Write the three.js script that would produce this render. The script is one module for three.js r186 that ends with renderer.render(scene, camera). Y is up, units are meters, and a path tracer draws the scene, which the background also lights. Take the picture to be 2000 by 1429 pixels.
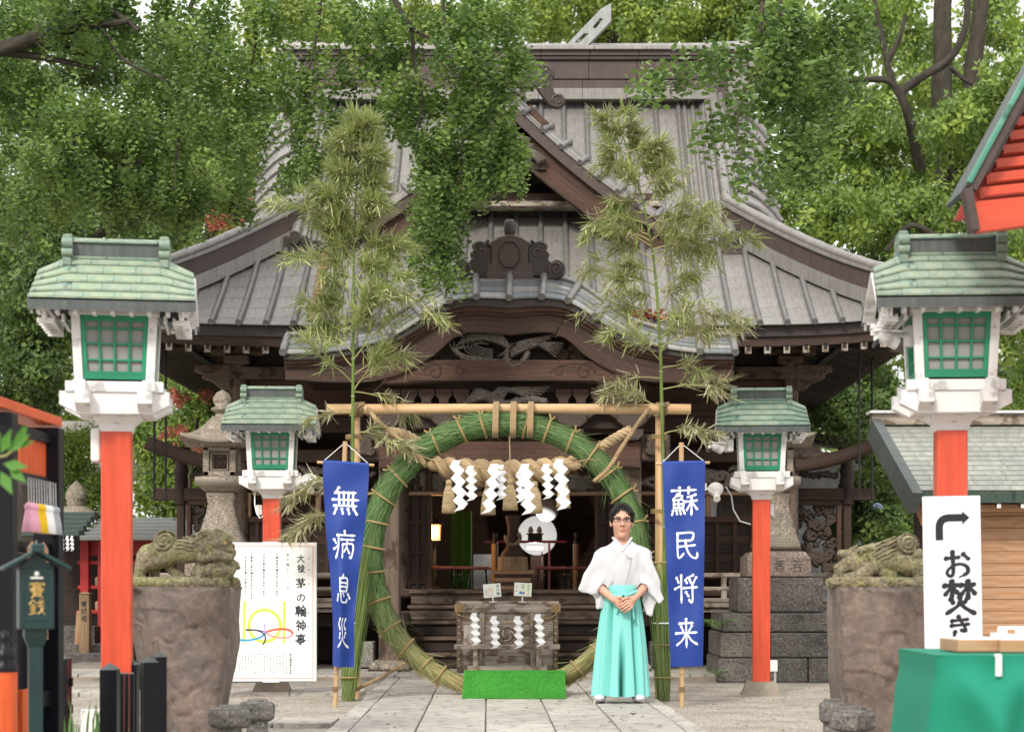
import * as THREE from 'three';
import { mergeGeometries, mergeVertices } from 'three/addons/utils/BufferGeometryUtils.js';
import { RoundedBoxGeometry } from 'three/addons/geometries/RoundedBoxGeometry.js';
import { MarchingCubes } from 'three/addons/objects/MarchingCubes.js';

// ---------------------------------------------------------------- camera, sky, sun, exposure
const scene = new THREE.Scene();
const FPX = 3600, VX = 1060, VY = 1145, EYE = 1.06;            // a level camera with a raised lens
const camera = new THREE.PerspectiveCamera(2 * Math.atan(VY / FPX) * 180 / Math.PI, 1, 0.1, 600);
camera.position.set(0, EYE, 0);
camera.lookAt(0, EYE, -10);
camera.setViewOffset(2 * VX, 2 * VY, 0, 0, 2000, 1429);
camera.focus = 16.6; camera.userData.fStop = 2.6;
camera.updateProjectionMatrix();
const renderer = new THREE.WebGLRenderer({ antialias: true });
renderer.setSize(1024, 731);
renderer.toneMapping = THREE.LinearToneMapping;
renderer.toneMappingExposure = 1.8;
renderer.shadowMap.enabled = true;
renderer.shadowMap.type = THREE.PCFSoftShadowMap;

function skyTexture() {                                         // bright thin overcast
  const W = 512, H = 256, d = new Float32Array(W * H * 4);
  for (let j = 0; j < H; j++) {
    const up = Math.sin(((j + 0.5) / H - 0.5) * Math.PI);
    for (let i = 0; i < W; i++) {
      const a = i / W * Math.PI * 2, k = (j * W + i) * 4;
      const cl = 1 + 0.07 * Math.sin(a * 3 + up * 7) * Math.sin(up * 11 + a) + 0.04 * Math.sin(a * 7 - up * 13);
      const L = up > 0 ? (0.6 + 0.5 * up) * cl : 0.22;
      d[k] = L * 1.0; d[k + 1] = L; d[k + 2] = L; d[k + 3] = 1;
    }
  }
  const t = new THREE.DataTexture(d, W, H, THREE.RGBAFormat, THREE.FloatType);
  t.mapping = THREE.EquirectangularReflectionMapping; t.magFilter = THREE.LinearFilter; t.minFilter = THREE.LinearFilter; t.needsUpdate = true;
  return t;
}
scene.background = skyTexture(); scene.environment = scene.background;
const sun = new THREE.DirectionalLight(new THREE.Color(1, 0.94, 0.83), 1.5);
sun.position.set(-9, 22, 6); sun.target.position.set(0, 1, -18);
sun.castShadow = true; sun.shadow.radius = 20; sun.shadow.mapSize.set(2048, 2048);
Object.assign(sun.shadow.camera, { left: -20, right: 20, top: 20, bottom: -20, near: 1, far: 80 });
scene.add(sun, sun.target);

// ---------------------------------------------------------------- helpers
const V = (x, y, z) => new THREE.Vector3(x, y, z);
const sX = (px, d) => (px - VX) / FPX * d, sY = (py, d) => EYE + (VY - py) / FPX * d;   // place of a point seen in the photograph, at a known distance
const lerp = (a, b, t) => a + (b - a) * t, clamp = (x, a = 0, b = 1) => Math.min(b, Math.max(a, x)), smooth = (x, a, b) => { const t = clamp((x - a) / (b - a)); return t * t * (3 - 2 * t); };
function rng(seed) { let a = seed >>> 0; return () => { a = (a + 0x6D2B79F5) | 0; let t = Math.imul(a ^ (a >>> 15), 1 | a); t = (t + Math.imul(t ^ (t >>> 7), 61 | t)) ^ t; return ((t ^ (t >>> 14)) >>> 0) / 4294967296; }; }
const R0 = rng(7), rr = (a, b, r = R0) => a + (b - a) * r();
const h3 = (x, y, z) => { let n = Math.imul(x, 374761393) ^ Math.imul(y, 668265263) ^ Math.imul(z, 1274126177); n = Math.imul(n ^ (n >>> 13), 1274126177); return ((n ^ (n >>> 16)) >>> 0) / 4294967296; };
function noise3(x, y, z) {
  const X = Math.floor(x), Y = Math.floor(y), Z = Math.floor(z), f = (t) => t * t * (3 - 2 * t), u = f(x - X), v = f(y - Y), w = f(z - Z);
  const L = (k) => lerp(lerp(h3(X, Y, Z + k), h3(X + 1, Y, Z + k), u), lerp(h3(X, Y + 1, Z + k), h3(X + 1, Y + 1, Z + k), u), v);
  return lerp(L(0), L(1), w);
}
const fbm3 = (x, y, z, o = 4) => { let s = 0, a = 0.5, t = 0; for (let i = 0; i < o; i++) { s += a * noise3(x, y, z); t += a; a *= 0.5; x *= 2.03; y *= 2.01; z *= 2.07; } return s / t; };
// tiling noise for textures: period p in cells
function tn(x, y, px, py, s = 0) {
  const X = Math.floor(x), Y = Math.floor(y), f = (t) => t * t * (3 - 2 * t), u = f(x - X), v = f(y - Y), m = (a, p) => ((a % p) + p) % p;
  const g = (i, j) => h3(m(X + i, px), m(Y + j, py), 17 + s);
  return lerp(lerp(g(0, 0), g(1, 0), u), lerp(g(0, 1), g(1, 1), u), v);
}
const tf = (u, v, fx, fy, o = 4, s = 0) => { let r = 0, a = 0.5, t = 0; for (let i = 0; i < o; i++) { r += a * tn(u * fx, v * fy, fx, fy, s + i * 7); t += a; a *= 0.55; fx *= 2; fy *= 2; } return r / t; };
function tex(n, fn, srgb = true) {                              // fn(u, v) -> [r, g, b] or a number, 0..1
  const d = new Uint8Array(n * n * 4);
  for (let j = 0; j < n; j++) for (let i = 0; i < n; i++) {
    const c = fn((i + 0.5) / n, (j + 0.5) / n), k = (j * n + i) * 4;
    for (let q = 0; q < 3; q++) d[k + q] = clamp(typeof c === 'number' ? c : c[q]) * 255;
    d[k + 3] = 255;
  }
  const t = new THREE.DataTexture(d, n, n);
  t.wrapS = t.wrapT = THREE.RepeatWrapping; t.magFilter = THREE.LinearFilter; t.minFilter = THREE.LinearMipmapLinearFilter; t.generateMipmaps = true;
  if (srgb) t.colorSpace = THREE.SRGBColorSpace;
  t.needsUpdate = true; return t;
}
const rep = (t, a, b = a) => { const c = t.clone(); c.repeat.set(a, b); c.needsUpdate = true; return c; };
const col = (r, g, b) => new THREE.Color().setRGB(r, g, b);
function mat(rgb, o = {}) { const { phys, ...p } = o; return new (phys ? THREE.MeshPhysicalMaterial : THREE.MeshStandardMaterial)({ color: col(...rgb), roughness: 0.8, ...p }); }

// geometry: every piece is non-indexed with position, normal, uv in metres
function N(g) { const q = g.index ? g.toNonIndexed() : g; for (const k of Object.keys(q.attributes)) if (!['position', 'normal', 'uv', 'color'].includes(k)) q.deleteAttribute(k); if (!q.attributes.normal) q.computeVertexNormals(); if (!q.attributes.uv) boxUV(q); return q; }
function boxUV(g, turn = false) {                               // uv in metres from the face's direction; u runs along the longest side
  const p = g.attributes.position, n = g.attributes.normal, uv = new Float32Array(p.count * 2);
  g.computeBoundingBox(); const s = g.boundingBox.getSize(V()).toArray(), ou = R0() * 7, ov = R0() * 7;
  for (let i = 0; i < p.count; i++) {
    const P = [p.getX(i), p.getY(i), p.getZ(i)], Nn = [Math.abs(n.getX(i)), Math.abs(n.getY(i)), Math.abs(n.getZ(i))];
    const ax = Nn[0] > Nn[1] && Nn[0] > Nn[2] ? 0 : Nn[1] > Nn[2] ? 1 : 2; let [a, b] = [[2, 1], [0, 2], [0, 1]][ax];
    if ((s[b] > s[a]) !== turn) [a, b] = [b, a];
    uv[i * 2] = P[a] + ou; uv[i * 2 + 1] = P[b] + ov;
  }
  g.setAttribute('uv', new THREE.BufferAttribute(uv, 2)); return g;
}
function box(w, h, d, x = 0, y = 0, z = 0, bevel = 0.006, turn = false) {
  const b = Math.min(bevel, w * 0.3, h * 0.3, d * 0.3);
  const g = N(b > 0.0008 ? new RoundedBoxGeometry(w, h, d, 1, b) : new THREE.BoxGeometry(w, h, d)); boxUV(g, turn);
  return g.translate(x, y, z);
}
const _m = new THREE.Matrix4(), _q = new THREE.Quaternion();
function beam(a, b, w, h, up = V(0, 1, 0), bevel = 0.006) {      // box whose length runs from a to b; w across, h along up
  const d = V().subVectors(b, a), L = d.length(), z = d.clone().normalize(), x = V().crossVectors(up, z).normalize(), y = V().crossVectors(z, x);
  const g = box(w, h, L, 0, 0, 0, bevel);
  return g.applyMatrix4(_m.makeBasis(x, y, z).setPosition(V().addVectors(a, b).multiplyScalar(0.5)));
}
function grid(rows, uvs) {                                      // surface through rows of points
  const nr = rows.length, nc = rows[0].length, p = [], uv = [], ix = []; let acc = 0;
  for (let i = 0; i < nr; i++) { if (i) acc += rows[i][Math.floor(nc / 2)].distanceTo(rows[i - 1][Math.floor(nc / 2)]); let s = 0; for (let j = 0; j < nc; j++) { const q = rows[i][j]; if (j) s += q.distanceTo(rows[i][j - 1]); p.push(q.x, q.y, q.z); uv.push(uvs ? uvs[i][j][0] : s, uvs ? uvs[i][j][1] : acc); } }
  for (let i = 0; i < nr - 1; i++) for (let j = 0; j < nc - 1; j++) { const a = i * nc + j, b = a + 1, c = a + nc, d = c + 1; ix.push(a, b, c, b, d, c); }
  const g = new THREE.BufferGeometry();
  g.setAttribute('position', new THREE.Float32BufferAttribute(p, 3)); g.setAttribute('uv', new THREE.Float32BufferAttribute(uv, 2)); g.setIndex(ix); g.computeVertexNormals();
  return N(g);
}
function shell(rows, th) {                                      // a sheet with thickness th below it
  const dn = rows.map((r) => r.map((q) => q.clone().add(typeof th === 'number' ? V(0, -th, 0) : th))), n = rows[0].length - 1, m = rows.length - 1;
  const L = (f) => rows.map((_, i) => f(i));
  return merge([grid(rows), grid(dn.slice().reverse()), grid([rows[0].slice().reverse(), dn[0].slice().reverse()]), grid([rows[m], dn[m]]), grid([L((i) => rows[i][0]), L((i) => dn[i][0])]), grid([L((i) => dn[i][n]), L((i) => rows[i][n])])]);
}
function tube(pts, rad, seg = 8, o = {}) {                       // swept tube; rad number or f(t, angle)
  const n = pts.length, rows = [], uvs = []; let up = V(0, 1, 0), prev = null, acc = 0; const closed = o.closed;
  for (let i = 0; i < n; i++) {
    const a = pts[closed ? (i - 1 + n) % n : Math.max(0, i - 1)], b = pts[closed ? (i + 1) % n : Math.min(n - 1, i + 1)], t = V().subVectors(b, a).normalize();
    if (!prev) { prev = Math.abs(t.y) > 0.9 ? V(1, 0, 0) : V(0, 1, 0); }
    const x = prev.clone().addScaledVector(t, -prev.dot(t)).normalize(), y = V().crossVectors(t, x); prev = x;
    if (i) acc += pts[i].distanceTo(pts[i - 1]);
    const row = [], ur = [];
    for (let k = 0; k <= seg; k++) { const w = k / seg * Math.PI * 2, r = typeof rad === 'number' ? rad : rad(i / (n - 1), w); row.push(pts[i].clone().addScaledVector(x, Math.cos(w) * r).addScaledVector(y, Math.sin(w) * r)); ur.push([acc, k / seg * 6.28 * (typeof rad === 'number' ? rad : rad(i / (n - 1), 0))]); }
    rows.push(row); uvs.push(ur);
  }
  if (closed) { rows.push(rows[0]); uvs.push(uvs[0].map((q) => [acc, q[1]])); }
  const gs = [grid(rows, uvs)];
  if (!closed && o.cap !== false) for (const e of [0, n - 1]) { const c = pts[e], r = rows[e]; gs.push(grid(e ? [r, r.map(() => c)] : [r.map(() => c), r])); }
  return merge(gs);
}
function merge(list) { const a = list.map(N); const g = mergeGeometries(a, false); if (!g) throw new Error('merge'); return g; }
function cyl(r1, r2, h, seg = 16, x = 0, y = 0, z = 0) { const g = N(new THREE.CylinderGeometry(r1, r2, h, seg)); const uv = g.attributes.uv; for (let i = 0; i < uv.count; i++) uv.setXY(i, uv.getY(i) * h, uv.getX(i) * 6.28 * Math.max(r1, r2)); return g.translate(x, y, z); }
function rod(a, b, r1, r2 = r1, seg = 10) { return tube([a, V().lerpVectors(a, b, 0.5), b], (t) => lerp(r1, r2, t), seg); }
function lathe(prof, seg = 24, x = 0, y = 0, z = 0) { return N(new THREE.LatheGeometry(prof.map((q) => new THREE.Vector2(q[0], q[1])), seg)).translate(x, y, z); }
function sqlathe(prof, n = 4) { const g = N(new THREE.CylinderGeometry(1, 1, 1, n)); g.dispose(); const gs = []; for (let i = 0; i < prof.length - 1; i++) { const [r1, y1] = prof[i], [r2, y2] = prof[i + 1]; const rg = (r, y) => { const a = []; for (let k = 0; k <= n; k++) { const w = (k + 0.5) / n * Math.PI * 2; a.push(V(Math.cos(w) * r / Math.cos(Math.PI / n), y, -Math.sin(w) * r / Math.cos(Math.PI / n))); } return a; }; const A = rg(r1, y1), B = rg(r2, y2); for (let k = 0; k < n; k++) gs.push(grid([[A[k], A[k + 1]], [B[k], B[k + 1]]])); } const e = prof[prof.length - 1], b = prof[0]; for (const [[r, y], f] of [[e, 1], [b, 0]]) { const a = []; for (let k = 0; k <= n; k++) { const w = (k + 0.5) / n * Math.PI * 2; a.push(V(Math.cos(w) * r / Math.cos(Math.PI / n), y, -Math.sin(w) * r / Math.cos(Math.PI / n))); } const c = a.map(() => V(0, y, 0)); gs.push(grid(f ? [a, c] : [c, a])); } const m = merge(gs); boxUV(m); return m; }
function extrude(pts, depth, bevel = 0, x = 0, y = 0, z = 0, curve = 6) {       // outline in x, y; pts may be a THREE.Shape
  const sh = !Array.isArray(pts) ? pts : new THREE.Shape(pts.map((q) => new THREE.Vector2(q[0], q[1])));
  const g = N(new THREE.ExtrudeGeometry(sh, { depth, bevelEnabled: bevel > 0, bevelSize: bevel, bevelThickness: bevel, bevelSegments: 1, curveSegments: curve }));
  g.translate(x, y, z - depth / 2); return g;
}
function jitter(g, amp, freq = 3, seed = 0) {                    // uneven surface
  const q = mergeVertices((() => { const c = g.clone(); c.deleteAttribute('normal'); c.deleteAttribute('uv'); return c; })(), 1e-4), p = q.attributes.position;
  for (let i = 0; i < p.count; i++) { const x = p.getX(i), y = p.getY(i), z = p.getZ(i); p.setXYZ(i, x + (fbm3(x * freq + seed, y * freq, z * freq, 3) - 0.5) * amp, y + (fbm3(x * freq, y * freq + 31 + seed, z * freq, 3) - 0.5) * amp, z + (fbm3(x * freq, y * freq, z * freq + 57 + seed, 3) - 0.5) * amp); }
  q.computeVertexNormals(); const r = N(q); boxUV(r); return r;
}
function sdf(fn, min, max, cell) {                               // mesh of fn(x, y, z) = 0, inside negative
  const s = [max[0] - min[0], max[1] - min[1], max[2] - min[2]], n = Math.ceil(Math.max(...s) / cell) + 4, size = n;
  const mc = new MarchingCubes(size, undefined, false, false, 400000); mc.isolation = 0;
  const half = size / 2, c = [(min[0] + max[0]) / 2, (min[1] + max[1]) / 2, (min[2] + max[2]) / 2], k = cell * half, out = 0.05;
  for (let z = 0; z < size; z++) for (let y = 0; y < size; y++) for (let x = 0; x < size; x++) {
    const X = c[0] + (x - half) / half * k, Y = c[1] + (y - half) / half * k, Z = c[2] + (z - half) / half * k;
    const o = Math.max(min[0] - X, X - max[0], min[1] - Y, Y - max[1], min[2] - Z, Z - max[2]);
    mc.field[z * size * size + y * size + x] = o > cell * 2 ? -out : -fn(X, Y, Z);
  }
  mc.update();
  const g = new THREE.BufferGeometry(), P = mc.positionArray.slice(0, mc.count * 3);
  for (let i = 0; i < mc.count; i++) for (let q = 0; q < 3; q++) P[i * 3 + q] = c[q] + P[i * 3 + q] * k;
  g.setAttribute('position', new THREE.BufferAttribute(P, 3));
  const m = mergeVertices(g, 1e-5); m.computeVertexNormals(); const r = N(m); boxUV(r); return r;
}
const smin = (a, b, k) => { const h = clamp(0.5 + 0.5 * (b - a) / k); return lerp(b, a, h) - k * h * (1 - h); };
function cap(ax, ay, az, bx, by, bz, r1, r2) {                   // tapered capsule distance
  const dx = bx - ax, dy = by - ay, dz = bz - az, dd = dx * dx + dy * dy + dz * dz + 1e-9;
  return (x, y, z) => { const t = clamp(((x - ax) * dx + (y - ay) * dy + (z - az) * dz) / dd); return Math.hypot(x - ax - dx * t, y - ay - dy * t, z - az - dz * t) - lerp(r1, r2, t); };
}
const ell = (cx, cy, cz, rx, ry, rz) => { const m = Math.min(rx, ry, rz); return (x, y, z) => (Math.hypot((x - cx) / rx, (y - cy) / ry, (z - cz) / rz) - 1) * m; };

// scene objects
const used = new Map();
function numbered(n) { const k = used.get(n) ?? 0; used.set(n, k + 1); return k ? n + '_' + String(k).padStart(3, '0') : n; }
function mesh(name, g, m, parent) { const o = new THREE.Mesh(Array.isArray(g) ? merge(g) : g, m); o.name = name; o.castShadow = o.receiveShadow = true; if (parent) parent.add(o); return o; }
function thing(name, label, category, pos = [0, 0, 0], turn = 0, group) {
  const o = new THREE.Group(); o.name = numbered(name); o.position.set(...pos); o.rotation.y = turn; o.userData = { label, category }; if (group) o.userData.group = group; scene.add(o); return o;
}
function single(name, g, m, label, category, pos = [0, 0, 0], turn = 0, group) {
  const o = mesh(numbered(name), g, m, scene); o.position.set(...pos); o.rotation.y = turn; o.userData = { label, category }; if (group) o.userData.group = group; return o;
}
function struct(name, g, m) { const o = mesh(name, g, m, scene); o.userData = { kind: 'structure' }; return o; }
function dup(o, label, pos, turn = 0, scale = 1) { const c = o.clone(); c.name = numbered(o.name.replace(/_\d{3}$/, '')); c.userData = { ...o.userData, label }; c.position.set(...pos); c.rotation.y = turn; c.scale.setScalar(scale); scene.add(c); return c; }
// ---------------------------------------------------------------- textures and materials (colour and grain only)
const T = {};
T.wood = tex(512, (u, v) => { const w = tf(u, v, 2, 6, 3, 3), a = tf(u, v + w * 0.03, 3, 56, 3), b = tf(u, v, 2, 9, 3, 40); const ring = 0.5 + 0.5 * Math.sin((v * 26 + w * 9) * 6.283 + 2 * b); const s = 0.5 + 0.34 * a + 0.2 * b + 0.12 * ring; return [s, s * 0.985, s * 0.97]; });
T.woodB = tex(512, (u, v) => tf(u, v, 3, 70, 3, 9) * 0.7 + tf(u, v, 4, 10, 3, 12) * 0.3, false);
T.woodGrey = tex(512, (u, v) => { const a = tf(u, v, 3, 64, 3, 5), b = tf(u, v, 4, 6, 4, 21), c = tf(u, v, 9, 14, 3, 77); const s = 0.5 + 0.3 * a + 0.2 * b, k = smooth(c, 0.52, 0.7); return [s * lerp(1, 0.72, k), s * lerp(0.98, 0.66, k), s * lerp(0.96, 0.6, k)]; });
T.woodPale = tex(512, (u, v) => { const w = tf(u, v, 2, 3, 3, 3), ring = 0.5 + 0.5 * Math.sin((v * 11 + w * 2.2) * 6.283), a = tf(u, v, 2, 80, 3, 8); const s = 0.86 + 0.06 * ring + 0.14 * (a - 0.5); return [s, s * lerp(0.95, 1, ring), s * lerp(0.9, 1, ring)]; });
T.stain = tex(512, (u, v) => { const a = tf(u, v, 5, 5, 5, 2), b = tf(u, v, 32, 32, 3, 30); return 0.62 + 0.36 * a + 0.1 * (b - 0.5); });
T.rough = tex(512, (u, v) => tf(u, v, 24, 24, 5, 61), false);
T.granite = tex(512, (u, v) => { const a = tf(u, v, 90, 90, 2, 5), b = tf(u, v, 6, 6, 4, 15), c = tf(u, v, 60, 60, 2, 25), k = smooth(a, 0.3, 0.42), m = smooth(c, 0.66, 0.76); const s = (0.56 + 0.3 * b) * lerp(0.72, 1, k) + 0.2 * m; return [s, s * 0.98, s * 0.95]; });
T.slab = tex(1024, (u, v) => { const a = tf(u, v, 4, 4, 5, 3), b = tf(u, v, 120, 120, 2, 9), c = tf(u, v, 14, 14, 4, 44), k = smooth(c, 0.55, 0.72), sp = smooth(tn(u * 70, v * 70, 70, 70, 91), 0.93, 0.97); const s = 0.72 + 0.2 * a + 0.12 * (b - 0.5) - 0.13 * k - 0.3 * sp; return [s, s * 0.985, s * 0.96]; });
T.gravel = tex(1024, (u, v) => {                                 // small rounded stones of several tones
  const n = 150, x = u * n, y = v * n, X = Math.floor(x), Y = Math.floor(y); let b = 9, b2 = 9, id = 0;
  for (let i = -1; i < 2; i++) for (let j = -1; j < 2; j++) { const cx = ((X + i) % n + n) % n, cy = ((Y + j) % n + n) % n, dx = X + i + h3(cx, cy, 1) - x, dy = Y + j + h3(cx, cy, 2) - y, q = dx * dx + dy * dy; if (q < b) { b2 = b; b = q; id = h3(cx, cy, 3); } else if (q < b2) b2 = q; }
  const e = smooth(Math.sqrt(b2) - Math.sqrt(b), 0.02, 0.3), t = (0.62 + 0.38 * id) * lerp(0.6, 1, e) * (0.8 + 0.3 * tf(u, v, 5, 5, 4, 66)), w = h3(Math.floor(id * 9999), 3, 4); return [t, t * lerp(0.95, 1, w), t * lerp(0.88, 1.0, w)];
});
T.metal = tex(512, (u, v) => { const a = tf(u, v, 4, 3, 5, 8), b = tf(u, v, 40, 10, 3, 18), k = smooth(tf(u, v, 11, 11, 4, 71), 0.6, 0.74); const st = tf(u, v, 48, 3, 3, 88), s = 0.8 + 0.13 * a + 0.06 * (b - 0.5) + 0.05 * k + 0.18 * (st - 0.5); return [s, s * 0.99, s * 0.975]; });
T.patina = tex(512, (u, v) => { const a = tf(u, v, 5, 6, 5, 8), b = tf(u, v, 30, 8, 4, 18), k = smooth(a * 0.65 + b * 0.35, 0.5, 0.68), w = smooth(tf(u, v, 8, 8, 4, 48), 0.52, 0.75), dk = smooth(tf(u, v, 14, 5, 4, 101), 0.62, 0.76); let c = [lerp(0.58, 0.74, k), lerp(0.72, 0.81, k), lerp(0.66, 0.74, k)]; c = [lerp(c[0], 0.78, w * 0.6), lerp(c[1], 0.83, w * 0.6), lerp(c[2], 0.7, w * 0.6)]; return c.map((x, i) => lerp(x, [0.3, 0.37, 0.36][i], dk * 0.75)); });
T.paint = tex(512, (u, v) => { const a = tf(u, v, 3, 30, 3, 4), f = smooth(tn(u * 60, v * 60, 60, 60, 19), 0.955, 0.98) * smooth(tf(u, v, 5, 5, 3, 84), 0.45, 0.6), s = 0.72 + 0.2 * a + 0.12 * tf(u, v, 4, 5, 4, 140); return [s + f * 0.1, s + f * 0.7, s + f * 0.7]; });
T.white = tex(512, (u, v) => { const a = tf(u, v, 6, 3, 5, 14), k = smooth(tf(u, v, 20, 14, 4, 24), 0.62, 0.75), s = 0.9 + 0.1 * a - 0.16 * k; return [s, s * 0.995, s * 0.985]; });
T.rock = tex(1024, (u, v) => { const a = tf(u, v, 4, 4, 6, 4), b = tf(u, v, 9, 9, 5, 14), c = tf(u, v, 40, 40, 3, 34), k = smooth(b, 0.45, 0.65), p = smooth(tf(u, v, 60, 60, 2, 54), 0.72, 0.8); const s = 0.56 + 0.34 * a + 0.2 * (c - 0.5) + 0.05 * p - 0.06 * k; return [s, s * lerp(0.94, 0.96, k), s * lerp(0.89, 0.94, k)]; });
T.moss = tex(512, (u, v) => { const a = tf(u, v, 4, 4, 5, 4), b = tf(u, v, 12, 12, 4, 14), c = tf(u, v, 50, 50, 3, 34), k = smooth(a * 0.6 + b * 0.4, 0.42, 0.6); const s = 0.62 + 0.5 * (c - 0.5) + 0.2 * b; return [s * lerp(0.96, 0.9, k), s * lerp(0.93, 0.9, k), s * lerp(0.82, 0.68, k)]; });
T.cloth = tex(256, (u, v) => 0.5 + 0.25 * Math.sin(u * 6.283 * 64) * Math.sin(v * 6.283 * 64) + 0.3 * (tf(u, v, 30, 30, 3, 5) - 0.5), false);
T.straw = tex(512, (u, v) => { const a = tf(u, v, 4, 90, 3, 4), b = tf(u, v, 5, 7, 4, 14); const s = 0.5 + 0.42 * a + 0.16 * b; return [s, s * 0.99, s * 0.95]; });
T.bark = tex(512, (u, v) => { const a = tf(u, v, 8, 30, 4, 4), b = tf(u, v, 5, 5, 4, 14); return 0.4 + 0.4 * a + 0.25 * b; });
const bump = (t, s) => ({ bumpMap: t, bumpScale: s });
const W = (rgb, r = 0.75, o = {}) => mat(rgb, { map: T.wood, roughness: r, ...bump(T.woodB, 0.002), ...o });
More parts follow.
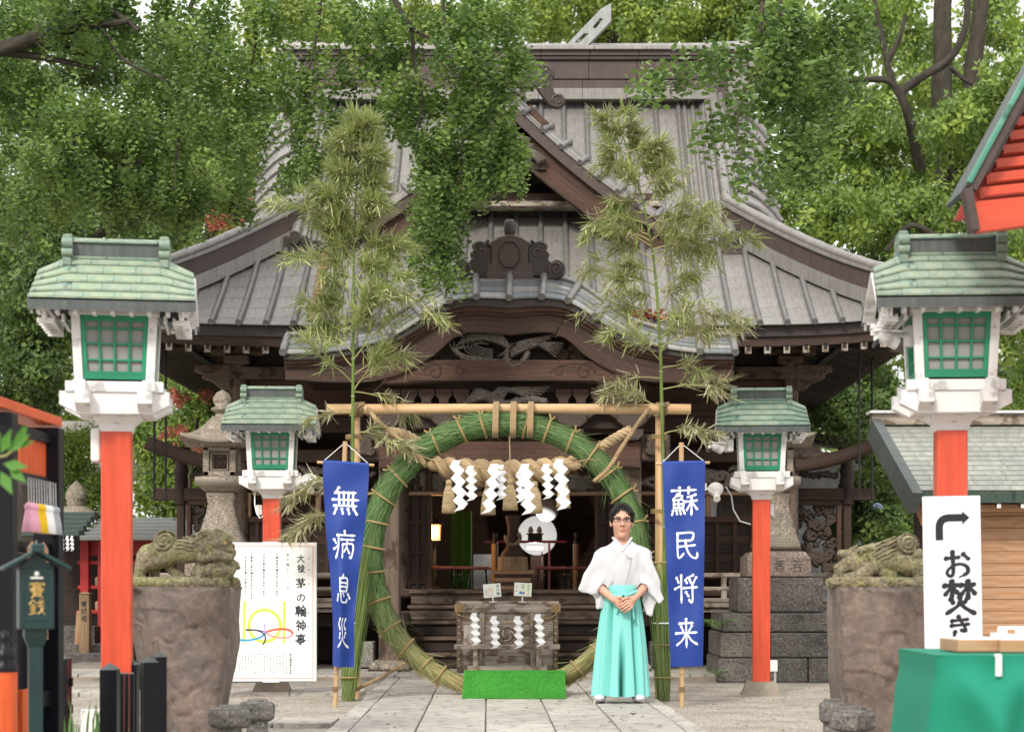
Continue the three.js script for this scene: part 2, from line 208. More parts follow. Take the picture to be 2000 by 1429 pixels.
const M = {
  roof: mat([0.33, 0.315, 0.305], { map: T.metal, roughness: 0.42, metalness: 0.35 }),
  roofB: mat([0.29, 0.275, 0.265], { map: T.metal, roughness: 0.46, metalness: 0.35 }),
  roofC: mat([0.39, 0.38, 0.375], { map: T.metal, roughness: 0.4, metalness: 0.35 }),
  roofE: mat([0.315, 0.3, 0.288], { map: T.metal, roughness: 0.44, metalness: 0.35 }), roofF: mat([0.35, 0.335, 0.325], { map: T.metal, roughness: 0.4, metalness: 0.35 }),
  roofRust: mat([0.36, 0.17, 0.09], { map: T.metal, roughness: 0.6 }),
  rib: mat([0.27, 0.26, 0.265], { map: T.metal, roughness: 0.42, metalness: 0.35 }),
  karaRoof: mat([0.21, 0.23, 0.245], { map: T.metal, roughness: 0.42, metalness: 0.3 }),
  brown: mat([0.105, 0.072, 0.066], { map: T.metal, roughness: 0.5, metalness: 0.2 }),
  brownD: mat([0.06, 0.045, 0.042], { map: T.metal, roughness: 0.5, metalness: 0.2 }),
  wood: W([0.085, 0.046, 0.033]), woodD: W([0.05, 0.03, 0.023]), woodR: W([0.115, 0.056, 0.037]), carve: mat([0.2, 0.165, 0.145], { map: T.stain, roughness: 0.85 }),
  woodCarve: W([0.11, 0.078, 0.062]), soffit: W([0.11, 0.085, 0.072]), weather: mat([0.66, 0.59, 0.52], { map: T.woodGrey, roughness: 0.85, ...bump(T.woodB, 0.002) }), weatherD: mat([0.27, 0.205, 0.165], { map: T.woodGrey, roughness: 0.85, ...bump(T.woodB, 0.002) }),
  pale: mat([0.8, 0.55, 0.31], { map: T.woodPale, roughness: 0.55 }), honey: mat([0.6, 0.36, 0.21], { map: T.woodPale, roughness: 0.6 }), tan: mat([0.5, 0.33, 0.19], { map: T.wood, roughness: 0.7 }),
  white: mat([0.86, 0.85, 0.86], { map: T.white, roughness: 0.55 }), paper: mat([0.88, 0.88, 0.9], { roughness: 0.9 }), plastic: mat([0.82, 0.8, 0.76], { roughness: 0.35 }), plasticG: mat([0.42, 0.42, 0.42], { roughness: 0.4 }),
  green: mat([0.02, 0.33, 0.17], { map: T.paint, roughness: 0.4 }), frost: mat([0.3, 0.295, 0.29], { roughness: 0.65 }), patina: mat([0.6, 0.565, 0.56], { map: T.patina, roughness: 0.65 }), patinaB: mat([0.5, 0.49, 0.485], { map: T.patina, roughness: 0.65 }), patinaC: mat([0.62, 0.6, 0.55], { map: T.patina, roughness: 0.65 }), patinaE: mat([0.34, 0.4, 0.39], { map: T.patina, roughness: 0.65 }), patinaD: mat([0.11, 0.13, 0.13], { map: T.metal, roughness: 0.6 }),
  red: mat([0.83, 0.105, 0.045], { map: T.paint, roughness: 0.35 }), orange: mat([0.86, 0.13, 0.025], { map: T.paint, roughness: 0.4 }), redD: mat([0.42, 0.02, 0.02], { roughness: 0.5 }), black: mat([0.008, 0.009, 0.014], { map: T.paint, roughness: 0.35, specularIntensity: 0.5, phys: true }), ink: mat([0.015, 0.016, 0.02], { roughness: 0.6 }),
  granite: mat([0.62, 0.55, 0.47], { map: T.granite, roughness: 0.9, ...bump(T.rough, 0.004) }), graniteP: mat([0.62, 0.5, 0.44], { map: T.granite, roughness: 0.9, ...bump(T.rough, 0.006) }), stoneD: mat([0.28, 0.265, 0.255], { map: T.granite, roughness: 0.95, ...bump(T.rough, 0.02) }), stoneD2: mat([0.34, 0.315, 0.3], { map: T.granite, roughness: 0.95, ...bump(T.rough, 0.02) }), stoneW: mat([0.6, 0.6, 0.58], { map: T.granite, roughness: 0.9 }), stoneM: mat([0.3, 0.29, 0.285], { map: T.granite, roughness: 0.9, ...bump(T.rough, 0.012) }),
  slabA: mat([0.63, 0.605, 0.57], { map: T.slab, roughness: 0.85, ...bump(T.rough, 0.003) }), slabB: mat([0.57, 0.545, 0.515], { map: T.slab, roughness: 0.85, ...bump(T.rough, 0.003) }), slabC: mat([0.67, 0.645, 0.61], { map: T.slab, roughness: 0.85, ...bump(T.rough, 0.003) }), concrete: mat([0.42, 0.36, 0.29], { map: T.stain, roughness: 0.95, ...bump(T.rough, 0.004) }),
  gravel: mat([0.9, 0.84, 0.77], { map: T.gravel, roughness: 0.95, ...bump(T.gravel, 0.008) }), rock: mat([0.36, 0.315, 0.29], { map: rep(T.rock, 0.9), roughness: 0.9, ...bump(rep(T.rock, 0.9), 0.012) }), rockPale: mat([0.58, 0.5, 0.45], { map: rep(T.rock, 0.9), roughness: 0.9, ...bump(rep(T.rock, 0.9), 0.012) }), lion: mat([0.5, 0.465, 0.4], { map: rep(T.moss, 1.6), roughness: 0.95, ...bump(T.rough, 0.006) }),
  bamboo: mat([0.2, 0.3, 0.06], { map: T.straw, roughness: 0.4 }), bambooDry: mat([0.66, 0.44, 0.24], { map: T.woodPale, roughness: 0.45 }), node: mat([0.5, 0.55, 0.36], { roughness: 0.6 }), twig: mat([0.34, 0.32, 0.13], { roughness: 0.7 }),
  strawTie: mat([0.66, 0.47, 0.22], { map: T.straw, roughness: 0.8 }), hemp: mat([0.62, 0.44, 0.27], { map: T.straw, roughness: 0.9, ...bump(T.woodB, 0.004) }), rope: mat([0.72, 0.53, 0.33], { map: T.straw, roughness: 0.9, ...bump(T.woodB, 0.004) }), strawLight: mat([0.78, 0.6, 0.38], { map: T.straw, roughness: 0.9 }),
  grassBody: mat([0.09, 0.16, 0.055], { map: T.straw, roughness: 0.9 }), dryBody: mat([0.33, 0.3, 0.13], { map: T.straw, roughness: 0.9 }), reed: mat([0.2, 0.27, 0.08], { map: T.straw, roughness: 0.75 }),
  bark: mat([0.1, 0.082, 0.062], { map: T.bark, roughness: 0.95, ...bump(T.bark, 0.02) }), barkL: mat([0.19, 0.145, 0.115], { map: T.bark, roughness: 0.95 }),
  turf: mat([0.07, 0.4, 0.05], { map: T.stain, roughness: 0.95, ...bump(T.rough, 0.01) }), tealCloth: mat([0.004, 0.21, 0.13], { roughness: 0.8, ...bump(T.cloth, 0.0005) }), greenBox: mat([0.012, 0.055, 0.055], { roughness: 0.35, map: T.stain }), gold: mat([0.75, 0.5, 0.16], { roughness: 0.35, metalness: 0.6 }), brass: mat([0.55, 0.42, 0.15], { roughness: 0.4, metalness: 0.6 }), room: W([0.16, 0.09, 0.06]), lacquer: mat([0.3, 0.012, 0.025], { roughness: 0.25 }), seat: mat([0.4, 0.13, 0.12], { roughness: 0.9 }), curtain: mat([0.09, 0.3, 0.05], { roughness: 0.8 }), shingle: mat([0.36, 0.375, 0.35], { map: T.metal, roughness: 0.6 }), shingleB: mat([0.42, 0.44, 0.39], { map: T.metal, roughness: 0.6 }), plaster: mat([0.62, 0.63, 0.66], { map: T.stain, roughness: 0.9 }), iron: mat([0.015, 0.014, 0.014], { roughness: 0.7 }),
};
const DS = { side: THREE.DoubleSide };
for (const k of ['paper', 'curtain']) M[k].side = THREE.DoubleSide;
function leafMat(rgb, tr = 0.35) { return new THREE.MeshPhysicalMaterial({ color: col(...rgb), roughness: 0.75, transmission: tr, thickness: 0, side: THREE.DoubleSide }); }
// ---------------------------------------------------------------- ground, path, terrace
const AX = -0.38;                                                // axis of the shrine
{
  const gm = M.gravel.clone(); gm.map = rep(T.gravel, 0.62); gm.bumpMap = rep(T.gravel, 0.62);
  const rows = []; for (let i = 0; i <= 60; i++) { const r = []; for (let j = 0; j <= 60; j++) { const x = -90 + j * 3, z = 30 - i * 3; r.push(V(x, (fbm3(x * 0.3, 0, z * 0.3, 3) - 0.5) * 0.03, z)); } rows.push(r.reverse()); }
  const g = grid(rows), p = g.attributes.position, uv = g.attributes.uv; for (let i = 0; i < p.count; i++) uv.setXY(i, p.getX(i), p.getZ(i));
  g.computeVertexNormals(); struct('ground', g, gm);
}
const slabMats = [M.slabA, M.slabB, M.slabC];
function slab(parent, x0, x1, z0, z1, top, th = 0.07, r = R0) {
  const w = x1 - x0 - rr(0.006, 0.014, r), l = z1 - z0 - rr(0.006, 0.014, r);
  const s = mesh('slab', box(w, th, l, 0, 0, 0, 0.009), slabMats[Math.floor(r() * 3)], parent);
  s.position.set((x0 + x1) / 2, top - th / 2 + rr(-0.004, 0.004, r), (z0 + z1) / 2); s.rotation.set(rr(-0.003, 0.003, r), 0, rr(-0.003, 0.003, r)); return s;
}
{
  const bed = struct('stone_path', box(2.66, 0.02, 12.4, 0, 0.012, -6.2, 0), M.concrete);
  bed.position.set(-0.05, 0, -8.4); bed.rotation.y = 0.03;
  const r = rng(21), cols = [-1.34, -1.18, -0.71, -0.215, 0.28, 0.74, 1.2, 1.34];
  for (let c = 0; c < 7; c++) { let z = -rr(0, 0.5, r); const thin = c === 0 || c === 6; while (z > -12.3) { const L = Math.min(thin ? rr(0.8, 1.4, r) : rr(0.55, 1.15, r), z + 12.4); slab(bed, cols[c], cols[c + 1], z - L, z, 0.045, 0.07, r); z -= L; } }
}
for (const [z0, z1, x0, x1] of [[-18.35, -17.75, -6.5, -1.75], [-14.35, -13.75, -6.5, -1.58]]) {
  const bed = struct('stone_strip_path', box(x1 - x0 - 0.1, 0.02, z1 - z0 - 0.1, (x0 + x1) / 2, 0.012, (z0 + z1) / 2, 0), M.concrete), r = rng(5 + Math.round(-z0));
  let x = x0; while (x < x1 - 0.05) { const L = Math.min(rr(0.7, 1.3, r), x1 - x); slab(bed, x, x + L, z0, z1, 0.04, 0.06, r); x += L; }
}
{
  const r = rng(9), t = struct('stone_terrace', box(11.6, 0.05, 9.5, AX, 0.02, -25.35, 0), M.concrete);
  let x = AX - 5.8; while (x < AX + 5.75) { const L = Math.min(rr(0.9, 1.3, r), AX + 5.8 - x); slab(t, x, x + L, -20.98, -20.6, 0.075, 0.12, r); let z = -20.98; for (let k = 0; k < 2; k++) { slab(t, x + 0.1 * k, Math.min(x + L + 0.1 * k, AX + 5.8), z - 0.55, z, 0.075, 0.1, r); z -= 0.55; } x += L; }
}
// ---------------------------------------------------------------- the shrine hall
const S = thing('shrine_hall', 'dark wooden shrine hall with grey metal roof and curved porch gable', 'shrine', [AX, 0, -24]);
const zl = (d) => 24 - d, lx = (px, d) => sX(px, d) - AX;
const yR = (t) => 4.25 + 3.97 * (0.68 * t + 0.32 * t * t), zR = (t) => 1.6 - 4.6 * t, lift = (x, t) => 0.15 * Math.pow(Math.min(1, Math.abs(x) / 4.92), 7) * (1 - t) * (1 - t);
const HX = 2.86, EX = 4.92;                                       // the descending ridge, the eave corner
const roofPt = (x, t, n = 0) => { const k = 3.97 * (0.68 + 0.64 * t) / 4.6, q = Math.hypot(1, k); return V(x, yR(t) + lift(x, t) + n / q, zR(t) + n * k / q); };
const yVerge = (s) => 7.6 - 1.99 * (1.35 * s - 0.35 * s * s), DX = 2.66;
const roofDeck = mesh('roof', (() => {                            // decking under the metal sheets: front, back and the two hipped ends
  const gs = [];
  for (const side of [1, -1]) { const rows = []; for (let i = 0; i <= 12; i++) { const t = i / 12, r = [], xm = Math.max(HX + 0.1, EX - 4.6 * t); for (let j = 0; j <= 24; j++) { const x = lerp(-xm, xm, j / 24), q = roofPt(x, t, -0.03); r.push(V(q.x, q.y, side > 0 ? q.z : -6 - q.z)); } rows.push(side > 0 ? r : r.reverse()); } gs.push(grid(rows)); }
  for (const side of [1, -1]) { const rows = []; for (let i = 0; i <= 8; i++) { const t = i / 8 * 0.5, r = []; for (let j = 0; j <= 16; j++) { const k = j / 16, z = lerp(1.6 - 4.6 * t, -7.6 + 4.6 * t, k); r.push(V(side * (EX - 4.6 * t), yR(t) - 0.03 + lift(EX, t) * Math.pow(Math.abs(k * 2 - 1), 7), z)); } rows.push(side > 0 ? r : r.reverse()); } gs.push(grid(rows)); }
  return merge(gs);
})(), M.roofB, S);
const ribX = []; for (let k = -15; k <= 15; k++) ribX.push(0.333 * k + 0.02);
const tMax = (x) => Math.abs(x) <= HX ? 1 : (EX - Math.abs(x)) / 4.6;
{
  const r = rng(31), rest = [], mats = [M.roof, M.roof, M.roof, M.roofE, M.roofF]; let count = 0; const NR = 18;
  for (let i = 0; i < NR; i++) for (let k = 0; k < ribX.length - 1; k++) {
    let a = ribX[k], b = ribX[k + 1]; if (Math.max(Math.abs(a), Math.abs(b)) > EX) continue;
    const off = (h3(k, 3, 5) > 0.6 ? 0.12 : 0), t0 = clamp((i + off - 0.35) / NR), t1 = clamp((i + 1 + off - 0.35) / NR); if (t1 - t0 < 0.01) continue;
    const ta = Math.min(t1, tMax(a)), tb = Math.min(t1, tMax(b)); if (ta <= t0 && tb <= t0) continue;
    const xm = (a + b) / 2, s = Math.abs(xm) / DX; if (t0 > 0.52 && s < 1 && yR(t1) < yVerge(s) - 0.15) continue;
    const A = Math.max(ta, t0 + 0.001), B = Math.max(tb, t0 + 0.001), n0 = rr(0.004, 0.006, r), n1 = rr(0.001, 0.003, r);
    const g = shell([[roofPt(a + 0.002, t0 - 0.006, n0), roofPt(b - 0.002, t0 - 0.006, n0)], [roofPt(a + 0.002, A, n1), roofPt(b - 0.002, B, n1)]], 0.012);
    const hidden = xm < -HX * 0.2 && t0 > 0.6;
    
    if (hidden || count >= 298) rest.push(g); else { mesh('roof_panel', g, mats[Math.floor(r() * 5)], roofDeck); count++; }
  }
  const m = mesh('roof_panel_rest', rest, M.roof, roofDeck); m.userData.kind = 'stuff';
  { const rows = []; for (let i = 0; i <= 14; i++) { const t = 0.012 + i / 14 * 0.36, w = 0.05 + 0.03 * noise3(i * 0.7, 2, 3); rows.push([roofPt(-2.46 - w + 0.03 * noise3(i, 5, 1), t, 0.021), roofPt(-2.46 + w, t, 0.021)]); } mesh('rust_streak', grid(rows), M.roofRust, roofDeck); }
  for (const x of ribX) {                                          // round battens, jointed
    if (Math.abs(x) > EX - 0.12) continue;
    const pts = [], tm = tMax(x) - 0.02; let t0 = -0.012; if (Math.abs(x) < 2.0) { }
    for (let q = 0; q <= 26; q++) pts.push(roofPt(x, t0 + (tm - t0) * q / 26, 0.035));
    mesh('batten', tube(pts, (t) => 0.036 + (Math.abs((t * tm * 16) % 1 - 0.5) > 0.45 ? 0.005 : 0), 8), M.rib, roofDeck);
  }
}
// sweeps of a profile [dz, dn] along a curve in x, y (n points down and inwards)
function sweep(curve, prof, closed = true, span = [0, 1]) {
  const n = curve.length, fr = curve.map((c, i) => { const a = curve[Math.max(0, i - 1)], b = curve[Math.min(n - 1, i + 1)], t = new THREE.Vector2(b[0] - a[0], b[1] - a[1]).normalize(); return [c[0], c[1], t.y, -t.x]; });
  const f = typeof prof === 'function' ? prof : () => prof, gs = [], P = fr.map((q, i) => f(i / (n - 1), q[0]).map(([z, d]) => V(q[0] + q[2] * d, q[1] + q[3] * d, z)));
  const m = P[0].length, L = closed ? m : m - 1;
  for (let k = 0; k < L; k++) gs.push(grid([P.map((r) => r[k]), P.map((r) => r[(k + 1) % m])]));
  if (closed && m === 4) for (const e of [P[0], P[n - 1]]) gs.push(grid([[e[0], e[1]], [e[3], e[2]]]));
  return merge(gs);
}
// ridge: stepped brown courses, pale cap
{
  const r0 = mesh('ridge', [box(6.3, 0.75, 0.42, 0, 8.5, -3, 0.01)], M.brown, S), L = 6.9;
  const band = (y, h, w, len, m, name = 'ridge_course') => { for (let k = 0; k < 9; k++) { const x0 = -len / 2 + len * k / 9; mesh(name, box(len / 9 - 0.004, h, w, x0 + len / 18, y, -3, 0.006), m, r0); } };
  band(8.19, 0.16, 0.66, 5.75, M.roof); band(8.33, 0.13, 0.6, 5.75, M.brown); band(8.56, 0.27, 0.5, 6.3, M.brown); band(8.72, 0.05, 0.58, 6.35, M.brownD); band(8.79, 0.08, 0.62, 6.4, M.brown); band(8.855, 0.06, 0.72, 6.8, M.roofC);
  mesh('ridge_cap', tube(Array.from({ length: 21 }, (_, i) => { const x = lerp(-3.47, 3.47, i / 20); return V(x, 8.93 + 0.06 * Math.pow(Math.abs(x) / 3.47, 8), -3); }), 0.085, 10), M.roofC, r0);
  for (const s of [-1, 1]) { mesh('ridge_end', [box(0.3, 0.95, 0.5, s * 3.22, 8.35, -3, 0.02), box(0.12, 0.3, 0.62, s * 3.42, 8.72, -3, 0.03), cyl(0.13, 0.13, 0.3, 12).rotateZ(Math.PI / 2).translate(s * 3.3, 8.05, -2.7)], M.roofB, r0); }
  mesh('ring_bolt', N(new THREE.TorusGeometry(0.045, 0.012, 6, 14)).translate(1.62, 8.07, -2.62), M.brownD, r0);
  // crossed finial boards with square openings
  const px = (x, y) => [lx(x, 26.7), sY(y, 26.7)];
  const sh = new THREE.Shape([px(1105, 90), px(1175, 18), px(1193, 8), px(1193, 42), px(1147, 90)].map((q) => new THREE.Vector2(...q)));
  for (const o of [[[1122, 84], [1140, 66], [1150, 66], [1132, 84]], [[1157, 54], [1172, 36], [1178, 38], [1163, 57]]]) sh.holes.push(new THREE.Path(o.map((q) => new THREE.Vector2(...px(...q)))));
  const c1 = mesh('finial_board', extrude(sh, 0.09, 0.006), mat([0.42, 0.44, 0.45], { map: T.metal, roughness: 0.45, metalness: 0.4 }), S); c1.position.z = -2.72;
}
// descending ridges with end tiles, drooping verges with cross battens
for (const s of [-1, 1]) {
  const pts = (dx, n, a, b, m = 20) => Array.from({ length: m + 1 }, (_, i) => roofPt(s * (HX + dx), lerp(a, b, i / m), n));
  const base = mesh('descending_ridge', shell([pts(-0.17, 0.1, 0.4, 0.99), pts(0.17, 0.1, 0.4, 0.99)].map((q) => (s > 0 ? q : q)), 0.14), M.roofC, S);
  for (const [dx, n, r] of [[-0.1, 0.12, 0.05], [0, 0.17, 0.065], [0.1, 0.12, 0.05]]) mesh('ridge_tile', tube(pts(dx, n, 0.395, 0.985, 40), (t) => r + (Math.round(t * 40) % 4 === 0 ? 0.006 : 0), 10), M.roof, base);
  for (const dx of [-0.3, -0.42]) mesh('ridge_tile', tube(pts(dx, 0.03, 0.46, 0.985, 40), (t) => 0.03 + (Math.round(t * 40) % 4 === 0 ? 0.005 : 0), 8), M.roof, base);
  const e = roofPt(s * HX, 0.385, 0.02);
  mesh('ridge_end_tile', [box(0.34, 0.26, 0.12, e.x, e.y + 0.02, e.z + 0.02, 0.02), box(0.52, 0.13, 0.16, e.x, e.y - 0.12, e.z + 0.03, 0.02), ...[-1, 1].map((q) => N(new THREE.TorusGeometry(0.075, 0.03, 8, 16)).translate(e.x + q * 0.27, e.y + 0.0, e.z + 0.05)), ...[-1, 1].map((q) => cyl(0.06, 0.06, 0.14, 12).rotateX(Math.PI / 2).translate(e.x + q * 0.27, e.y, e.z)), cyl(0.07, 0.07, 0.16, 14).rotateX(Math.PI / 2).translate(e.x, e.y + 0.09, e.z + 0.05)], M.brownD, base);
  // the verge falling away outside the descending ridge
  const vp = (u, t) => { const q = roofPt(s * (HX + 0.17 + u * 0.62), t, 0); q.y -= 0.42 * u * u; return q; };
  const rows = []; for (let i = 0; i <= 16; i++) rows.push(Array.from({ length: 7 }, (_, j) => vp(j / 6, lerp(0.42, 0.99, i / 16))));
  const verge = mesh('verge_roof', shell(rows, 0.05), M.roofC, S);
  for (let i = 0; i < 11; i++) { const t = 0.43 + i * 0.052; mesh('batten', tube(Array.from({ length: 9 }, (_, j) => vp(j / 8 * 1.03, t).add(V(0, 0.03, 0))), 0.04, 8), M.rib, verge); }
  mesh('verge_board', shell([Array.from({ length: 17 }, (_, i) => vp(0.98, lerp(0.42, 0.99, i / 16)).add(V(0, -0.05, 0))), Array.from({ length: 17 }, (_, i) => vp(0.9, lerp(0.42, 0.99, i / 16)).add(V(0, -0.05, 0)))], 0.22), M.brown, verge);
  // gable wall at the end of the upper roof
  mesh('end_gable_wall', extrude([[-2.1, 5.6], [2.1, 5.6], [0, 7.9]], 0.1, 0).rotateY(Math.PI / 2).translate(s * 2.95, 0, -3), M.woodD, S);
  // hip ridge: two stepped bodies and a round cap
  const hp = (t, n) => { const x = EX - 4.6 * t, q = roofPt(s * x, t, 0); return V(q.x, q.y + n, q.z); };
  const hr = (n0, n1, w, m, a = -0.01, b = 0.455) => { const up = [], K = 14; for (const [o, n] of [[-w, n1], [w, n1], [w, n0], [-w, n0]]) up.push(Array.from({ length: K + 1 }, (_, i) => hp(lerp(a, b, i / K), n).add(V(s * o * 0.7, 0, -o * 0.7)))); const gs = []; for (let k = 0; k < 4; k++) gs.push(grid(s > 0 ? [up[k], up[(k + 1) % 4]] : [up[(k + 1) % 4], up[k]])); for (const e2 of [0, K]) gs.push(grid([[up[0][e2], up[1][e2]], [up[3][e2], up[2][e2]]])); return merge(gs); };
  const hip = mesh('hip_ridge', hr(-0.03, 0.15, 0.16, M.roof), M.roof, S);
  mesh('ridge_course', hr(0.15, 0.38, 0.11), M.brown, hip); mesh('ridge_course', hr(0.38, 0.42, 0.15), M.roof, hip);
  mesh('ridge_cap', tube(Array.from({ length: 40 }, (_, i) => hp(lerp(-0.02, 0.455, i / 39), 0.46)), (t) => 0.06 + (Math.round(t * 39) % 4 === 0 ? 0.006 : 0), 10), M.roof, hip);
  const ce = hp(-0.012, 0.2); mesh('ridge_end_tile', [box(0.3, 0.5, 0.1, 0, 0, 0, 0.02), cyl(0.075, 0.075, 0.14, 12).rotateX(Math.PI / 2).translate(0, 0.27, 0.02)].map((g) => g.rotateY(s * Math.PI / 4).translate(ce.x, ce.y, ce.z)), M.brown, hip);
  // battens on the hipped end
  for (let k = 0; k < 24; k++) { const z = 1.3 - k * 0.36, tm = Math.min(0.45, z > -3 ? (1.6 - z) / 4.6 : (z + 7.6) / 4.6); if (tm < 0.03) continue; mesh('batten', tube(Array.from({ length: 7 }, (_, j) => { const t = lerp(-0.01, tm, j / 6); return V(s * (EX - 4.6 * t), yR(t) + 0.03, z); }), 0.036, 6), M.rib, roofDeck); }
}
// eaves: metal edge, wooden boards, rafters with white ends
{
  const ex = (y0, y1, z, w, name, m) => { const K = 30, a = [], b = []; for (let i = 0; i <= K; i++) { const x = lerp(-EX, EX, i / K); a.push(V(x, y1 + lift(x, 0), z)); b.push(V(x, y0 + lift(x, 0), z)); } return mesh(name, shell([a, b].map((q) => q), V(0, 0, -w)), m, S); };
  ex(4.1, 4.245, zl(22.46), 0.06, 'eave_edge', M.brownD); ex(3.985, 4.1, zl(22.5), 0.08, 'eave_board', M.wood); 
  for (const s of [-1, 1]) { mesh('eave_board', box(0.06, 0.25, 9.2, s * (EX - 0.06), 4.12, -3, 0.01), M.woodD, S); }
  for (let k = -20; k <= 20; k++) { const x = 0.236 * k + 0.06; if (Math.abs(x) > 4.75) continue; const y = 3.95 + lift(x, 0); const f = mesh('rafter', beam(V(x, y, zl(22.52)), V(x, y + 0.4, zl(24)), 0.075, 0.1), M.soffit, S); mesh('white_end', box(0.08, 0.105, 0.012, x, y, zl(22.515), 0.002), M.weather, f); mesh('end_notch', box(0.04, 0.06, 0.01, x, y + 0.018, zl(22.505), 0.001), M.iron, f); }
  for (const s of [-1, 1]) {
    const sf = mesh('side_soffit', shell([[V(s * 3.6, 4.42, 0.95), V(s * 4.86, 4.06, 0.95)], [V(s * 3.6, 4.42, -7.5), V(s * 4.86, 4.06, -7.5)]].map((q) => (s < 0 ? q.reverse() : q)), -0.03), M.soffit, S);
    for (let k = 2; k < 42; k++) mesh('rafter', beam(V(s * 3.6, 4.35, 1.4 - k * 0.21), V(s * 4.84, 3.99, 1.4 - k * 0.21), 0.07, 0.08), M.soffit, sf);
    mesh('hip_rafter', beam(V(s * 3.6, 4.3, 0), V(s * 4.85, 3.98, 1.5), 0.13, 0.16), M.soffit, S);
    mesh('soffit_beam', beam(V(s * 4.2, 4.13, 1.4), V(s * 4.2, 4.13, -7.4), 0.1, 0.05), M.iron, sf);
  }
  mesh('front_soffit', shell([[V(-4.8, 4.14, 1.45), V(4.8, 4.14, 1.45)], [V(-4.8, 4.52, 0), V(4.8, 4.52, 0)]], -0.03), M.soffit, S);
}
// relief carving: a height field raised along strokes
function relief(x0, y0, x1, y1, strokes, z, amp, nx, ny, grain = 0.15) {
  const segs = []; for (const [pts, r, h = 1] of strokes) for (let i = 0; i < pts.length - 1; i++) { const f = (k) => (typeof r === 'number' ? r : lerp(r[0], r[1], k / (pts.length - 1))); segs.push([pts[i][0], pts[i][1], pts[i + 1][0], pts[i + 1][1], f(i), f(i + 1), h]); }
  const rows = []; for (let j = 0; j <= ny; j++) { const row = []; for (let i = 0; i <= nx; i++) { const x = lerp(x0, x1, i / nx), y = lerp(y0, y1, j / ny); let h = 0; for (const [ax, ay, bx, by, ra, rb, hh] of segs) { const dx = bx - ax, dy = by - ay, t = clamp(((x - ax) * dx + (y - ay) * dy) / (dx * dx + dy * dy + 1e-9)), d = Math.hypot(x - ax - dx * t, y - ay - dy * t), r = lerp(ra, rb, t); if (d < r) h = Math.max(h, hh * Math.sqrt(1 - (d / r) ** 2) * (0.6 + 0.4 * Math.min(1, r / 0.04))); } row.push(V(x, y, z + h * amp + (h > 0.02 ? (noise3(x * 60, y * 60, 3) - 0.5) * amp * grain : 0))); } rows.push(row); }
  const g = new THREE.BufferGeometry(), p = []; for (let j = 0; j < ny; j++) for (let i = 0; i < nx; i++) { const q = [rows[j][i], rows[j][i + 1], rows[j + 1][i], rows[j + 1][i + 1]]; if (q.every((v) => v.z - z < 1e-5)) continue; for (const k of [0, 1, 2, 1, 3, 2]) p.push(q[k].x, q[k].y, q[k].z); }
  g.setAttribute('position', new THREE.Float32BufferAttribute(p, 3)); const m = mergeVertices(g, 1e-5); m.computeVertexNormals(); const f = N(m); boxUV(f); return f;
}
const arc = (cx, cy, r, a0, a1, n = 10, ry = r) => Array.from({ length: n + 1 }, (_, i) => { const a = lerp(a0, a1, i / n) * Math.PI / 180; return [cx + Math.cos(a) * r, cy + Math.sin(a) * ry]; });
const spiral = (cx, cy, r, turns, a0, dir = 1, n = 18) => Array.from({ length: n + 1 }, (_, i) => { const k = i / n, a = a0 * Math.PI / 180 + dir * turns * 6.283 * k; return [cx + Math.cos(a) * r * (1 - 0.85 * k), cy + Math.sin(a) * r * (1 - 0.85 * k)]; });
const bez = (a, b, c, d, n = 12) => Array.from({ length: n + 1 }, (_, i) => { const t = i / n, u = 1 - t; return [0, 1].map((k) => u * u * u * a[k] + 3 * u * u * t * b[k] + 3 * u * t * t * c[k] + t * t * t * d[k]); });
function scrolls(parent, cx, cy, z, s, k, out, curls) {               // cloud scroll ornament on one side (s) of an end tile; outline and curls in photograph pixels, k metres per pixel
  const o = out.map(([x, y]) => [cx + s * x * k, cy - y * k]); if (s < 0) o.reverse();
  const c = new THREE.SplineCurve([...o, o[0]].map((q) => new THREE.Vector2(...q))).getPoints(out.length * 4).map((q) => [q.x, q.y]); c.pop();
  mesh('scroll_body', extrude(c, 0.07, 0.014, 0, 0, z), M.brownD, parent);
  for (const [x, y, r, t, a, dir] of curls) mesh('scroll', tube(spiral(cx + s * x * k, cy - y * k, r * k, t, s > 0 ? a : 180 - a, s * dir).map(([p, q]) => V(p, q, z + 0.05)), (t2) => lerp(0.19, 0.09, t2) * r * k, 8), M.brown, parent);
}
const CURL1 = [[[40, 0], [60, 1], [78, 6], [96, 3], [106, -8], [104, -22], [92, -29], [80, -24], [73, -33], [75, -42], [68, -50], [72, -58], [64, -65], [52, -64], [46, -56], [38, -50]], [[90, -12, 15, 1.4, 200, -1], [62, -54, 10, 1.3, 100, -1], [53, -42, 9, 1.2, 60, 1], [66, -44, 7, 1.1, 20, -1]]];
const CURL2 = [[[24, -18], [40, -16], [58, 8], [72, 24], [88, 28], [98, 18], [93, 5], [80, 3], [74, -10], [70, -22], [78, -34], [74, -48], [60, -54], [46, -48], [38, -36], [28, -34]], [[86, 15, 12, 1.4, 200, -1], [62, -38, 13, 1.3, 100, -1], [52, -28, 10, 1.2, 60, 1], [66, -24, 8, 1.1, 20, -1]]];
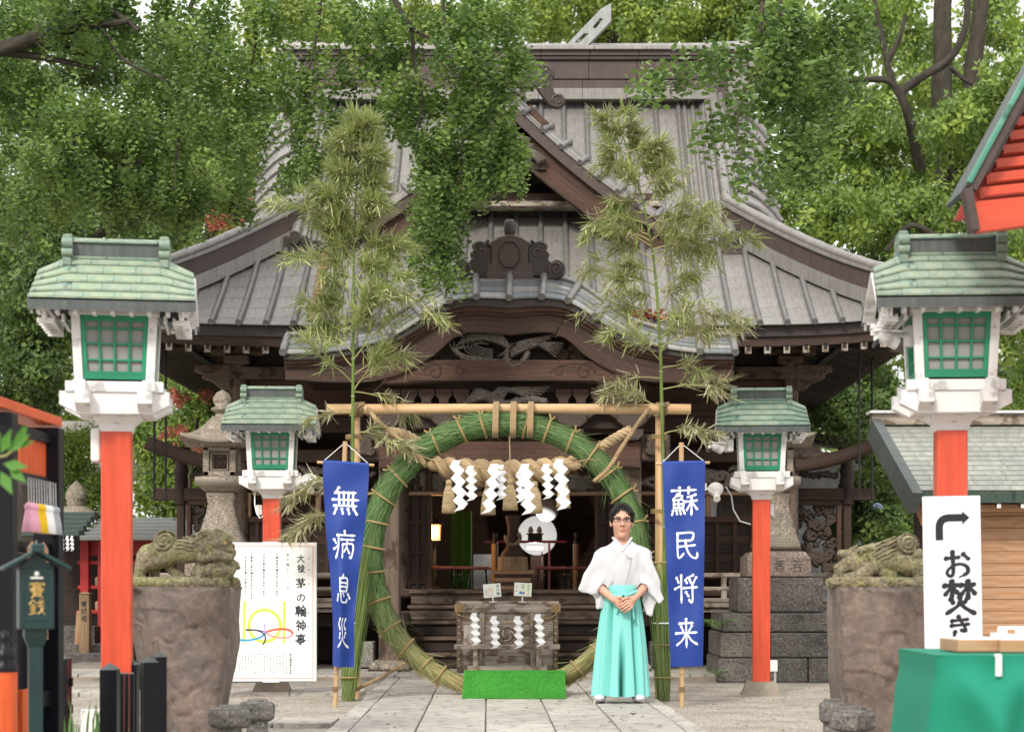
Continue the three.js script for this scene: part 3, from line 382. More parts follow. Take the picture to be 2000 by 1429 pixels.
// triangular gable on the front slope
{
  const K = 16, cv = (side) => Array.from({ length: K + 1 }, (_, i) => { const s = i / K; return [side * s * DX, yVerge(s)]; }), z0 = zl(24.1);
  const full = [...cv(-1).reverse().slice(0, -1), ...cv(1)];
  const dorm = mesh('front_gable_roof', (() => { const gs = []; for (const s of [-1, 1]) { const c = cv(s), rows = c.map(([x, y]) => [V(x, y, z0 - 0.28), V(x, y, -2.6)]); gs.push(shell(s > 0 ? rows : rows.map((q) => q.slice().reverse()), 0.06)); } return merge(gs); })(), M.roof, S);
  for (const s of [-1, 1]) {
    const c = cv(s), nrm = (i) => { const a = c[Math.max(0, i - 1)], b = c[Math.min(K, i + 1)], L = Math.hypot(b[0] - a[0], b[1] - a[1]); return [(b[1] - a[1]) / L * s, -(b[0] - a[0]) / L * s]; };
    const at = (i, n, z) => { const f = Math.floor(Math.min(i, K - 1e-6)), k = i - f, x = lerp(c[f][0], c[f + 1][0], k), y = lerp(c[f][1], c[f + 1][1], k), q = nrm(Math.round(i)); return V(x + q[0] * n, y + q[1] * n, z); };
    for (let b = 0; b < 11; b++) for (let r = 0; r < 3; r++) {      // sheets of the drooping verge, three courses
      const i0 = b / 11 * K, i1 = (b + 1) / 11 * K, o = [[0, z0 - 0.28], [0.05, z0 - 0.17], [0.11, z0 - 0.07], [0.16, z0 + 0.01]], A = o[r], B = o[r + 1];
      const rows = [[at(i0, A[0] + 0.006, A[1]), at(i1, A[0] + 0.006, A[1])], [at(i0, B[0], B[1] + 0.012), at(i1, B[0], B[1] + 0.012)]]; mesh('roof_panel', shell(s > 0 ? rows : rows.map((q) => q.reverse()), 0.02), r % 2 ? M.roofC : M.roof, dorm);
    }
    for (let b = 0; b <= 11; b++) mesh('batten', tube([at(b / 11 * K, -0.035, z0 - 0.5), at(b / 11 * K, -0.035, z0 - 0.28), at(b / 11 * K, 0.03, z0 - 0.14), at(b / 11 * K, 0.1, z0 - 0.02), at(b / 11 * K, 0.16, z0 + 0.05)], 0.038, 8), M.rib, dorm);
    const half = c.slice(1); if (s < 0) half.reverse();
    mesh('verge_edge', sweep(half.concat([]), [[z0, 0.15], [z0, 0.31], [z0 - 0.3, 0.31], [z0 - 0.3, 0.15]]), M.brown, dorm);
    mesh('barge_board', sweep(s > 0 ? c : c.slice().reverse(), (q, x) => { const w = 0.36 - 0.08 * Math.abs(x) / DX; return [[z0 - 0.08, 0.3], [z0 - 0.08, 0.3 + w], [z0 - 0.17, 0.3 + w], [z0 - 0.17, 0.3]]; }), M.woodR, dorm);
    mesh('barge_moulding', sweep(s > 0 ? c : c.slice().reverse(), (q, x) => { const w = 0.36 - 0.08 * Math.abs(x) / DX; return [[z0 - 0.05, 0.3 + w - 0.05], [z0 - 0.05, 0.3 + w], [z0 - 0.08, 0.3 + w], [z0 - 0.08, 0.3 + w - 0.05]]; }), M.wood, dorm);
  }
  const zb = zl(24.85);
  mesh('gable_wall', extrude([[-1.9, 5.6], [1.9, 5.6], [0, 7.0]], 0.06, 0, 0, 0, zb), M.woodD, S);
  const gb = mesh('gable_beam', [box(3.7, 0.16, 0.2, 0, sY(391, 24.6), zl(24.6), 0.02)], M.wood, S); mesh('gable_sill', box(3.9, 0.07, 0.34, 0, sY(404, 24.6), zl(24.55), 0.01), M.weather, gb);
  mesh('gable_beam', box(2.2, 0.1, 0.16, 0, sY(352, 24.7), zl(24.72), 0.01), M.woodD, S);
  for (const x of [-0.75, 0, 0.75]) { const b = mesh('bracket', [box(0.26, 0.09, 0.2, x, sY(372, 24.6), zl(24.6), 0.02), box(0.16, 0.1, 0.16, x, sY(360, 24.6), zl(24.62), 0.02), box(0.4, 0.07, 0.14, x, sY(352, 24.6), zl(24.62), 0.02)], M.wood, S); b.name = 'bracket'; }
  // hanging carving under the apex
  const C = (x, y) => [lx(x, 24.12), sY(y, 24.12)], st = [];
  for (let k = 0; k < 9; k++) st.push([bez(C(1012, 300), C(1000 - k * 2, 290), C(985 - k * 3, 300 + k * 2), C(962 - k, 312 + k)), [0.03, 0.012], 1], [bez(C(1015, 300), C(1030 + k, 285 + k * 2), C(1048, 296 + k * 2), C(1066 - k * 2, 312 + k)), [0.03, 0.012], 1]);
  for (const [x, y, r] of [[1000, 276, 0.06], [1024, 276, 0.06], [1012, 268, 0.05], [990, 290, 0.05], [1036, 290, 0.05], [1046, 302, 0.04], [980, 302, 0.04], [1004, 320, 0.05], [1030, 321, 0.04]]) st.push([spiral(...C(x, y), r, 1.4, x * 7, x > 1012 ? 1 : -1), 0.018, 0.9]);
  st.push([bez(C(1010, 296), C(1000, 310), C(1003, 326), C(1012, 318)), 0.03, 1]);
  const car = mesh('hanging_carving', relief(...C(956, 328), ...C(1070, 258), st, zl(24.12), 0.08, 90, 60), M.carve, S);
  mesh('carving_backboard', extrude([[-0.42, 6.52], [0.42, 6.52], [0.28, 6.72], [0, 7.08], [-0.28, 6.72]], 0.05, 0.01, 0, 0, zl(24.17)), M.woodD, car);
  // end tile with cloud scrolls on the apex
  const orn = mesh('ridge_end_tile', [extrude([[-0.24, 7.62], [0.24, 7.62], [0.2, 7.98], [0.1, 8.1], [-0.1, 8.1], [-0.2, 7.98]], 0.16, 0.02, 0, 0, z0 - 0.2), cyl(0.05, 0.05, 0.2, 12).rotateX(Math.PI / 2).translate(0, 8.12, z0 - 0.15)], M.brown, S);
  for (const s of [-1, 1]) scrolls(orn, 0, sY(182, 24.25), z0 - 0.15, s, 24.25 / FPX, ...CURL2);
  mesh('gable_ridge', [box(0.3, 0.3, 2.2, 0, 7.68, -1.5, 0.02), cyl(0.07, 0.07, 2.3, 10).rotateX(Math.PI / 2).translate(0, 7.88, -1.45)], M.roof, S);
}
// curved porch gable
const KH = [[0, 4.585], [0.32, 4.58], [0.58, 4.545], [0.81, 4.465], [1.05, 4.3], [1.25, 4.155], [1.42, 4.055], [1.62, 3.99], [1.8, 3.95], [2.15, 3.9], [2.56, 3.89]];
const kara = (() => { const c = new THREE.SplineCurve([...KH.slice(1).reverse().map((q) => new THREE.Vector2(-q[0], q[1])), ...KH.map((q) => new THREE.Vector2(...q))]); return c.getSpacedPoints(60).map((p) => [p.x, p.y]); })();
{
  const zf = zl(20.85), sc = (x) => 1 - 0.3 * Math.min(1, Math.abs(x) / 1.3);
  const fr = kara.map((c, i) => { const a = kara[Math.max(0, i - 1)], b = kara[Math.min(60, i + 1)], L = Math.hypot(b[0] - a[0], b[1] - a[1]); return [(b[1] - a[1]) / L, -(b[0] - a[0]) / L]; });
  const at = (i, n, z) => { const f = Math.min(59, Math.floor(i)), k = i - f, q = fr[Math.round(i)], x = lerp(kara[f][0], kara[f + 1][0], k); return V(x + q[0] * n * sc(x), lerp(kara[f][1], kara[f + 1][1], k) + q[1] * n * sc(x), z); };
  const kr = mesh('porch_roof', shell([kara.map(([x, y]) => V(x, y + 0.05, zf - 0.4)), kara.map(([x, y]) => V(x, y + 0.05, -0.9 + (Math.abs(x) > 1 ? 1.2 : 0)))], 0.06), M.karaRoof, S);
  const o = [[-0.07, zf - 0.42], [0.01, zf - 0.3], [0.09, zf - 0.19], [0.175, zf - 0.09], [0.26, zf]];
  for (let b = 0; b < 14; b++) for (let r = 0; r < 4; r++) { const i0 = b / 14 * 60, i1 = (b + 1) / 14 * 60, A = o[r], B = o[r + 1], n = 5; mesh('roof_panel', shell([Array.from({ length: n }, (_, q) => at(lerp(i0, i1, q / (n - 1)), A[0] + 0.006, A[1])), Array.from({ length: n }, (_, q) => at(lerp(i0, i1, q / (n - 1)), B[0] - 0.002, B[1] + 0.012))], 0.02), (b + r) % 3 ? M.karaRoof : M.roofC, kr); }
  for (let b = 0; b <= 14; b++) mesh('batten', tube(o.map(([n, z]) => at(b / 14 * 60, n - 0.03, z)).concat([at(b / 14 * 60, 0.27, zf + 0.05)]), (t) => 0.04 + (Math.round(t * 5) % 2 ? 0.004 : 0), 10), M.rib, kr);
  mesh('roof_edge_roll', tube(kara.map(([x, y]) => V(x, y + 0.08, zf - 0.42)), 0.03, 8), M.roof, kr);
  const sw = (n0, n1, za, zb2, m, name, par = S) => mesh(name, sweep(kara, (q, x) => { const k = sc(x); return [[za, n0 * k], [za, n1 * k], [zb2, n1 * k], [zb2, n0 * k]]; }), m, par);
  sw(0.255, 0.375, zf - 0.02, zf - 0.3, M.brownD, 'verge_edge', kr);
  mesh('edge_timber', sweep(kara, (q, x) => { const k = sc(x), w = 0.012 * noise3(x * 9, 1, 2); return [[zf - 0.06, 0.37 * k], [zf - 0.06, 0.42 * k + w], [zf - 0.3, 0.42 * k + w], [zf - 0.3, 0.37 * k]]; }), M.woodR, kr);
  // the wide bargeboard with a cusp on each side
  const bw = (x) => { const a = Math.abs(x); return 0.25 + 0.05 * Math.exp(-(((a - 0.83) / 0.09) ** 2)) + 0.06 * smooth(a, 0.9, 1.3) - 0.12 * smooth(a, 1.5, 2.5); };
  const fine = (() => { const c = []; for (let i = 0; i < 60; i++) for (let k = 0; k < 3; k++) c.push([lerp(kara[i][0], kara[i + 1][0], k / 3), lerp(kara[i][1], kara[i + 1][1], k / 3)]); c.push(kara[60]); return c; })();
  mesh('barge_board', sweep(fine, (q, x) => { const k = sc(x); return [[zf - 0.14, 0.41 * k], [zf - 0.14, 0.41 * k + bw(x)], [zf - 0.24, 0.41 * k + bw(x)], [zf - 0.24, 0.41 * k]]; }), M.wood, S);
  mesh('barge_moulding', sweep(fine, (q, x) => { const k = sc(x); return [[zf - 0.11, 0.41 * k], [zf - 0.11, 0.41 * k + 0.05], [zf - 0.14, 0.41 * k + 0.05], [zf - 0.14, 0.41 * k]]; }), M.woodR, S);
  mesh('porch_soffit', sweep(kara, (q, x) => { const k = sc(x); return [[zf - 0.2, 0.4 * k], [zf - 0.2, 0.43 * k], [0.2, 0.43 * k], [0.2, 0.4 * k]]; }), M.woodD, S);
  for (const s of [-1, 1]) for (let k = 0; k < 9; k++) { const x = s * (1.75 + (k % 9) * 0.0), z = zf - 0.3 - k * 0.16; mesh('porch_rafter', beam(V(s * 1.45, 3.82, z), V(s * 2.5, 3.66, z), 0.06, 0.07), M.woodD, S); }
  // end tile
  const orn = mesh('porch_end_tile', [extrude([[-0.26, 4.6], [0.26, 4.6], [0.25, 4.74], [0.2, 4.78], [0.2, 4.96], [0.24, 5.0], [0.12, 5.07], [0, 5.1], [-0.12, 5.07], [-0.24, 5.0], [-0.2, 4.96], [-0.2, 4.78], [-0.25, 4.74]], 0.12, 0.015, 0, 0, zf - 0.42), box(0.54, 0.09, 0.18, 0, 4.62, zf - 0.4, 0.01)], M.brown, S);
  mesh('tile_frame', N(new THREE.TorusGeometry(0.14, 0.016, 8, 8)).rotateZ(Math.PI / 8).scale(0.9, 1.15, 1).translate(0, 4.88, zf - 0.345), M.brownD, orn); mesh('tile_knob', lathe([[0, 0], [0.05, 0], [0.07, 0.07], [0.07, 0.16], [0.045, 0.2], [0, 0.205]], 12, 0, 5.09, zf - 0.42), M.brownD, orn);
  for (const s of [-1, 1]) { scrolls(orn, 0, sY(539, 21.25), zf - 0.4, s, 21.25 / FPX, ...CURL1); mesh('scroll', tube(spiral(s * 0.24, 5.0, 0.045, 1.2, 90, -s).map(([x, y]) => V(x, y, zf - 0.4)), 0.018, 6), M.brownD, orn); }
  // field inside the gable
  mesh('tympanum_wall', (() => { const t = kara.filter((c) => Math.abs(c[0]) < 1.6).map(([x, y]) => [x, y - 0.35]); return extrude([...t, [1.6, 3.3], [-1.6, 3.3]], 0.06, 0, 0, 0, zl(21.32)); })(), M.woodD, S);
  const d = 21.12, C = (x, y) => [lx(x, d), sY(y, d)], st = [], f = (a, b, c, e, r, h = 1) => st.push([bez(C(...a), C(...b), C(...c), C(...e)), r, h]);
  for (let k = 0; k < 6; k++) f([1000, 695 - k * 2], [1030, 680 - k * 5], [1060, 672 + k * 2 - 8], [1100 - k * 3, 672 + k * 5], [0.024, 0.011]);          // right wing
  for (let k = 0; k < 6; k++) f([994, 680], [985 - k * 4, 650 + k * 2], [960 - k * 6, 643 + k * 3], [915 - k * 5, 646 + k * 6], [0.021, 0.011]);          // raised wing
  for (let k = 0; k < 5; k++) { f([985, 712 - k * 2], [930 - k * 8, 716 - k * 3], [880 - k * 3, 700 - k * 6], [877 + k * 10, 664 + k * 4], [0.016, 0.011]); f([960, 700 - k * 4], [925, 700 - k * 5], [900 + k * 4, 690 - k * 6], [905 + k * 12, 660 + k * 3], [0.014, 0.009]); f([985, 715], [960 - k * 6, 722 - k], [940 - k * 10, 712], [930 - k * 9, 705 - k * 4], [0.018, 0.01]); }
  for (let k = 0; k < 4; k++) f([1008, 672], [1030, 660 + k * 4], [1050 + k * 5, 665], [1090 - k * 8, 650 + k * 6], [0.016, 0.01]);
  f([1030, 690], [1020, 720], [995, 722], [990, 705], [0.035, 0.06]); f([990, 712], [985, 695], [995, 682], [988, 690], 0.035); f([985, 690], [978, 694], [975, 696], [972, 697], [0.02, 0.006]); for (let k = 0; k < 4; k++) f([990, 684], [988 + k * 4, 678], [990 + k * 4, 674], [986 + k * 5, 672], 0.012);
  mesh('phoenix_carving', relief(...C(866, 722), ...C(1108, 640), st, zl(d), 0.09, 250, 100, 0.3), M.carve, S);
  const cl = []; const rc = rng(3); for (let k = 0; k < 46; k++) { const s = k % 2 ? 1 : -1, x = s > 0 ? rr(1085, 1175, rc) : rr(800, 890, rc), y = rr(668, 704, rc); cl.push([spiral(...C(x, y), rr(0.03, 0.07, rc), 1.2, rr(0, 360, rc), s), 0.02]); }
  mesh('cloud_carving', relief(...C(790, 708), ...C(1186, 660), cl, zl(21.27), 0.06, 150, 30), M.woodCarve, S);
  // arched tie beam with scrolls, frieze, lower brackets and beam
  const rb = mesh('rainbow_beam', (() => { const top = [], bot = []; for (let i = 0; i <= 24; i++) { const x = lerp(-1.45, 1.45, i / 24); top.push([x, 3.63]); bot.push([x, 3.385 + 0.05 * (1 - (x / 1.25) ** 2) * (Math.abs(x) < 1.25 ? 1 : 0)]); } return boxUV(extrude([...bot, ...top.reverse()], 0.2, 0.015, 0, 0, zl(21.15))); })(), M.woodR, S);
  for (const s of [-1, 1]) { mesh('beam_scroll', [tube(spiral(s * 0.86, 3.51, 0.12, 1.3, s > 0 ? 0 : 180, s).map(([x, y]) => V(x, y, zl(21.04))), 0.014, 6), tube(bez([s * 0.98, 3.5], [s * 0.9, 3.66], [s * 0.6, 3.62], [s * 0.45, 3.5]).map(([x, y]) => V(x, y, zl(21.04))), 0.012, 6), tube(spiral(s * 0.55, 3.52, 0.07, 1.1, 90, -s).map(([x, y]) => V(x, y, zl(21.04))), 0.012, 6)], M.wood, rb); }
  mesh('beam_moulding', box(2.3, 0.03, 0.03, 0, 3.42, zl(21.04), 0.008), M.wood, rb);
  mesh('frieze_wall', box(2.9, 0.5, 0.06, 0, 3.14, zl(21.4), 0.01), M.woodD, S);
  mesh('frieze_rail', box(2.9, 0.09, 0.16, 0, 3.12, zl(21.3), 0.01), M.wood, S);
  for (let k = 0; k < 10; k++) { const x = (k < 5 ? -1.36 : 0.62) + (k % 5) * 0.2; mesh('frieze_block', extrude([[-0.09, 0.16], [0.09, 0.16], [0.09, 0.09], [0.05, 0.04], [0.05, 0], [-0.05, 0], [-0.05, 0.04], [-0.09, 0.09]], 0.12, 0.005, x, 3.17, zl(21.28)), M.wood, S); }
  const D2 = (x, y) => [lx(x, 21.2), sY(y, 21.2)], dr = [], g2 = (a, b, c, e, r) => dr.push([bez(D2(...a), D2(...b), D2(...c), D2(...e)), r]);
  for (let k = 0; k < 7; k++) { g2([975, 785], [950, 775 - k * 3], [930, 780 - k * 3], [905 + k * 4, 790 - k * 5], [0.03, 0.012]); g2([985, 765], [1000, 752 + k], [1030, 760 + k * 3], [1072 - k * 5, 756 + k * 5], [0.022, 0.012]); g2([955 + k * 4, 785], [958 + k * 4, 772], [966 + k * 4, 766], [975 + k * 3, 758], 0.02); }
  g2([965, 782], [985, 796], [1000, 792], [1010, 785], 0.06); g2([1010, 790], [1020, 780], [1030, 778], [1062, 785], 0.05); 
  mesh('dragon_carving', relief(...D2(898, 806), ...D2(1078, 748), dr, zl(21.2), 0.1, 190, 70, 0.3), M.carve, S);
  // under the crossbar: brackets and the lower curved beam
  for (const x of [-1.41, -0.72, 0.72, 1.41]) mesh('bracket', [extrude([[-0.16, 0.1], [0.16, 0.1], [0.16, 0.03], [0.08, -0.03], [-0.08, -0.03], [-0.16, 0.03]], 0.22, 0.01, x, 2.93, zl(21.3)), extrude([[-0.27, 0.07], [0.27, 0.07], [0.27, 0], [0.16, -0.08], [-0.16, -0.08], [-0.27, 0]], 0.12, 0.01, x, 3.06, zl(21.3)), extrude([[-0.12, 0.06], [0.12, 0.06], [0.12, 0.0], [0.06, -0.05], [-0.06, -0.05], [-0.12, 0.0]], 0.2, 0.01, x, 2.8, zl(21.3))], M.woodCarve, S);
  mesh('lower_beam', (() => { const top = [], bot = []; for (let i = 0; i <= 20; i++) { const x = lerp(-1.5, 1.5, i / 20); top.push([x, 2.72]); bot.push([x, 2.44 + 0.06 * (1 - (x / 1.5) ** 2)]); } return boxUV(extrude([...bot, ...top.reverse()], 0.2, 0.015, 0, 0, zl(21.4))); })(), M.woodR, S);
  for (const s of [-1, 1]) {
    const x = s * 1.41;
    mesh('porch_pillar', [box(0.24, 2.75, 0.24, x, 1.5, zl(21.55), 0.02)], M.weatherD, S); mesh('pillar_base', jitter(sqlathe([[0.24, 0.07], [0.22, 0.14], [0.16, 0.2]]), 0.01, 6).translate(x, 0, zl(21.55)), M.granite, S);
    // carved beam nose, tie back to the hall
    const cs = []; for (let k = 0; k < 12; k++) cs.push([spiral(s * (1.62 + 0.04 * (k % 4)), 2.62 + 0.07 * Math.floor(k / 4), 0.05, 1.2, k * 77, s), 0.022]);
    mesh('beam_nose', [relief(s > 0 ? 1.5 : -1.88, 2.5, s > 0 ? 1.88 : -1.5, 2.86, cs, zl(21.32), 0.06, 40, 40), box(0.36, 0.32, 0.12, s * 1.68, 2.67, zl(21.4), 0.05)], M.woodCarve, S);
    mesh('tie_beam', tube(Array.from({ length: 9 }, (_, i) => V(x, 2.6 + 0.35 * Math.sin(i / 8 * 1.5), lerp(zl(21.6), 0, i / 8))), 0.09, 6), M.wood, S);
  }
}
// walls and frame of the hall
{
  const pil = (x, d = 24, r = 0.13) => mesh('pillar', cyl(r, r, 3.6, 20, x, 2.4, zl(d)).rotateY(0), M.weatherD, S);
  for (const s of [-1, 1]) { pil(s * 3.58); pil(s * 1.5); mesh('pillar', cyl(0.13, 0.13, 3.6, 14, s * 3.58, 2.4, -5), M.wood, S); }
  const hb = (y, h, w, m, name = 'tie_beam', dz = 0.02, L = 7.5) => mesh(name, box(L, h, w, 0, y, dz, 0.012), m, S);
  hb(3.83, 0.16, 0.2, M.weatherD, 'tie_beam', 0.03, 7.9); hb(4.3, 0.3, 0.14, M.woodR, 'wall_plate'); hb(3.5, 0.5, 0.06, M.woodR, 'upper_wall', -0.05, 7.1); hb(4.05, 0.3, 0.06, M.woodD, 'upper_wall', -0.06, 7.1);
  hb(3.15, 0.2, 0.2, M.wood, 'tie_beam', 0.03); hb(2.75, 0.16, 0.22, M.wood, 'lintel', 0.03);
  const rc = rng(12); for (const [a, b] of [[-3.4, -1.62], [-1.36, 1.36], [1.62, 3.4]]) { const st = []; for (let k = 0; k < (b - a) * 16; k++) { const x = rr(a, b, rc), y = rr(2.32, 2.62, rc); st.push([bez([x, y], [x + 0.1, y + 0.09], [x + 0.14, y - 0.06], [x + 0.24, y + 0.02]), 0.016]); } mesh('carved_transom', relief(a, 2.28, b, 2.66, st, -0.02, 0.03, 110, 22, 0.3), mat([0.4, 0.345, 0.3], { map: T.stain, roughness: 0.9 }), S); mesh('transom_rail', box(b - a, 0.05, 0.1, (a + b) / 2, 2.27, 0.02, 0.008), M.tan, S); }
  for (const s of [-1, 1]) {
    const x0 = s * 1.63, x1 = s * 3.45, xm = (x0 + x1) / 2, w = Math.abs(x1 - x0);
    const wp = mesh('lower_wall', box(w, 0.72, 0.05, xm, 1.56, -0.03, 0.005), M.wood, S);
    mesh('wall_rail', box(w, 0.08, 0.1, xm, 1.93, 0, 0.01), M.woodR, wp); mesh('wall_rail', box(w, 0.09, 0.1, xm, 1.2, 0, 0.01), M.woodR, wp);
    for (let k = 0; k < 8; k++) mesh('wall_stile', box(0.05, 0.65, 0.05, lerp(x0, x1, (k + 0.5) / 8), 1.56, 0.015, 0.006), M.woodR, wp);
    for (let k = 0; k < 5; k++) mesh('wall_board', box(w - 0.02, 0.118, 0.02, xm, 1.3 + k * 0.122, 0, 0.004), k % 2 ? M.wood : M.woodD, wp);
    for (let k = 0; k < 3; k++) mesh('window_post', box(0.07, 0.32, 0.08, lerp(x0, x1, k / 2), 2.12, 0, 0.008), M.tan, wp);
    // bracket sets on the corner pillar, carved noses
    const cx = s * 3.58;
    mesh('bracket', [box(0.34, 0.12, 0.34, cx, 4.0, 0.04, 0.03), box(0.7, 0.09, 0.14, cx, 4.1, 0.06, 0.03), box(0.16, 0.1, 0.16, cx - s * 0.28, 4.19, 0.06, 0.02), box(0.16, 0.1, 0.16, cx + s * 0.28, 4.19, 0.06, 0.02)], M.weatherD, S);
    mesh('beam_nose', [extrude([[0, 0.09], [0.42, 0.09], [0.44, 0.03], [0.34, 0.0], [0.34, -0.06], [0.22, -0.1], [0.1, -0.2], [0, -0.2]].map(([x, y]) => [s * x, y]), 0.16, 0.02, cx + s * 0.1, 3.83, 0.04), tube(spiral(cx + s * 0.42, 3.82, 0.05, 1.1, 0, s).map(([x, y]) => V(x, y, 0.13)), 0.014, 6)], M.weatherD, S);
    // lion-head nose lower on the outer corner
    mesh('carved_head', sdf((X, y, z) => { const x = X * s; return smin(smin(ell(0.16, 0, 0, 0.26, 0.13, 0.13)(x, y, z), ell(0.36, -0.05, 0, 0.14, 0.09, 0.1)(x, y, z), 0.05), ell(0.1, 0.1, 0, 0.16, 0.08, 0.12)(x, y, z), 0.05) + (fbm3(x * 16, y * 22, z * 16, 3) - 0.5) * 0.09; }, [s > 0 ? -0.15 : -0.6, -0.25, -0.22], [s > 0 ? 0.6 : 0.15, 0.25, 0.22], 0.022).translate(cx, 2.78, 0.05), M.woodCarve, S);
    // veranda: floor edge, joists, low rails, posts, foundation stones
    const fl = mesh('veranda_floor', box(2.85, 0.05, 1.25, s * 3.05, 0.89, 0.62, 0.008), M.weather, S), zf = zl(22.8);
    mesh('edge_board', box(2.85, 0.1, 0.06, s * 3.05, 0.85, zf, 0.008), M.weather, fl); mesh('edge_board', box(2.85, 0.05, 0.05, s * 3.05, 0.765, zf - 0.05, 0.008), M.weather, fl); mesh('joist_board', box(2.85, 0.16, 0.05, s * 3.05, 0.64, zf - 0.3, 0.008), M.woodD, fl);
    for (const [y, h] of [[1.2, 0.055], [1.03, 0.05]]) mesh('rail', box(2.75, h, 0.06, s * 3.08, y, zf - 0.05, 0.018), M.weather, fl);
    for (let k = 0; k < 4; k++) mesh('rail_post', box(0.07, 0.36, 0.07, s * (1.75 + k * 0.88), 1.05, zf - 0.06, 0.01), M.weather, fl);
    for (let k = 0; k < 3; k++) { mesh('floor_post', box(0.12, 0.75, 0.12, s * (1.95 + k * 1.05), 0.48, zf - 0.25, 0.01), M.woodD, fl); mesh('foundation_stone', box(0.3, 0.32, 0.3, s * (1.85 + k * 1.05), 0.22, zf + 0.0, 0.015), M.stoneW, S); }
    // side screen with carved panel, post with finial, rails
    const sx = s * 3.72, sp = mesh('side_screen', [box(0.1, 1.75, 0.1, s * 4.42, 1.75, -0.45, 0.01)], M.wood, S);
    mesh('screen_beam', box(1.15, 0.16, 0.14, s * 4.2, 2.28, -0.45, 0.01), M.wood, sp); mesh('screen_beam', box(0.95, 0.09, 0.12, s * 4.0, 2.72, -0.45, 0.01), M.woodD, sp); mesh('screen_post_top', [lathe([[0.09, 2.3], [0.09, 2.7], [0.1, 2.72], [0.1, 2.76], [0.08, 2.78], [0.09, 2.98], [0.12, 3.02], [0.12, 3.05], [0, 3.06]].map(([r, y]) => [r, y - 0.15]), 16, s * 4.42, 0, -0.45)], M.woodD, sp);
    const st = []; for (let k = 0; k < 60; k++) { const x = rr(3.75, 4.3, rc), y = rr(1.25, 2.1, rc); st.push([spiral(s * x, y, rr(0.03, 0.09, rc), 1.2, rr(0, 360, rc), k % 2 ? 1 : -1), rr(0.014, 0.026, rc)]); }
    mesh('carved_panel', relief(s > 0 ? 3.72 : -4.34, 1.2, s > 0 ? 4.34 : -3.72, 2.15, st, -0.5, 0.07, 60, 90), M.woodCarve, sp); mesh('panel_frame', [box(0.62, 0.07, 0.1, s * 4.02, 2.17, -0.45, 0.01), box(0.62, 0.08, 0.1, s * 4.02, 1.18, -0.45, 0.01), box(0.06, 1.0, 0.1, s * 3.74, 1.67, -0.45, 0.01), box(0.06, 1.0, 0.1, s * 4.31, 1.67, -0.45, 0.01)], M.woodR, sp);
    mesh('pierced_rail', relief(s > 0 ? 3.75 : -4.32, 2.46, s > 0 ? 4.32 : -3.75, 2.62, Array.from({ length: 9 }, (_, k) => [spiral(s * (3.82 + k * 0.055), 2.54, 0.04, 1.1, k * 70, 1), 0.014]), -0.45, 0.04, 50, 14), M.woodCarve, sp);
    mesh('screen_roof', tube(Array.from({ length: 9 }, (_, i) => V(s * lerp(3.65, 4.75, i / 8), 2.62 + 0.3 * (i / 8) ** 1.5, 0.15)), (t, a) => 0.05 + 0.04 * Math.abs(Math.cos(a)), 8), M.wood, S);
  }
  // side and back walls, ceiling, floor: a closed dark room
  mesh('room_floor', box(7.0, 0.08, 6.2, 0, 0.98, -2.3, 0.004), M.room, S); mesh('room_ceiling', box(7.1, 0.06, 6, 0, 3.3, -3, 0), M.room, S); mesh('back_wall', box(7.1, 3.4, 0.08, 0, 2.3, -5.3, 0), M.room, S);
  for (const s of [-1, 1]) { mesh('side_wall', box(0.08, 3.4, 5.3, s * 3.54, 2.4, -2.7, 0), M.woodD, S); mesh('floor_skirt', box(0.06, 0.9, 5.2, s * 3.5, 0.5, -2.7, 0), M.woodD, S); mesh('inner_partition', box(0.06, 2.3, 1.6, s * 1.55, 2.15, -0.95, 0), M.room, S); mesh('window_backing', box(1.75, 0.4, 0.03, s * 2.55, 2.1, -0.5, 0), M.room, S); }
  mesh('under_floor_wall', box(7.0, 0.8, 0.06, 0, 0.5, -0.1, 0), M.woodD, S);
  // steps
  const st = mesh('front_steps', box(2.55, 0.16, 1.2, 0, 0.12, zl(22.75), 0.01), M.woodD, S);
  for (let k = 0; k < 5; k++) { const y = 0.075 + (k + 1) * 0.188, d = 22.0 + k * 0.28, w = 2.55; mesh('riser', box(w, 0.155, 0.03, 0, y - 0.1, zl(d + 0.04), 0.004), k > 2 ? M.weatherD : M.woodD, st); mesh('tread', box(w + 0.04, 0.042, 0.34, 0, y - 0.021, zl(d + 0.15), 0.008), k > 2 ? M.weatherD : M.weatherD, st); }
  mesh('floor_nosing', box(2.8, 0.11, 0.1, 0, 0.97, zl(23.3), 0.01), M.weatherD, st);
  for (const s of [-1, 1]) mesh('step_string', box(0.1, 0.3, 1.4, s * 1.33, 0.6, zl(22.7), 0.01).rotateX(0), M.weatherD, st);
  // folded panelled doors either side of the opening
  for (const s of [-1, 1]) { const dr = mesh('door', box(0.28, 1.72, 0.05, s * 1.25, 1.88, -0.05, 0.008), M.woodCarve, S); for (const y of [1.12, 1.5, 1.9, 2.28, 2.7]) mesh('door_rail', box(0.28, 0.06, 0.03, s * 1.25, y, 0, 0.005), M.wood, dr); for (const x of [-0.12, 0, 0.12]) mesh('door_stile', box(0.045, 1.7, 0.035, s * 1.25 + x, 1.88, 0, 0.005), M.wood, dr); mesh('door_edge', box(0.05, 1.75, 0.08, s * 1.09, 1.88, 0, 0.006), M.woodR, dr); }
  for (const s of [-1, 1]) for (const x of [4.35, 4.6]) mesh('hanging_chain', tube(Array.from({ length: 24 }, (_, i) => V(s * x, 4.0 - i * 0.08, 0.9 - (x - 4.35) * 2)), (t) => 0.012 + 0.008 * (Math.round(t * 23) % 2), 5), M.iron, S);
}
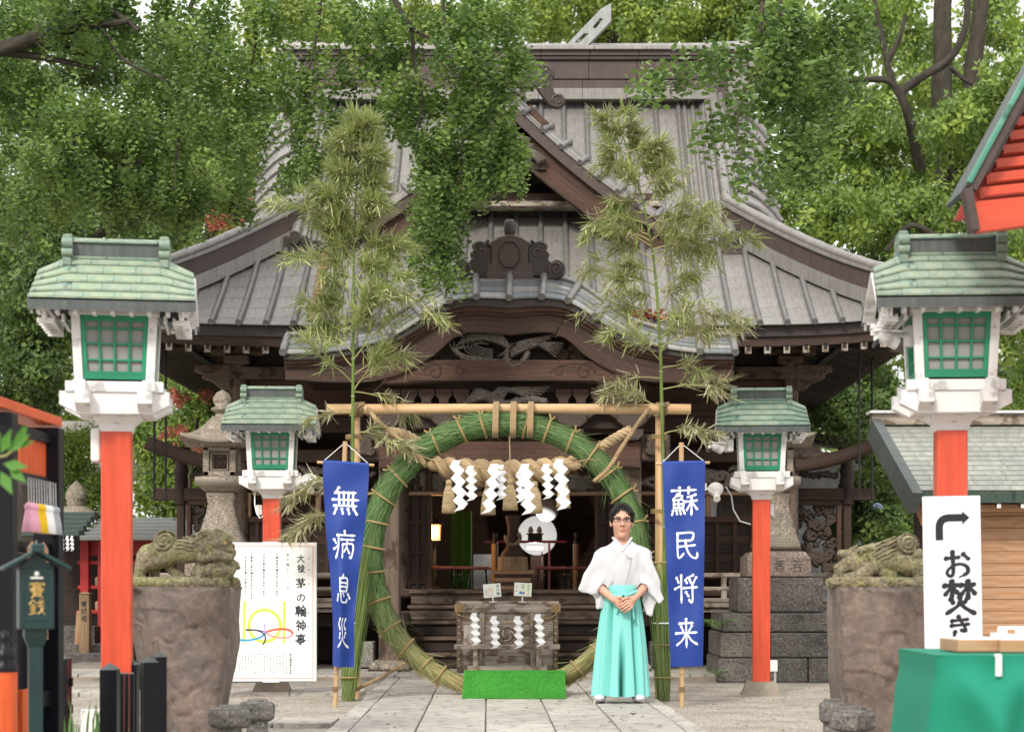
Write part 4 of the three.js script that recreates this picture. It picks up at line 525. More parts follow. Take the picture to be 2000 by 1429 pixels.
// ---------------------------------------------------------------- brush writing: strokes on a 100 x 100 field
const GLYPH = {
  無: '28 4 14 24;20 20 84 18;8 44 94 42;28 20 29 62;44 19 45 62;60 19 60 62;75 18 75 62;12 64 90 62;18 74 10 92;38 74 42 90;60 73 66 90;80 72 92 90', 病: '50 2 52 12;20 16 92 14;24 16 22 55 8 94;6 32 14 44;4 62 20 52;36 30 90 28;42 46 40 92;42 46 86 44 86 86 78 84;63 30 60 52 48 72;62 56 76 74',
  息: '50 2 42 12;28 14 28 56;28 14 74 13 74 56;28 27 74 27;28 40 74 40;28 55 74 55;16 68 10 88;34 64 36 86 48 92 74 90 76 80;52 62 58 72;82 64 92 78', 災: '26 2 16 20 28 38;50 2 40 20 52 38;74 2 64 20 76 38;26 50 22 66;76 48 66 64;50 42 48 66 10 96;50 64 66 80 92 96',
  蘇: '8 14 92 12;34 4 35 24;66 4 65 24;26 26 10 44;24 32 44 31 36 44;14 46 14 70;14 46 46 45 46 70;14 58 46 58;30 46 30 70;14 70 46 70;10 80 6 94;22 79 24 92;34 78 38 92;46 77 52 90;88 28 60 36;56 50 96 47;76 34 75 96;74 52 58 80;77 52 96 78', 民: '24 10 78 9 76 34;24 34 76 34;24 10 24 88 46 76;24 54 88 50;52 34 58 66 74 88 92 92 94 74',
  将: '16 12 24 28;10 48 28 40;34 4 34 96;78 4 54 14;50 20 56 30;66 18 70 28;90 12 78 32;44 46 96 44;76 34 76 92 62 84;52 60 62 74', 来: '24 18 78 16;30 28 38 44;72 26 60 44;8 50 94 48;50 4 50 98;49 50 32 74 8 90;52 50 70 74 96 88',
  お: '10 28 58 24;32 6 34 78 22 90 12 76 30 56 60 48 82 58 84 78 56 94;70 14 90 32', 焚: '6 14 46 12;27 2 27 50;26 16 6 42;29 18 44 36;54 13 96 11;75 2 75 48;74 16 54 42;77 16 97 40;24 54 30 66;74 50 64 64;50 48 48 70 8 98;50 66 68 82 96 98', き: '18 20 80 14;16 38 84 32;42 4 70 56 50 54;28 62 26 82 48 94 74 90',
  大: '8 32 92 30;50 4 48 44 8 96;50 40 66 70 94 94', 祓: '22 4 30 14;8 24 42 23 8 60;26 42 26 96;28 50 42 62;46 36 96 32;66 6 62 56 42 94;62 52 88 50 70 76 46 96;60 62 74 80 96 94;78 8 88 20', 茅: '6 16 94 14;32 4 33 26;66 4 65 26;22 34 76 32 54 50;36 44 52 54;10 60 88 57 76 74;56 58 56 92 44 86;54 62 36 80 12 92', の: '52 18 44 60 24 82 10 62 20 32 50 16 82 26 92 52 76 82 56 90',
  輪: '6 16 46 15;12 28 12 56;12 28 40 27 40 56;12 42 40 42;12 56 40 56;4 70 48 68;26 4 26 96;70 4 50 34;70 6 96 34;58 36 82 35;54 48 54 96;54 48 92 47 92 94 84 90;66 48 66 90;79 48 79 90;54 68 92 67', 神: '22 4 30 14;8 24 42 23 8 60;26 42 26 96;28 50 42 62;50 26 50 72;50 26 90 25 90 72;50 48 90 48;50 71 90 71;70 4 70 98', 事: '8 14 92 12;28 24 28 40;28 24 72 23 72 40;28 40 72 40;22 52 76 50 76 76;4 63 96 61;22 76 76 75;50 2 50 92 36 86',
  賽: '50 2 50 10;12 14 10 24;12 14 90 13 86 24;24 26 76 25;24 36 76 35;8 46 92 45;38 20 38 46;62 20 62 46;34 48 14 60;66 48 90 58;30 58 30 86;30 58 72 57 72 86;30 67 72 67;30 76 72 76;30 86 72 86;36 88 16 98;62 88 86 98', 銭: '28 4 6 34;28 6 48 28;16 36 40 35;10 52 46 50;28 36 28 88;14 62 20 76;42 60 34 74;6 92 50 84;54 24 90 20;54 42 92 38;68 4 76 64 96 92;90 52 60 90;80 6 88 16', 箱: '24 2 8 18;18 12 46 12;30 12 36 22;64 2 52 16;58 10 94 10;72 10 78 20;6 42 46 41;27 26 27 96;26 44 6 74;28 46 46 66;56 30 56 96;56 30 90 29 90 96;56 52 90 52;56 72 90 72;56 94 90 94',
  あ: '18 18 80 14;44 4 40 66 48 88;66 34 44 78 20 86 14 66 40 46 72 48 88 66 74 88 54 94', じ: '34 8 34 74 48 92 76 80;58 18 66 30;74 10 82 22',
  若: '8 16 92 14;34 4 34 26;66 4 66 26;10 42 92 40;48 28 36 56 8 80;36 62 36 96;36 62 78 61 78 96;36 94 78 94', 者: '22 18 70 17;46 4 46 36;10 37 92 35;80 8 52 42 10 72;34 54 34 96;34 54 76 53 76 96;34 74 76 74;34 94 76 94',
  く: '70 6 26 48 72 94', ぐ: '66 6 22 48 68 94;72 26 80 36;86 18 94 28', り: '28 10 26 46;70 8 72 56 44 94', 方: '50 2 50 14;8 22 92 20;42 24 40 52 10 94;42 46 80 44 74 88 60 92', 最: '28 4 72 4 72 30;28 4 28 30;28 16 72 16;28 30 72 30;8 38 92 37;26 38 26 88;46 38 46 96;26 54 46 54;26 70 46 70;8 86 50 80;56 50 88 49 52 94;58 58 92 94', 初: '24 4 30 14;8 26 40 25 8 62;26 44 26 96;30 52 42 64;54 22 92 20 88 86 76 92;70 22 66 60 48 92',
  を: '14 22 82 18;42 4 18 54 46 44 58 74;86 38 36 66 42 92 84 92', 左: '10 24 92 22;46 4 36 54 8 90;38 52 88 50;62 52 62 92;30 92 94 91', 右: '10 24 92 22;46 4 36 54 8 86;40 54 40 94;40 54 86 53 86 94;40 92 86 92', に: '22 10 18 50 24 90;44 26 84 24;42 70 52 86 90 84', ま: '18 20 82 18;20 42 80 40;50 4 50 76 30 90 18 78 36 68 82 90', わ: '28 4 28 96;10 30 40 26 10 76;28 56 60 34 88 46 86 74 62 92', す: '8 24 94 22;56 4 56 56 40 64 36 48 50 40 58 56 46 94',
  次: '8 18 22 30;6 80 30 54;50 4 38 34;46 20 92 20 80 40;66 30 62 60 34 96;64 54 94 96', 後: '30 4 8 30;34 26 8 56;22 48 22 96;60 4 42 22 64 30;78 14 46 44 90 40;56 50 40 74;52 58 82 56 40 96;56 66 94 96', そ: '26 10 74 8 20 46 86 38 50 58 46 82 70 92', 正: '10 8 90 8;50 8 50 92;50 48 84 48;24 42 24 92;4 92 96 92', 面: '6 8 94 8;48 8 42 24;14 26 14 94;14 26 86 26 86 94;36 26 36 94;64 26 64 94;36 48 64 48;36 68 64 68;14 92 86 92', 進: '12 10 22 22;6 40 24 38 14 70 26 80;6 92 30 82 94 94;52 4 38 34;46 24 46 78;66 8 62 22;46 24 90 24;46 42 86 42;46 58 86 58;46 76 94 76;66 24 66 76',
  み: '18 16 54 14 26 74 10 76 16 58 50 62 88 76;74 40 72 70 54 94', 下: '6 10 94 10;50 10 50 96;54 34 76 54', さ: '14 26 84 20;42 4 68 60 50 56;26 66 28 84 50 94 74 90', い: '16 16 18 62 32 80 38 66;70 22 82 40 84 60', 由: '16 26 16 94;16 26 84 26 84 94;16 58 84 58;16 92 84 92;50 4 50 92', 日: '24 8 24 94;24 8 76 8 76 94;24 50 76 50;24 92 76 92', 本: '6 26 94 26;50 4 50 96;48 28 8 76;52 28 92 76;30 72 70 72', 紀: '28 4 10 30 34 32;42 20 8 58 44 54;26 56 26 96;12 70 6 88;40 68 46 80;58 10 92 10 92 42 58 42;58 42 56 88 94 90 96 70', よ: '52 30 84 28;52 4 52 74 30 90 16 78 36 68 84 90',
};
function strokes(ch) { return (GLYPH[ch] ?? '').split(';').filter(Boolean).map((s) => { const n = s.split(' ').map(Number), p = []; for (let i = 0; i < n.length; i += 2) p.push(new THREE.Vector2(n[i], n[i + 1])); return p.length > 2 ? new THREE.SplineCurve(p).getPoints(p.length * 6) : p.length === 2 ? new THREE.LineCurve(p[0], p[1]).getPoints(8) : p; }); }
function brush(ctx, ch, x, y, size, w = 9, fill = '#111', style = 1) {   // style 1 = brush, 0 = even pen
  ctx.fillStyle = fill;
  for (const q of strokes(ch)) { let L = 0; for (let i = 1; i < q.length; i++) L += q[i].distanceTo(q[i - 1]); let acc = 0; const steps = Math.max(4, Math.ceil(L / 1.6));
    for (let k = 0; k <= steps; k++) { const t = k / steps, f = t * (q.length - 1), i = Math.min(q.length - 2, Math.floor(f)), a = f - i, px = lerp(q[i].x, q[i + 1].x, a), py = lerp(q[i].y, q[i + 1].y, a); const r = style ? w * 0.5 * (0.72 + 0.45 * Math.exp(-t * 9) + 0.25 * Math.exp(-((t - 0.85) ** 2) * 60)) * (t > 0.93 && L > 24 ? 0.55 : 1) : w * 0.5; ctx.beginPath(); ctx.ellipse(x + px / 100 * size, y + py / 100 * size, r * size / 100, r * size / 100 * 0.86, -0.6, 0, 6.3); ctx.fill(); } }
}
function canvasTex(w, h, draw) { const c = document.createElement('canvas'); c.width = w; c.height = h; const x = c.getContext('2d'); draw(x, w, h); const t = new THREE.CanvasTexture(c); t.colorSpace = THREE.SRGBColorSpace; t.magFilter = THREE.LinearFilter; t.anisotropy = 8; return t; }
function glyphSolid(ch, size, w, depth) {                                // writing cut or set as raised strokes
  const gs = []; for (const q of strokes(ch)) { const p = q.map((a) => V((a.x / 100 - 0.5) * size, (0.5 - a.y / 100) * size, 0)); if (p.length < 2) continue; gs.push(tube(p, (t) => w * size * (0.62 + 0.4 * Math.exp(-t * 6)), 6).scale(1, 1, depth / (w * size))); } return merge(gs);
}
// ---------------------------------------------------------------- lantern posts
function lanternPost(label, pos) {
  const L = thing('lantern_post', label, 'lantern post', pos, 0, 'red lantern posts along the path');
  mesh('base_block', sqlathe([[0.2, 0], [0.14, 0.14], [0.1, 0.14]]), M.concrete, L);
  mesh('post', box(0.17, 1.82, 0.17, 0, 1.03, 0, 0.012), M.red, L);
  const cp = mesh('capital', sqlathe([[0.085, 1.93], [0.09, 1.94], [0.098, 1.97], [0.115, 1.985], [0.14, 2.01], [0.14, 2.06], [0.125, 2.062]]), M.white, L); mesh('block', box(0.27, 0.06, 0.27, 0, 2.05, 0, 0.006), M.white, cp);
  for (const r of [0, Math.PI / 2]) { for (const o of [-0.17, 0.17]) mesh('bracket_arm', extrude([[-0.3, 2.14], [0.3, 2.14], [0.3, 2.07], [0.2, 2.02 + (r ? 0.004 : 0)], [-0.2, 2.02 + (r ? 0.004 : 0)], [-0.3, 2.07]], 0.075, 0.004, 0, r ? 0.0025 : 0, o).rotateY(r), M.white, L); for (const o of [-0.19, 0.19]) mesh('sill', box(0.54 - (r ? 0.004 : 0), 0.06, 0.07, 0, 2.17 + (r ? 0.003 : 0), o, 0.004).rotateY(r), M.white, L); }
  mesh('tray', box(0.4, 0.03, 0.4, 0, 2.135, 0, 0.003), M.white, L);
  const bw = 0.195, tw = 0.215, y0 = 2.19, y1 = 2.6;
  for (const [a, b] of [[-1, -1], [1, -1], [-1, 1], [1, 1]]) mesh('corner_post', beam(V(a * bw, y0, b * bw), V(a * tw, y1, b * tw), 0.05, 0.05, V(0, 0, 1)), M.white, L);
  mesh('top_frame', [0, 1].flatMap((r) => [-1, 1].map((o) => box(0.5, 0.05, 0.06, 0, 2.595 + r * 0.002, o * 0.205, 0.004).rotateY(r * Math.PI / 2))), M.white, L);
  for (let k = 0; k < 4; k++) {
    const R = k * Math.PI / 2, lay = (g) => g.applyMatrix4(_m.makeRotationX(Math.atan2(tw - bw, y1 - y0))).translate(0, y0, bw).rotateY(R), h = y1 - y0, hw = (y) => lerp(bw - 0.025, tw - 0.025, y / h);
    const bar4 = (a, b, w, z) => beam(V(...a, z), V(...b, z), w, 0.022, V(0, 0, 1), 0.003);
    const win = mesh('window', lay(merge([bar4([-hw(0.03), 0.045], [hw(0.03), 0.045], 0.045, 0.002), bar4([-hw(h), h - 0.035], [hw(h), h - 0.035], 0.055, 0.002), bar4([-hw(0) + 0.012, 0.02], [-hw(h) + 0.012, h - 0.01], 0.026, 0), bar4([hw(0) - 0.012, 0.02], [hw(h) - 0.012, h - 0.01], 0.026, 0)])), M.green, L);
    mesh('pane', lay(box(2 * hw(h * 0.5) - 0.02, h - 0.06, 0.005, 0, h / 2, -0.012, 0)), M.frost, win);
    for (const q of [-0.5, 0, 0.5]) mesh('lattice_bar', lay(bar4([q * hw(0) * 0.92, 0.06], [q * hw(h) * 0.92, h - 0.05], 0.012, 0.001)), M.green, win);
    for (const q of [0.27, 0.49, 0.7]) mesh('lattice_bar', lay(bar4([-hw(q * h), q * h + 0.02], [hw(q * h), q * h + 0.02], 0.011, -0.002)), M.green, win);
  }
  // roof: shingle courses that fall away towards the gable ends
  const EY = 2.63, RY = 2.935, ZD = 0.4, half = 0.455, roofAt = (x, t, s, n = 0) => { const e = clamp((Math.abs(x) - 0.27) / 0.19); return V(x * (1 - 0.05 * t), lerp(EY, RY - 0.085 * e, 0.94 * t + 0.06 * t * t) + n, s * lerp(ZD, 0.02, t)); };
  const rf = mesh('roof', (() => { const gs = []; for (const s of [1, -1]) { const rows = []; for (let i = 0; i <= 6; i++) rows.push(Array.from({ length: 13 }, (_, j) => roofAt(lerp(-half, half, j / 12) * s, i / 6, s, -0.008))); gs.push(shell(rows, 0.02)); } return merge(gs); })(), M.patinaD, L);
  const r = rng(17), xs = [-0.48, -0.3, -0.13, 0.03, 0.19, 0.34, 0.48], ms = [M.patina, M.patinaB, M.patinaC, M.patina];
  for (const s of [1, -1]) for (let i = 0; i < 5; i++) { const cut = [-half, ...xs.slice(1, -1).map((x) => x + (i % 2 ? 0.075 : -0.02) + rr(-0.015, 0.015, r)), half]; for (let j = 0; j < cut.length - 1; j++) { const n = 4, row = (t, u) => Array.from({ length: n + 1 }, (_, q) => roofAt(lerp(cut[j] + 0.001, cut[j + 1] - 0.001, q / n) * s, t, s, u)); mesh('shingle', shell([row(i / 5 - (i ? 0.025 : 0.01), 0.02), row((i + 1) / 5 - 0.012, 0.002)], 0.012), ms[Math.floor(r() * 4)], rf); } }
  for (const s of [1, -1]) mesh('eave_edge', shell([Array.from({ length: 13 }, (_, j) => roofAt(lerp(-half, half, j / 12) * s, -0.02, s, -0.004)), Array.from({ length: 13 }, (_, j) => roofAt(lerp(-half, half, j / 12) * s, 0.06, s, -0.012))], 0.05), M.patinaD, rf);
  mesh('ridge', [box(0.5, 0.1, 0.1, 0, 2.962, 0, 0.006)], M.patinaD, rf); mesh('ridge_top', [tube([V(-0.25, 3.020, 0), V(0, 3.020, 0), V(0.25, 3.020, 0)], 0.02, 8), box(0.5, 0.012, 0.13, 0, 3.010, 0, 0.003)], M.patina, rf); mesh('ridge_foot', box(0.5, 0.016, 0.14, 0, 2.917, 0, 0.003), M.patinaB, rf);
  for (const s of [-1, 1]) mesh('ridge_end', [box(0.055, 0.15, 0.17, s * 0.27, 2.972, 0, 0.01), cyl(0.045, 0.045, 0.056, 12).rotateZ(Math.PI / 2).translate(s * 0.27, 2.9727, 0.04), cyl(0.045, 0.045, 0.056, 12).rotateZ(Math.PI / 2).translate(s * 0.27, 2.9727, -0.04), ...[-1, 1].flatMap((q) => [cyl(0.03, 0.03, 0.058, 12).rotateZ(Math.PI / 2).translate(s * 0.27, 2.992, q * 0.09), cyl(0.024, 0.024, 0.06, 12).rotateZ(Math.PI / 2).translate(s * 0.27, 2.937, q * 0.105), box(0.05, 0.05, 0.05, s * 0.27, 2.887, q * 0.09, 0.008)])], M.patinaB, rf);
  // eaves: fascia, dentils, gable boards, purlin tails
  const ev = mesh('eave_fascia', [1, -1].map((s) => box(0.86, 0.04, 0.03, 0, 2.6, s * 0.35, 0.004)), M.white, L);
  for (let k = 0; k < 9; k++) for (const s of [1, -1]) mesh('rafter_tail', box(0.022, 0.028, 0.1, -0.4 + k * 0.1, 2.567, s * 0.33, 0.003), M.white, ev);
  for (const s of [-1, 1]) { mesh('gable_board', [1, -1].map((q) => beam(V(s * 0.418, 2.6, q * 0.36), V(s * 0.41, 2.82, 0.0), 0.02, 0.07, V(1, 0, 0)).translate(0, 0, 0)), M.white, L); mesh('gable_panel', extrude([[-0.3, 2.59], [0.3, 2.59], [0, 2.86]], 0.02, 0).rotateY(Math.PI / 2).translate(s * 0.36, 0, 0), M.white, L);
    mesh('side_board', box(0.018, 0.05, 0.7, s * 0.37, 2.555, 0, 0.003), M.white, L); for (let k = 0; k < 6; k++) mesh('rafter_tail', box(0.09, 0.03, 0.022, s * 0.37, 2.525, -0.28 + k * 0.112, 0.003), M.white, L); for (const q of [0.28, 0.33, 0.38]) mesh('verge_tail', box(0.016, 0.04, 0.5, s * q, 2.55 - (q - 0.28) * 0.22, 0, 0.002), M.white, L); for (const q of [-1, 1]) mesh('corner_tip', box(0.014, 0.06, 0.02, s * 0.435, 2.58, q * 0.37, 0.002), M.plasticG, L); }
  return L;
}
const LP = lanternPost('near lantern post with worn white paint, behind the black fence posts', [sX(228, 10.7), 0, -10.7]); LP.scale.setScalar(1.012); LP.rotation.y = 0.16;
dup(LP, 'near lantern post with the handwritten arrow sign on its shaft', [sX(1857, 10.35), 0, -10.35], -0.07, 1.0);
dup(LP, 'far lantern post behind the white ritual notice board', [sX(531, 17.95), 0, -17.95], 0.06, 0.99);
dup(LP, 'far lantern post in front of the tall stone plinth', [sX(1487, 17.95), 0, -17.95], -0.07, 0.985);
{ const r = rng(71), sets = [[M.patina, M.patinaC], [M.patinaB, M.patina], [M.patina, M.patinaB], [M.patinaB, M.patinaE]]; scene.children.filter((o) => o.name.startsWith('lantern_post')).forEach((o, i) => o.traverse((q) => { if (q.name === 'shingle') q.material = sets[i][Math.floor(r() * 2)]; })); }
// fittings on the posts
function floodlight(label, pos, turn) { const f = thing('flood_lamp', label, 'flood lamp', pos, turn, 'lamp heads on the far lantern posts'); const tl = (g) => g.rotateX(0.9); mesh('housing', tl(lathe([[0, -0.02], [0.05, -0.01], [0.075, 0.05], [0.075, 0.065], [0.06, 0.06]].map(([r, y]) => [r, y]), 20)), M.plastic, f); mesh('lens', tl(cyl(0.06, 0.06, 0.008, 20, 0, 0.052, 0)), mat([0.7, 0.72, 0.72], { roughness: 0.15 }), f); mesh('stem', tl(cyl(0.03, 0.035, 0.1, 14, 0, -0.06, 0)), M.plastic, f); mesh('arm', [rod(V(0, -0.03, -0.05), V(-0.11 * Math.sign(Math.cos(turn)), 0.05, -0.05), 0.012), box(0.03, 0.07, 0.05, -0.11 * Math.sign(Math.cos(turn)), 0.05, -0.05)], M.plastic, f); return f; }
floodlight('round white flood lamp beside the banner with twisted cloth', [sX(606, 17.8), sY(945, 17.8), -17.75], 0); floodlight('round white flood lamp left of the stone plinth lantern', [sX(1398, 17.8), sY(962, 17.8), -17.75], Math.PI);
function cctv(label, pos, turn, s = 1) { const c = thing('security_camera', label, 'security camera', pos, turn, 'security cameras on lantern posts'); mesh('body', [cyl(0.038, 0.038, 0.13, 16).rotateZ(1.2).translate(-0.09, -0.015, 0.03), box(0.16, 0.012, 0.085, -0.09, 0.025, 0.03).rotateZ(0)], M.white, c); mesh('lens', cyl(0.03, 0.03, 0.012, 16).rotateZ(1.2).translate(-0.158, -0.042, 0.03), M.ink, c); mesh('arm', rod(V(-0.04, 0, 0.02), V(0.05, 0.02, 0), 0.015), M.white, c); mesh('mount', box(0.06, 0.12, 0.1, 0.07, 0.01, 0, 0.015), M.white, c); c.scale.setScalar(s); return c; }
cctv('small white security camera on the far lantern before the plinth', [sX(1410, 17.8), sY(872, 17.8), -17.75], 0.5, 1.05); cctv('white security camera on the near lantern with arrow sign', [sX(1752, 10.4), sY(663, 10.4), -10.3], 0.2, 1.0);
single('junction_box', [box(0.075, 0.11, 0.05, 0, 0, 0, 0.006)], M.plastic, 'small cream junction box low on the far lantern post', 'junction box', [sX(1511, 17.9), sY(1300, 17.9), -17.9]);
single('conduit_pipe', tube([V(0, 0.24, 0), V(0.0, 0.1, 0), V(0.02, 0.03, 0), V(0.05, -0.01, 0.02)], 0.013, 8), M.plasticG, 'grey conduit running from the junction box into gravel', 'conduit', [sX(1514, 17.9), 0, -17.9]);
single('bell_box', box(0.06, 0.2, 0.08, 0, 0, 0, 0.02), M.plastic, 'beige sensor box on the near red lantern shaft', 'sensor box', [sX(190, 10.7), sY(870, 10.7), -10.68]);
single('switch_box', box(0.06, 0.1, 0.06, 0, 0, 0, 0.01), M.plastic, 'white switch box on far lantern above the notice board', 'switch box', [sX(507, 17.95), sY(996, 17.95), -17.93]);
single('meter_box', box(0.06, 0.12, 0.07, 0, 0, 0, 0.006), M.plasticG, 'grey metal box high on the far red lantern shaft', 'box', [sX(1505, 17.95), sY(996, 17.95), -17.93]);
single('lamp_cable', tube([[498, 962], [498, 985], [501, 1000], [508, 1012], [514, 1008]].map(([x, y]) => V(sX(x, 17.85), sY(y, 17.85), -17.82)), 0.007, 6), M.plastic, 'thin white cable looping beside the far lantern shaft', 'cable');
single('lamp_cable', tube([[1417, 950], [1428, 968], [1432, 995], [1445, 1018], [1466, 1024]].map(([x, y]) => V(sX(x, 17.85), sY(y, 17.85), -17.82)), 0.008, 6), M.plasticG, 'dark cable curving from flood lamp to the red shaft', 'cable');
// ---------------------------------------------------------------- stone lanterns on plinths
function stoneLantern(label, x, d, inscription) {
  const L = thing('stone_lantern', label, 'stone lantern', [x, 0, -d], 0, 'old granite lanterns before the hall'), J = (g, a = 0.012, f = 5, s = 0) => jitter(g, a, f, s), r = rng(Math.round(x * 100 + 999));
  for (const [y0, y1, n, hw] of [[0, 0.28, 3, 0.72], [0.285, 0.57, 2, 0.7]]) { let a = -hw; for (let k = 0; k < n; k++) { const b = k === n - 1 ? hw : a + 2 * hw / n * rr(0.8, 1.15, r); for (const q of [0, 1]) mesh('plinth_block', box(b - a - 0.008, y1 - y0, hw - 0.004, (a + b) / 2, (y0 + y1) / 2, hw / 2 - q * hw, 0.02), k % 2 ? M.stoneD : M.stoneD2, L); a = b; } }
  mesh('plinth_block', box(1.34, 0.22, 1.34, 0, 0.685, 0, 0.025), M.stoneD, L); mesh('plinth_block', box(0.96, 0.4, 0.96, 0, 1.0, 0, 0.02), M.stoneD2, L);
  const bs = mesh('base_stone', [box(0.72, 0.24, 0.72, 0, 1.33, 0, 0.015), sqlathe([[0.34, 1.45], [0.3, 1.5], [0.26, 1.51]])], M.graniteP, L);
  for (const [k, ch] of inscription.entries()) mesh('carved_character', glyphSolid(ch, 0.15, 0.05, 0.006).translate(0.2 - k * 0.2, 1.34, 0.362), M.stoneD, bs);
  mesh('shaft', J(sqlathe([[0.26, 1.51], [0.255, 1.58], [0.2, 1.78], [0.155, 1.95], [0.135, 2.08], [0.15, 2.16], [0.155, 2.22]], 4), 0.008), M.granite, L);
  mesh('platform', J(sqlathe([[0.17, 2.21], [0.22, 2.26], [0.26, 2.3], [0.26, 2.38], [0.21, 2.39]], 4), 0.008), M.granite, L);
  const w = 0.185, fb = mesh('firebox', [...[[-1, -1], [1, -1], [-1, 1], [1, 1]].map(([a, b]) => box(0.07, 0.34, 0.07, a * (w - 0.035), 2.56, b * (w - 0.035), 0.01)), box(0.37, 0.06, 0.37, 0, 2.42, 0, 0.01), box(0.37, 0.05, 0.37, 0, 2.71, 0, 0.01)], M.granite, L); mesh('window_frame', [0, 1, 2, 3].map((k) => N(new THREE.TorusGeometry(0.135, 0.014, 4, 4)).rotateZ(Math.PI / 4).translate(0, 2.56, 0.165).rotateY(k * Math.PI / 2)), M.granite, fb);
  const rows = []; for (let i = 0; i <= 8; i++) { const t = i / 8, row = []; for (let j = 0; j <= 32; j++) { const a = j / 32 * 6.2832, c = Math.cos(a), s = Math.sin(a), q = 1 / Math.max(Math.abs(c), Math.abs(s)), k = (q - 1) / 0.414, rad = lerp(0.4, 0.09, t); row.push(V(c * rad * q, 2.8 + 0.3 * Math.pow(t, 1.6) + 0.09 * k * (1 - t) ** 2, -s * rad * q)); } rows.push(row); }
  mesh('roof', J(merge([grid(rows), grid([rows[0].map((p) => V(p.x * 0.45, 2.735, p.z * 0.45)), rows[0].map((p) => p.clone().add(V(0, -0.055, 0))), rows[0]])]), 0.012), M.granite, L);
  mesh('finial', J(lathe([[0.1, 3.06], [0.07, 3.13], [0.08, 3.15], [0.12, 3.17], [0.12, 3.2], [0.07, 3.22], [0.1, 3.27], [0.105, 3.32], [0.07, 3.38], [0, 3.42]], 18), 0.01), M.granite, L);
  return L;
}
stoneLantern('tall granite lantern behind the notice board and stone lion', sX(433, 21), 21, ['若', '者']).scale.set(1, 0.965, 1);
stoneLantern('tall granite lantern on stacked dark plinth beside the blue banner', sX(1514, 21), 21, ['若', '者']).scale.set(1, 0.965, 1);
// ---------------------------------------------------------------- straw ring, pole frame, bamboo, banners
function instanced(name, geo, m, list, parent, colors) {            // list of Matrix4; one object that nobody could count
  const o = new THREE.InstancedMesh(geo, m, list.length); o.name = name; o.userData.kind = 'stuff'; o.castShadow = o.receiveShadow = true;
  list.forEach((q, i) => o.setMatrixAt(i, q)); if (colors) colors.forEach((c, i) => o.setColorAt(i, c)); if (parent) parent.add(o); return o;
}
const basis = (p, dir, up, sx = 1, sy = 1, sz = 1) => { const y = dir.clone().normalize(), x = V().crossVectors(y, up).normalize(); if (x.lengthSq() < 0.1) x.set(1, 0, 0); const z = V().crossVectors(x, y); return new THREE.Matrix4().makeBasis(x.multiplyScalar(sx), y.multiplyScalar(sy), z.multiplyScalar(sz)).setPosition(p); };
function blade(w, bend = 0.12, n = 4) { const rows = []; for (let i = 0; i <= n; i++) { const t = i / n, h = w * (1 - Math.pow(Math.abs(t * 2 - 0.9) / 1.12, 3)) * 0.5; rows.push([V(-h, t, bend * t * t), V(h, t, bend * t * t)]); } return grid(rows); }
const bladeGeo = blade(0.03);
const RD = 17.3, RC = V(sX(985, RD), sY(1088, RD), -RD), RR = 1.245;
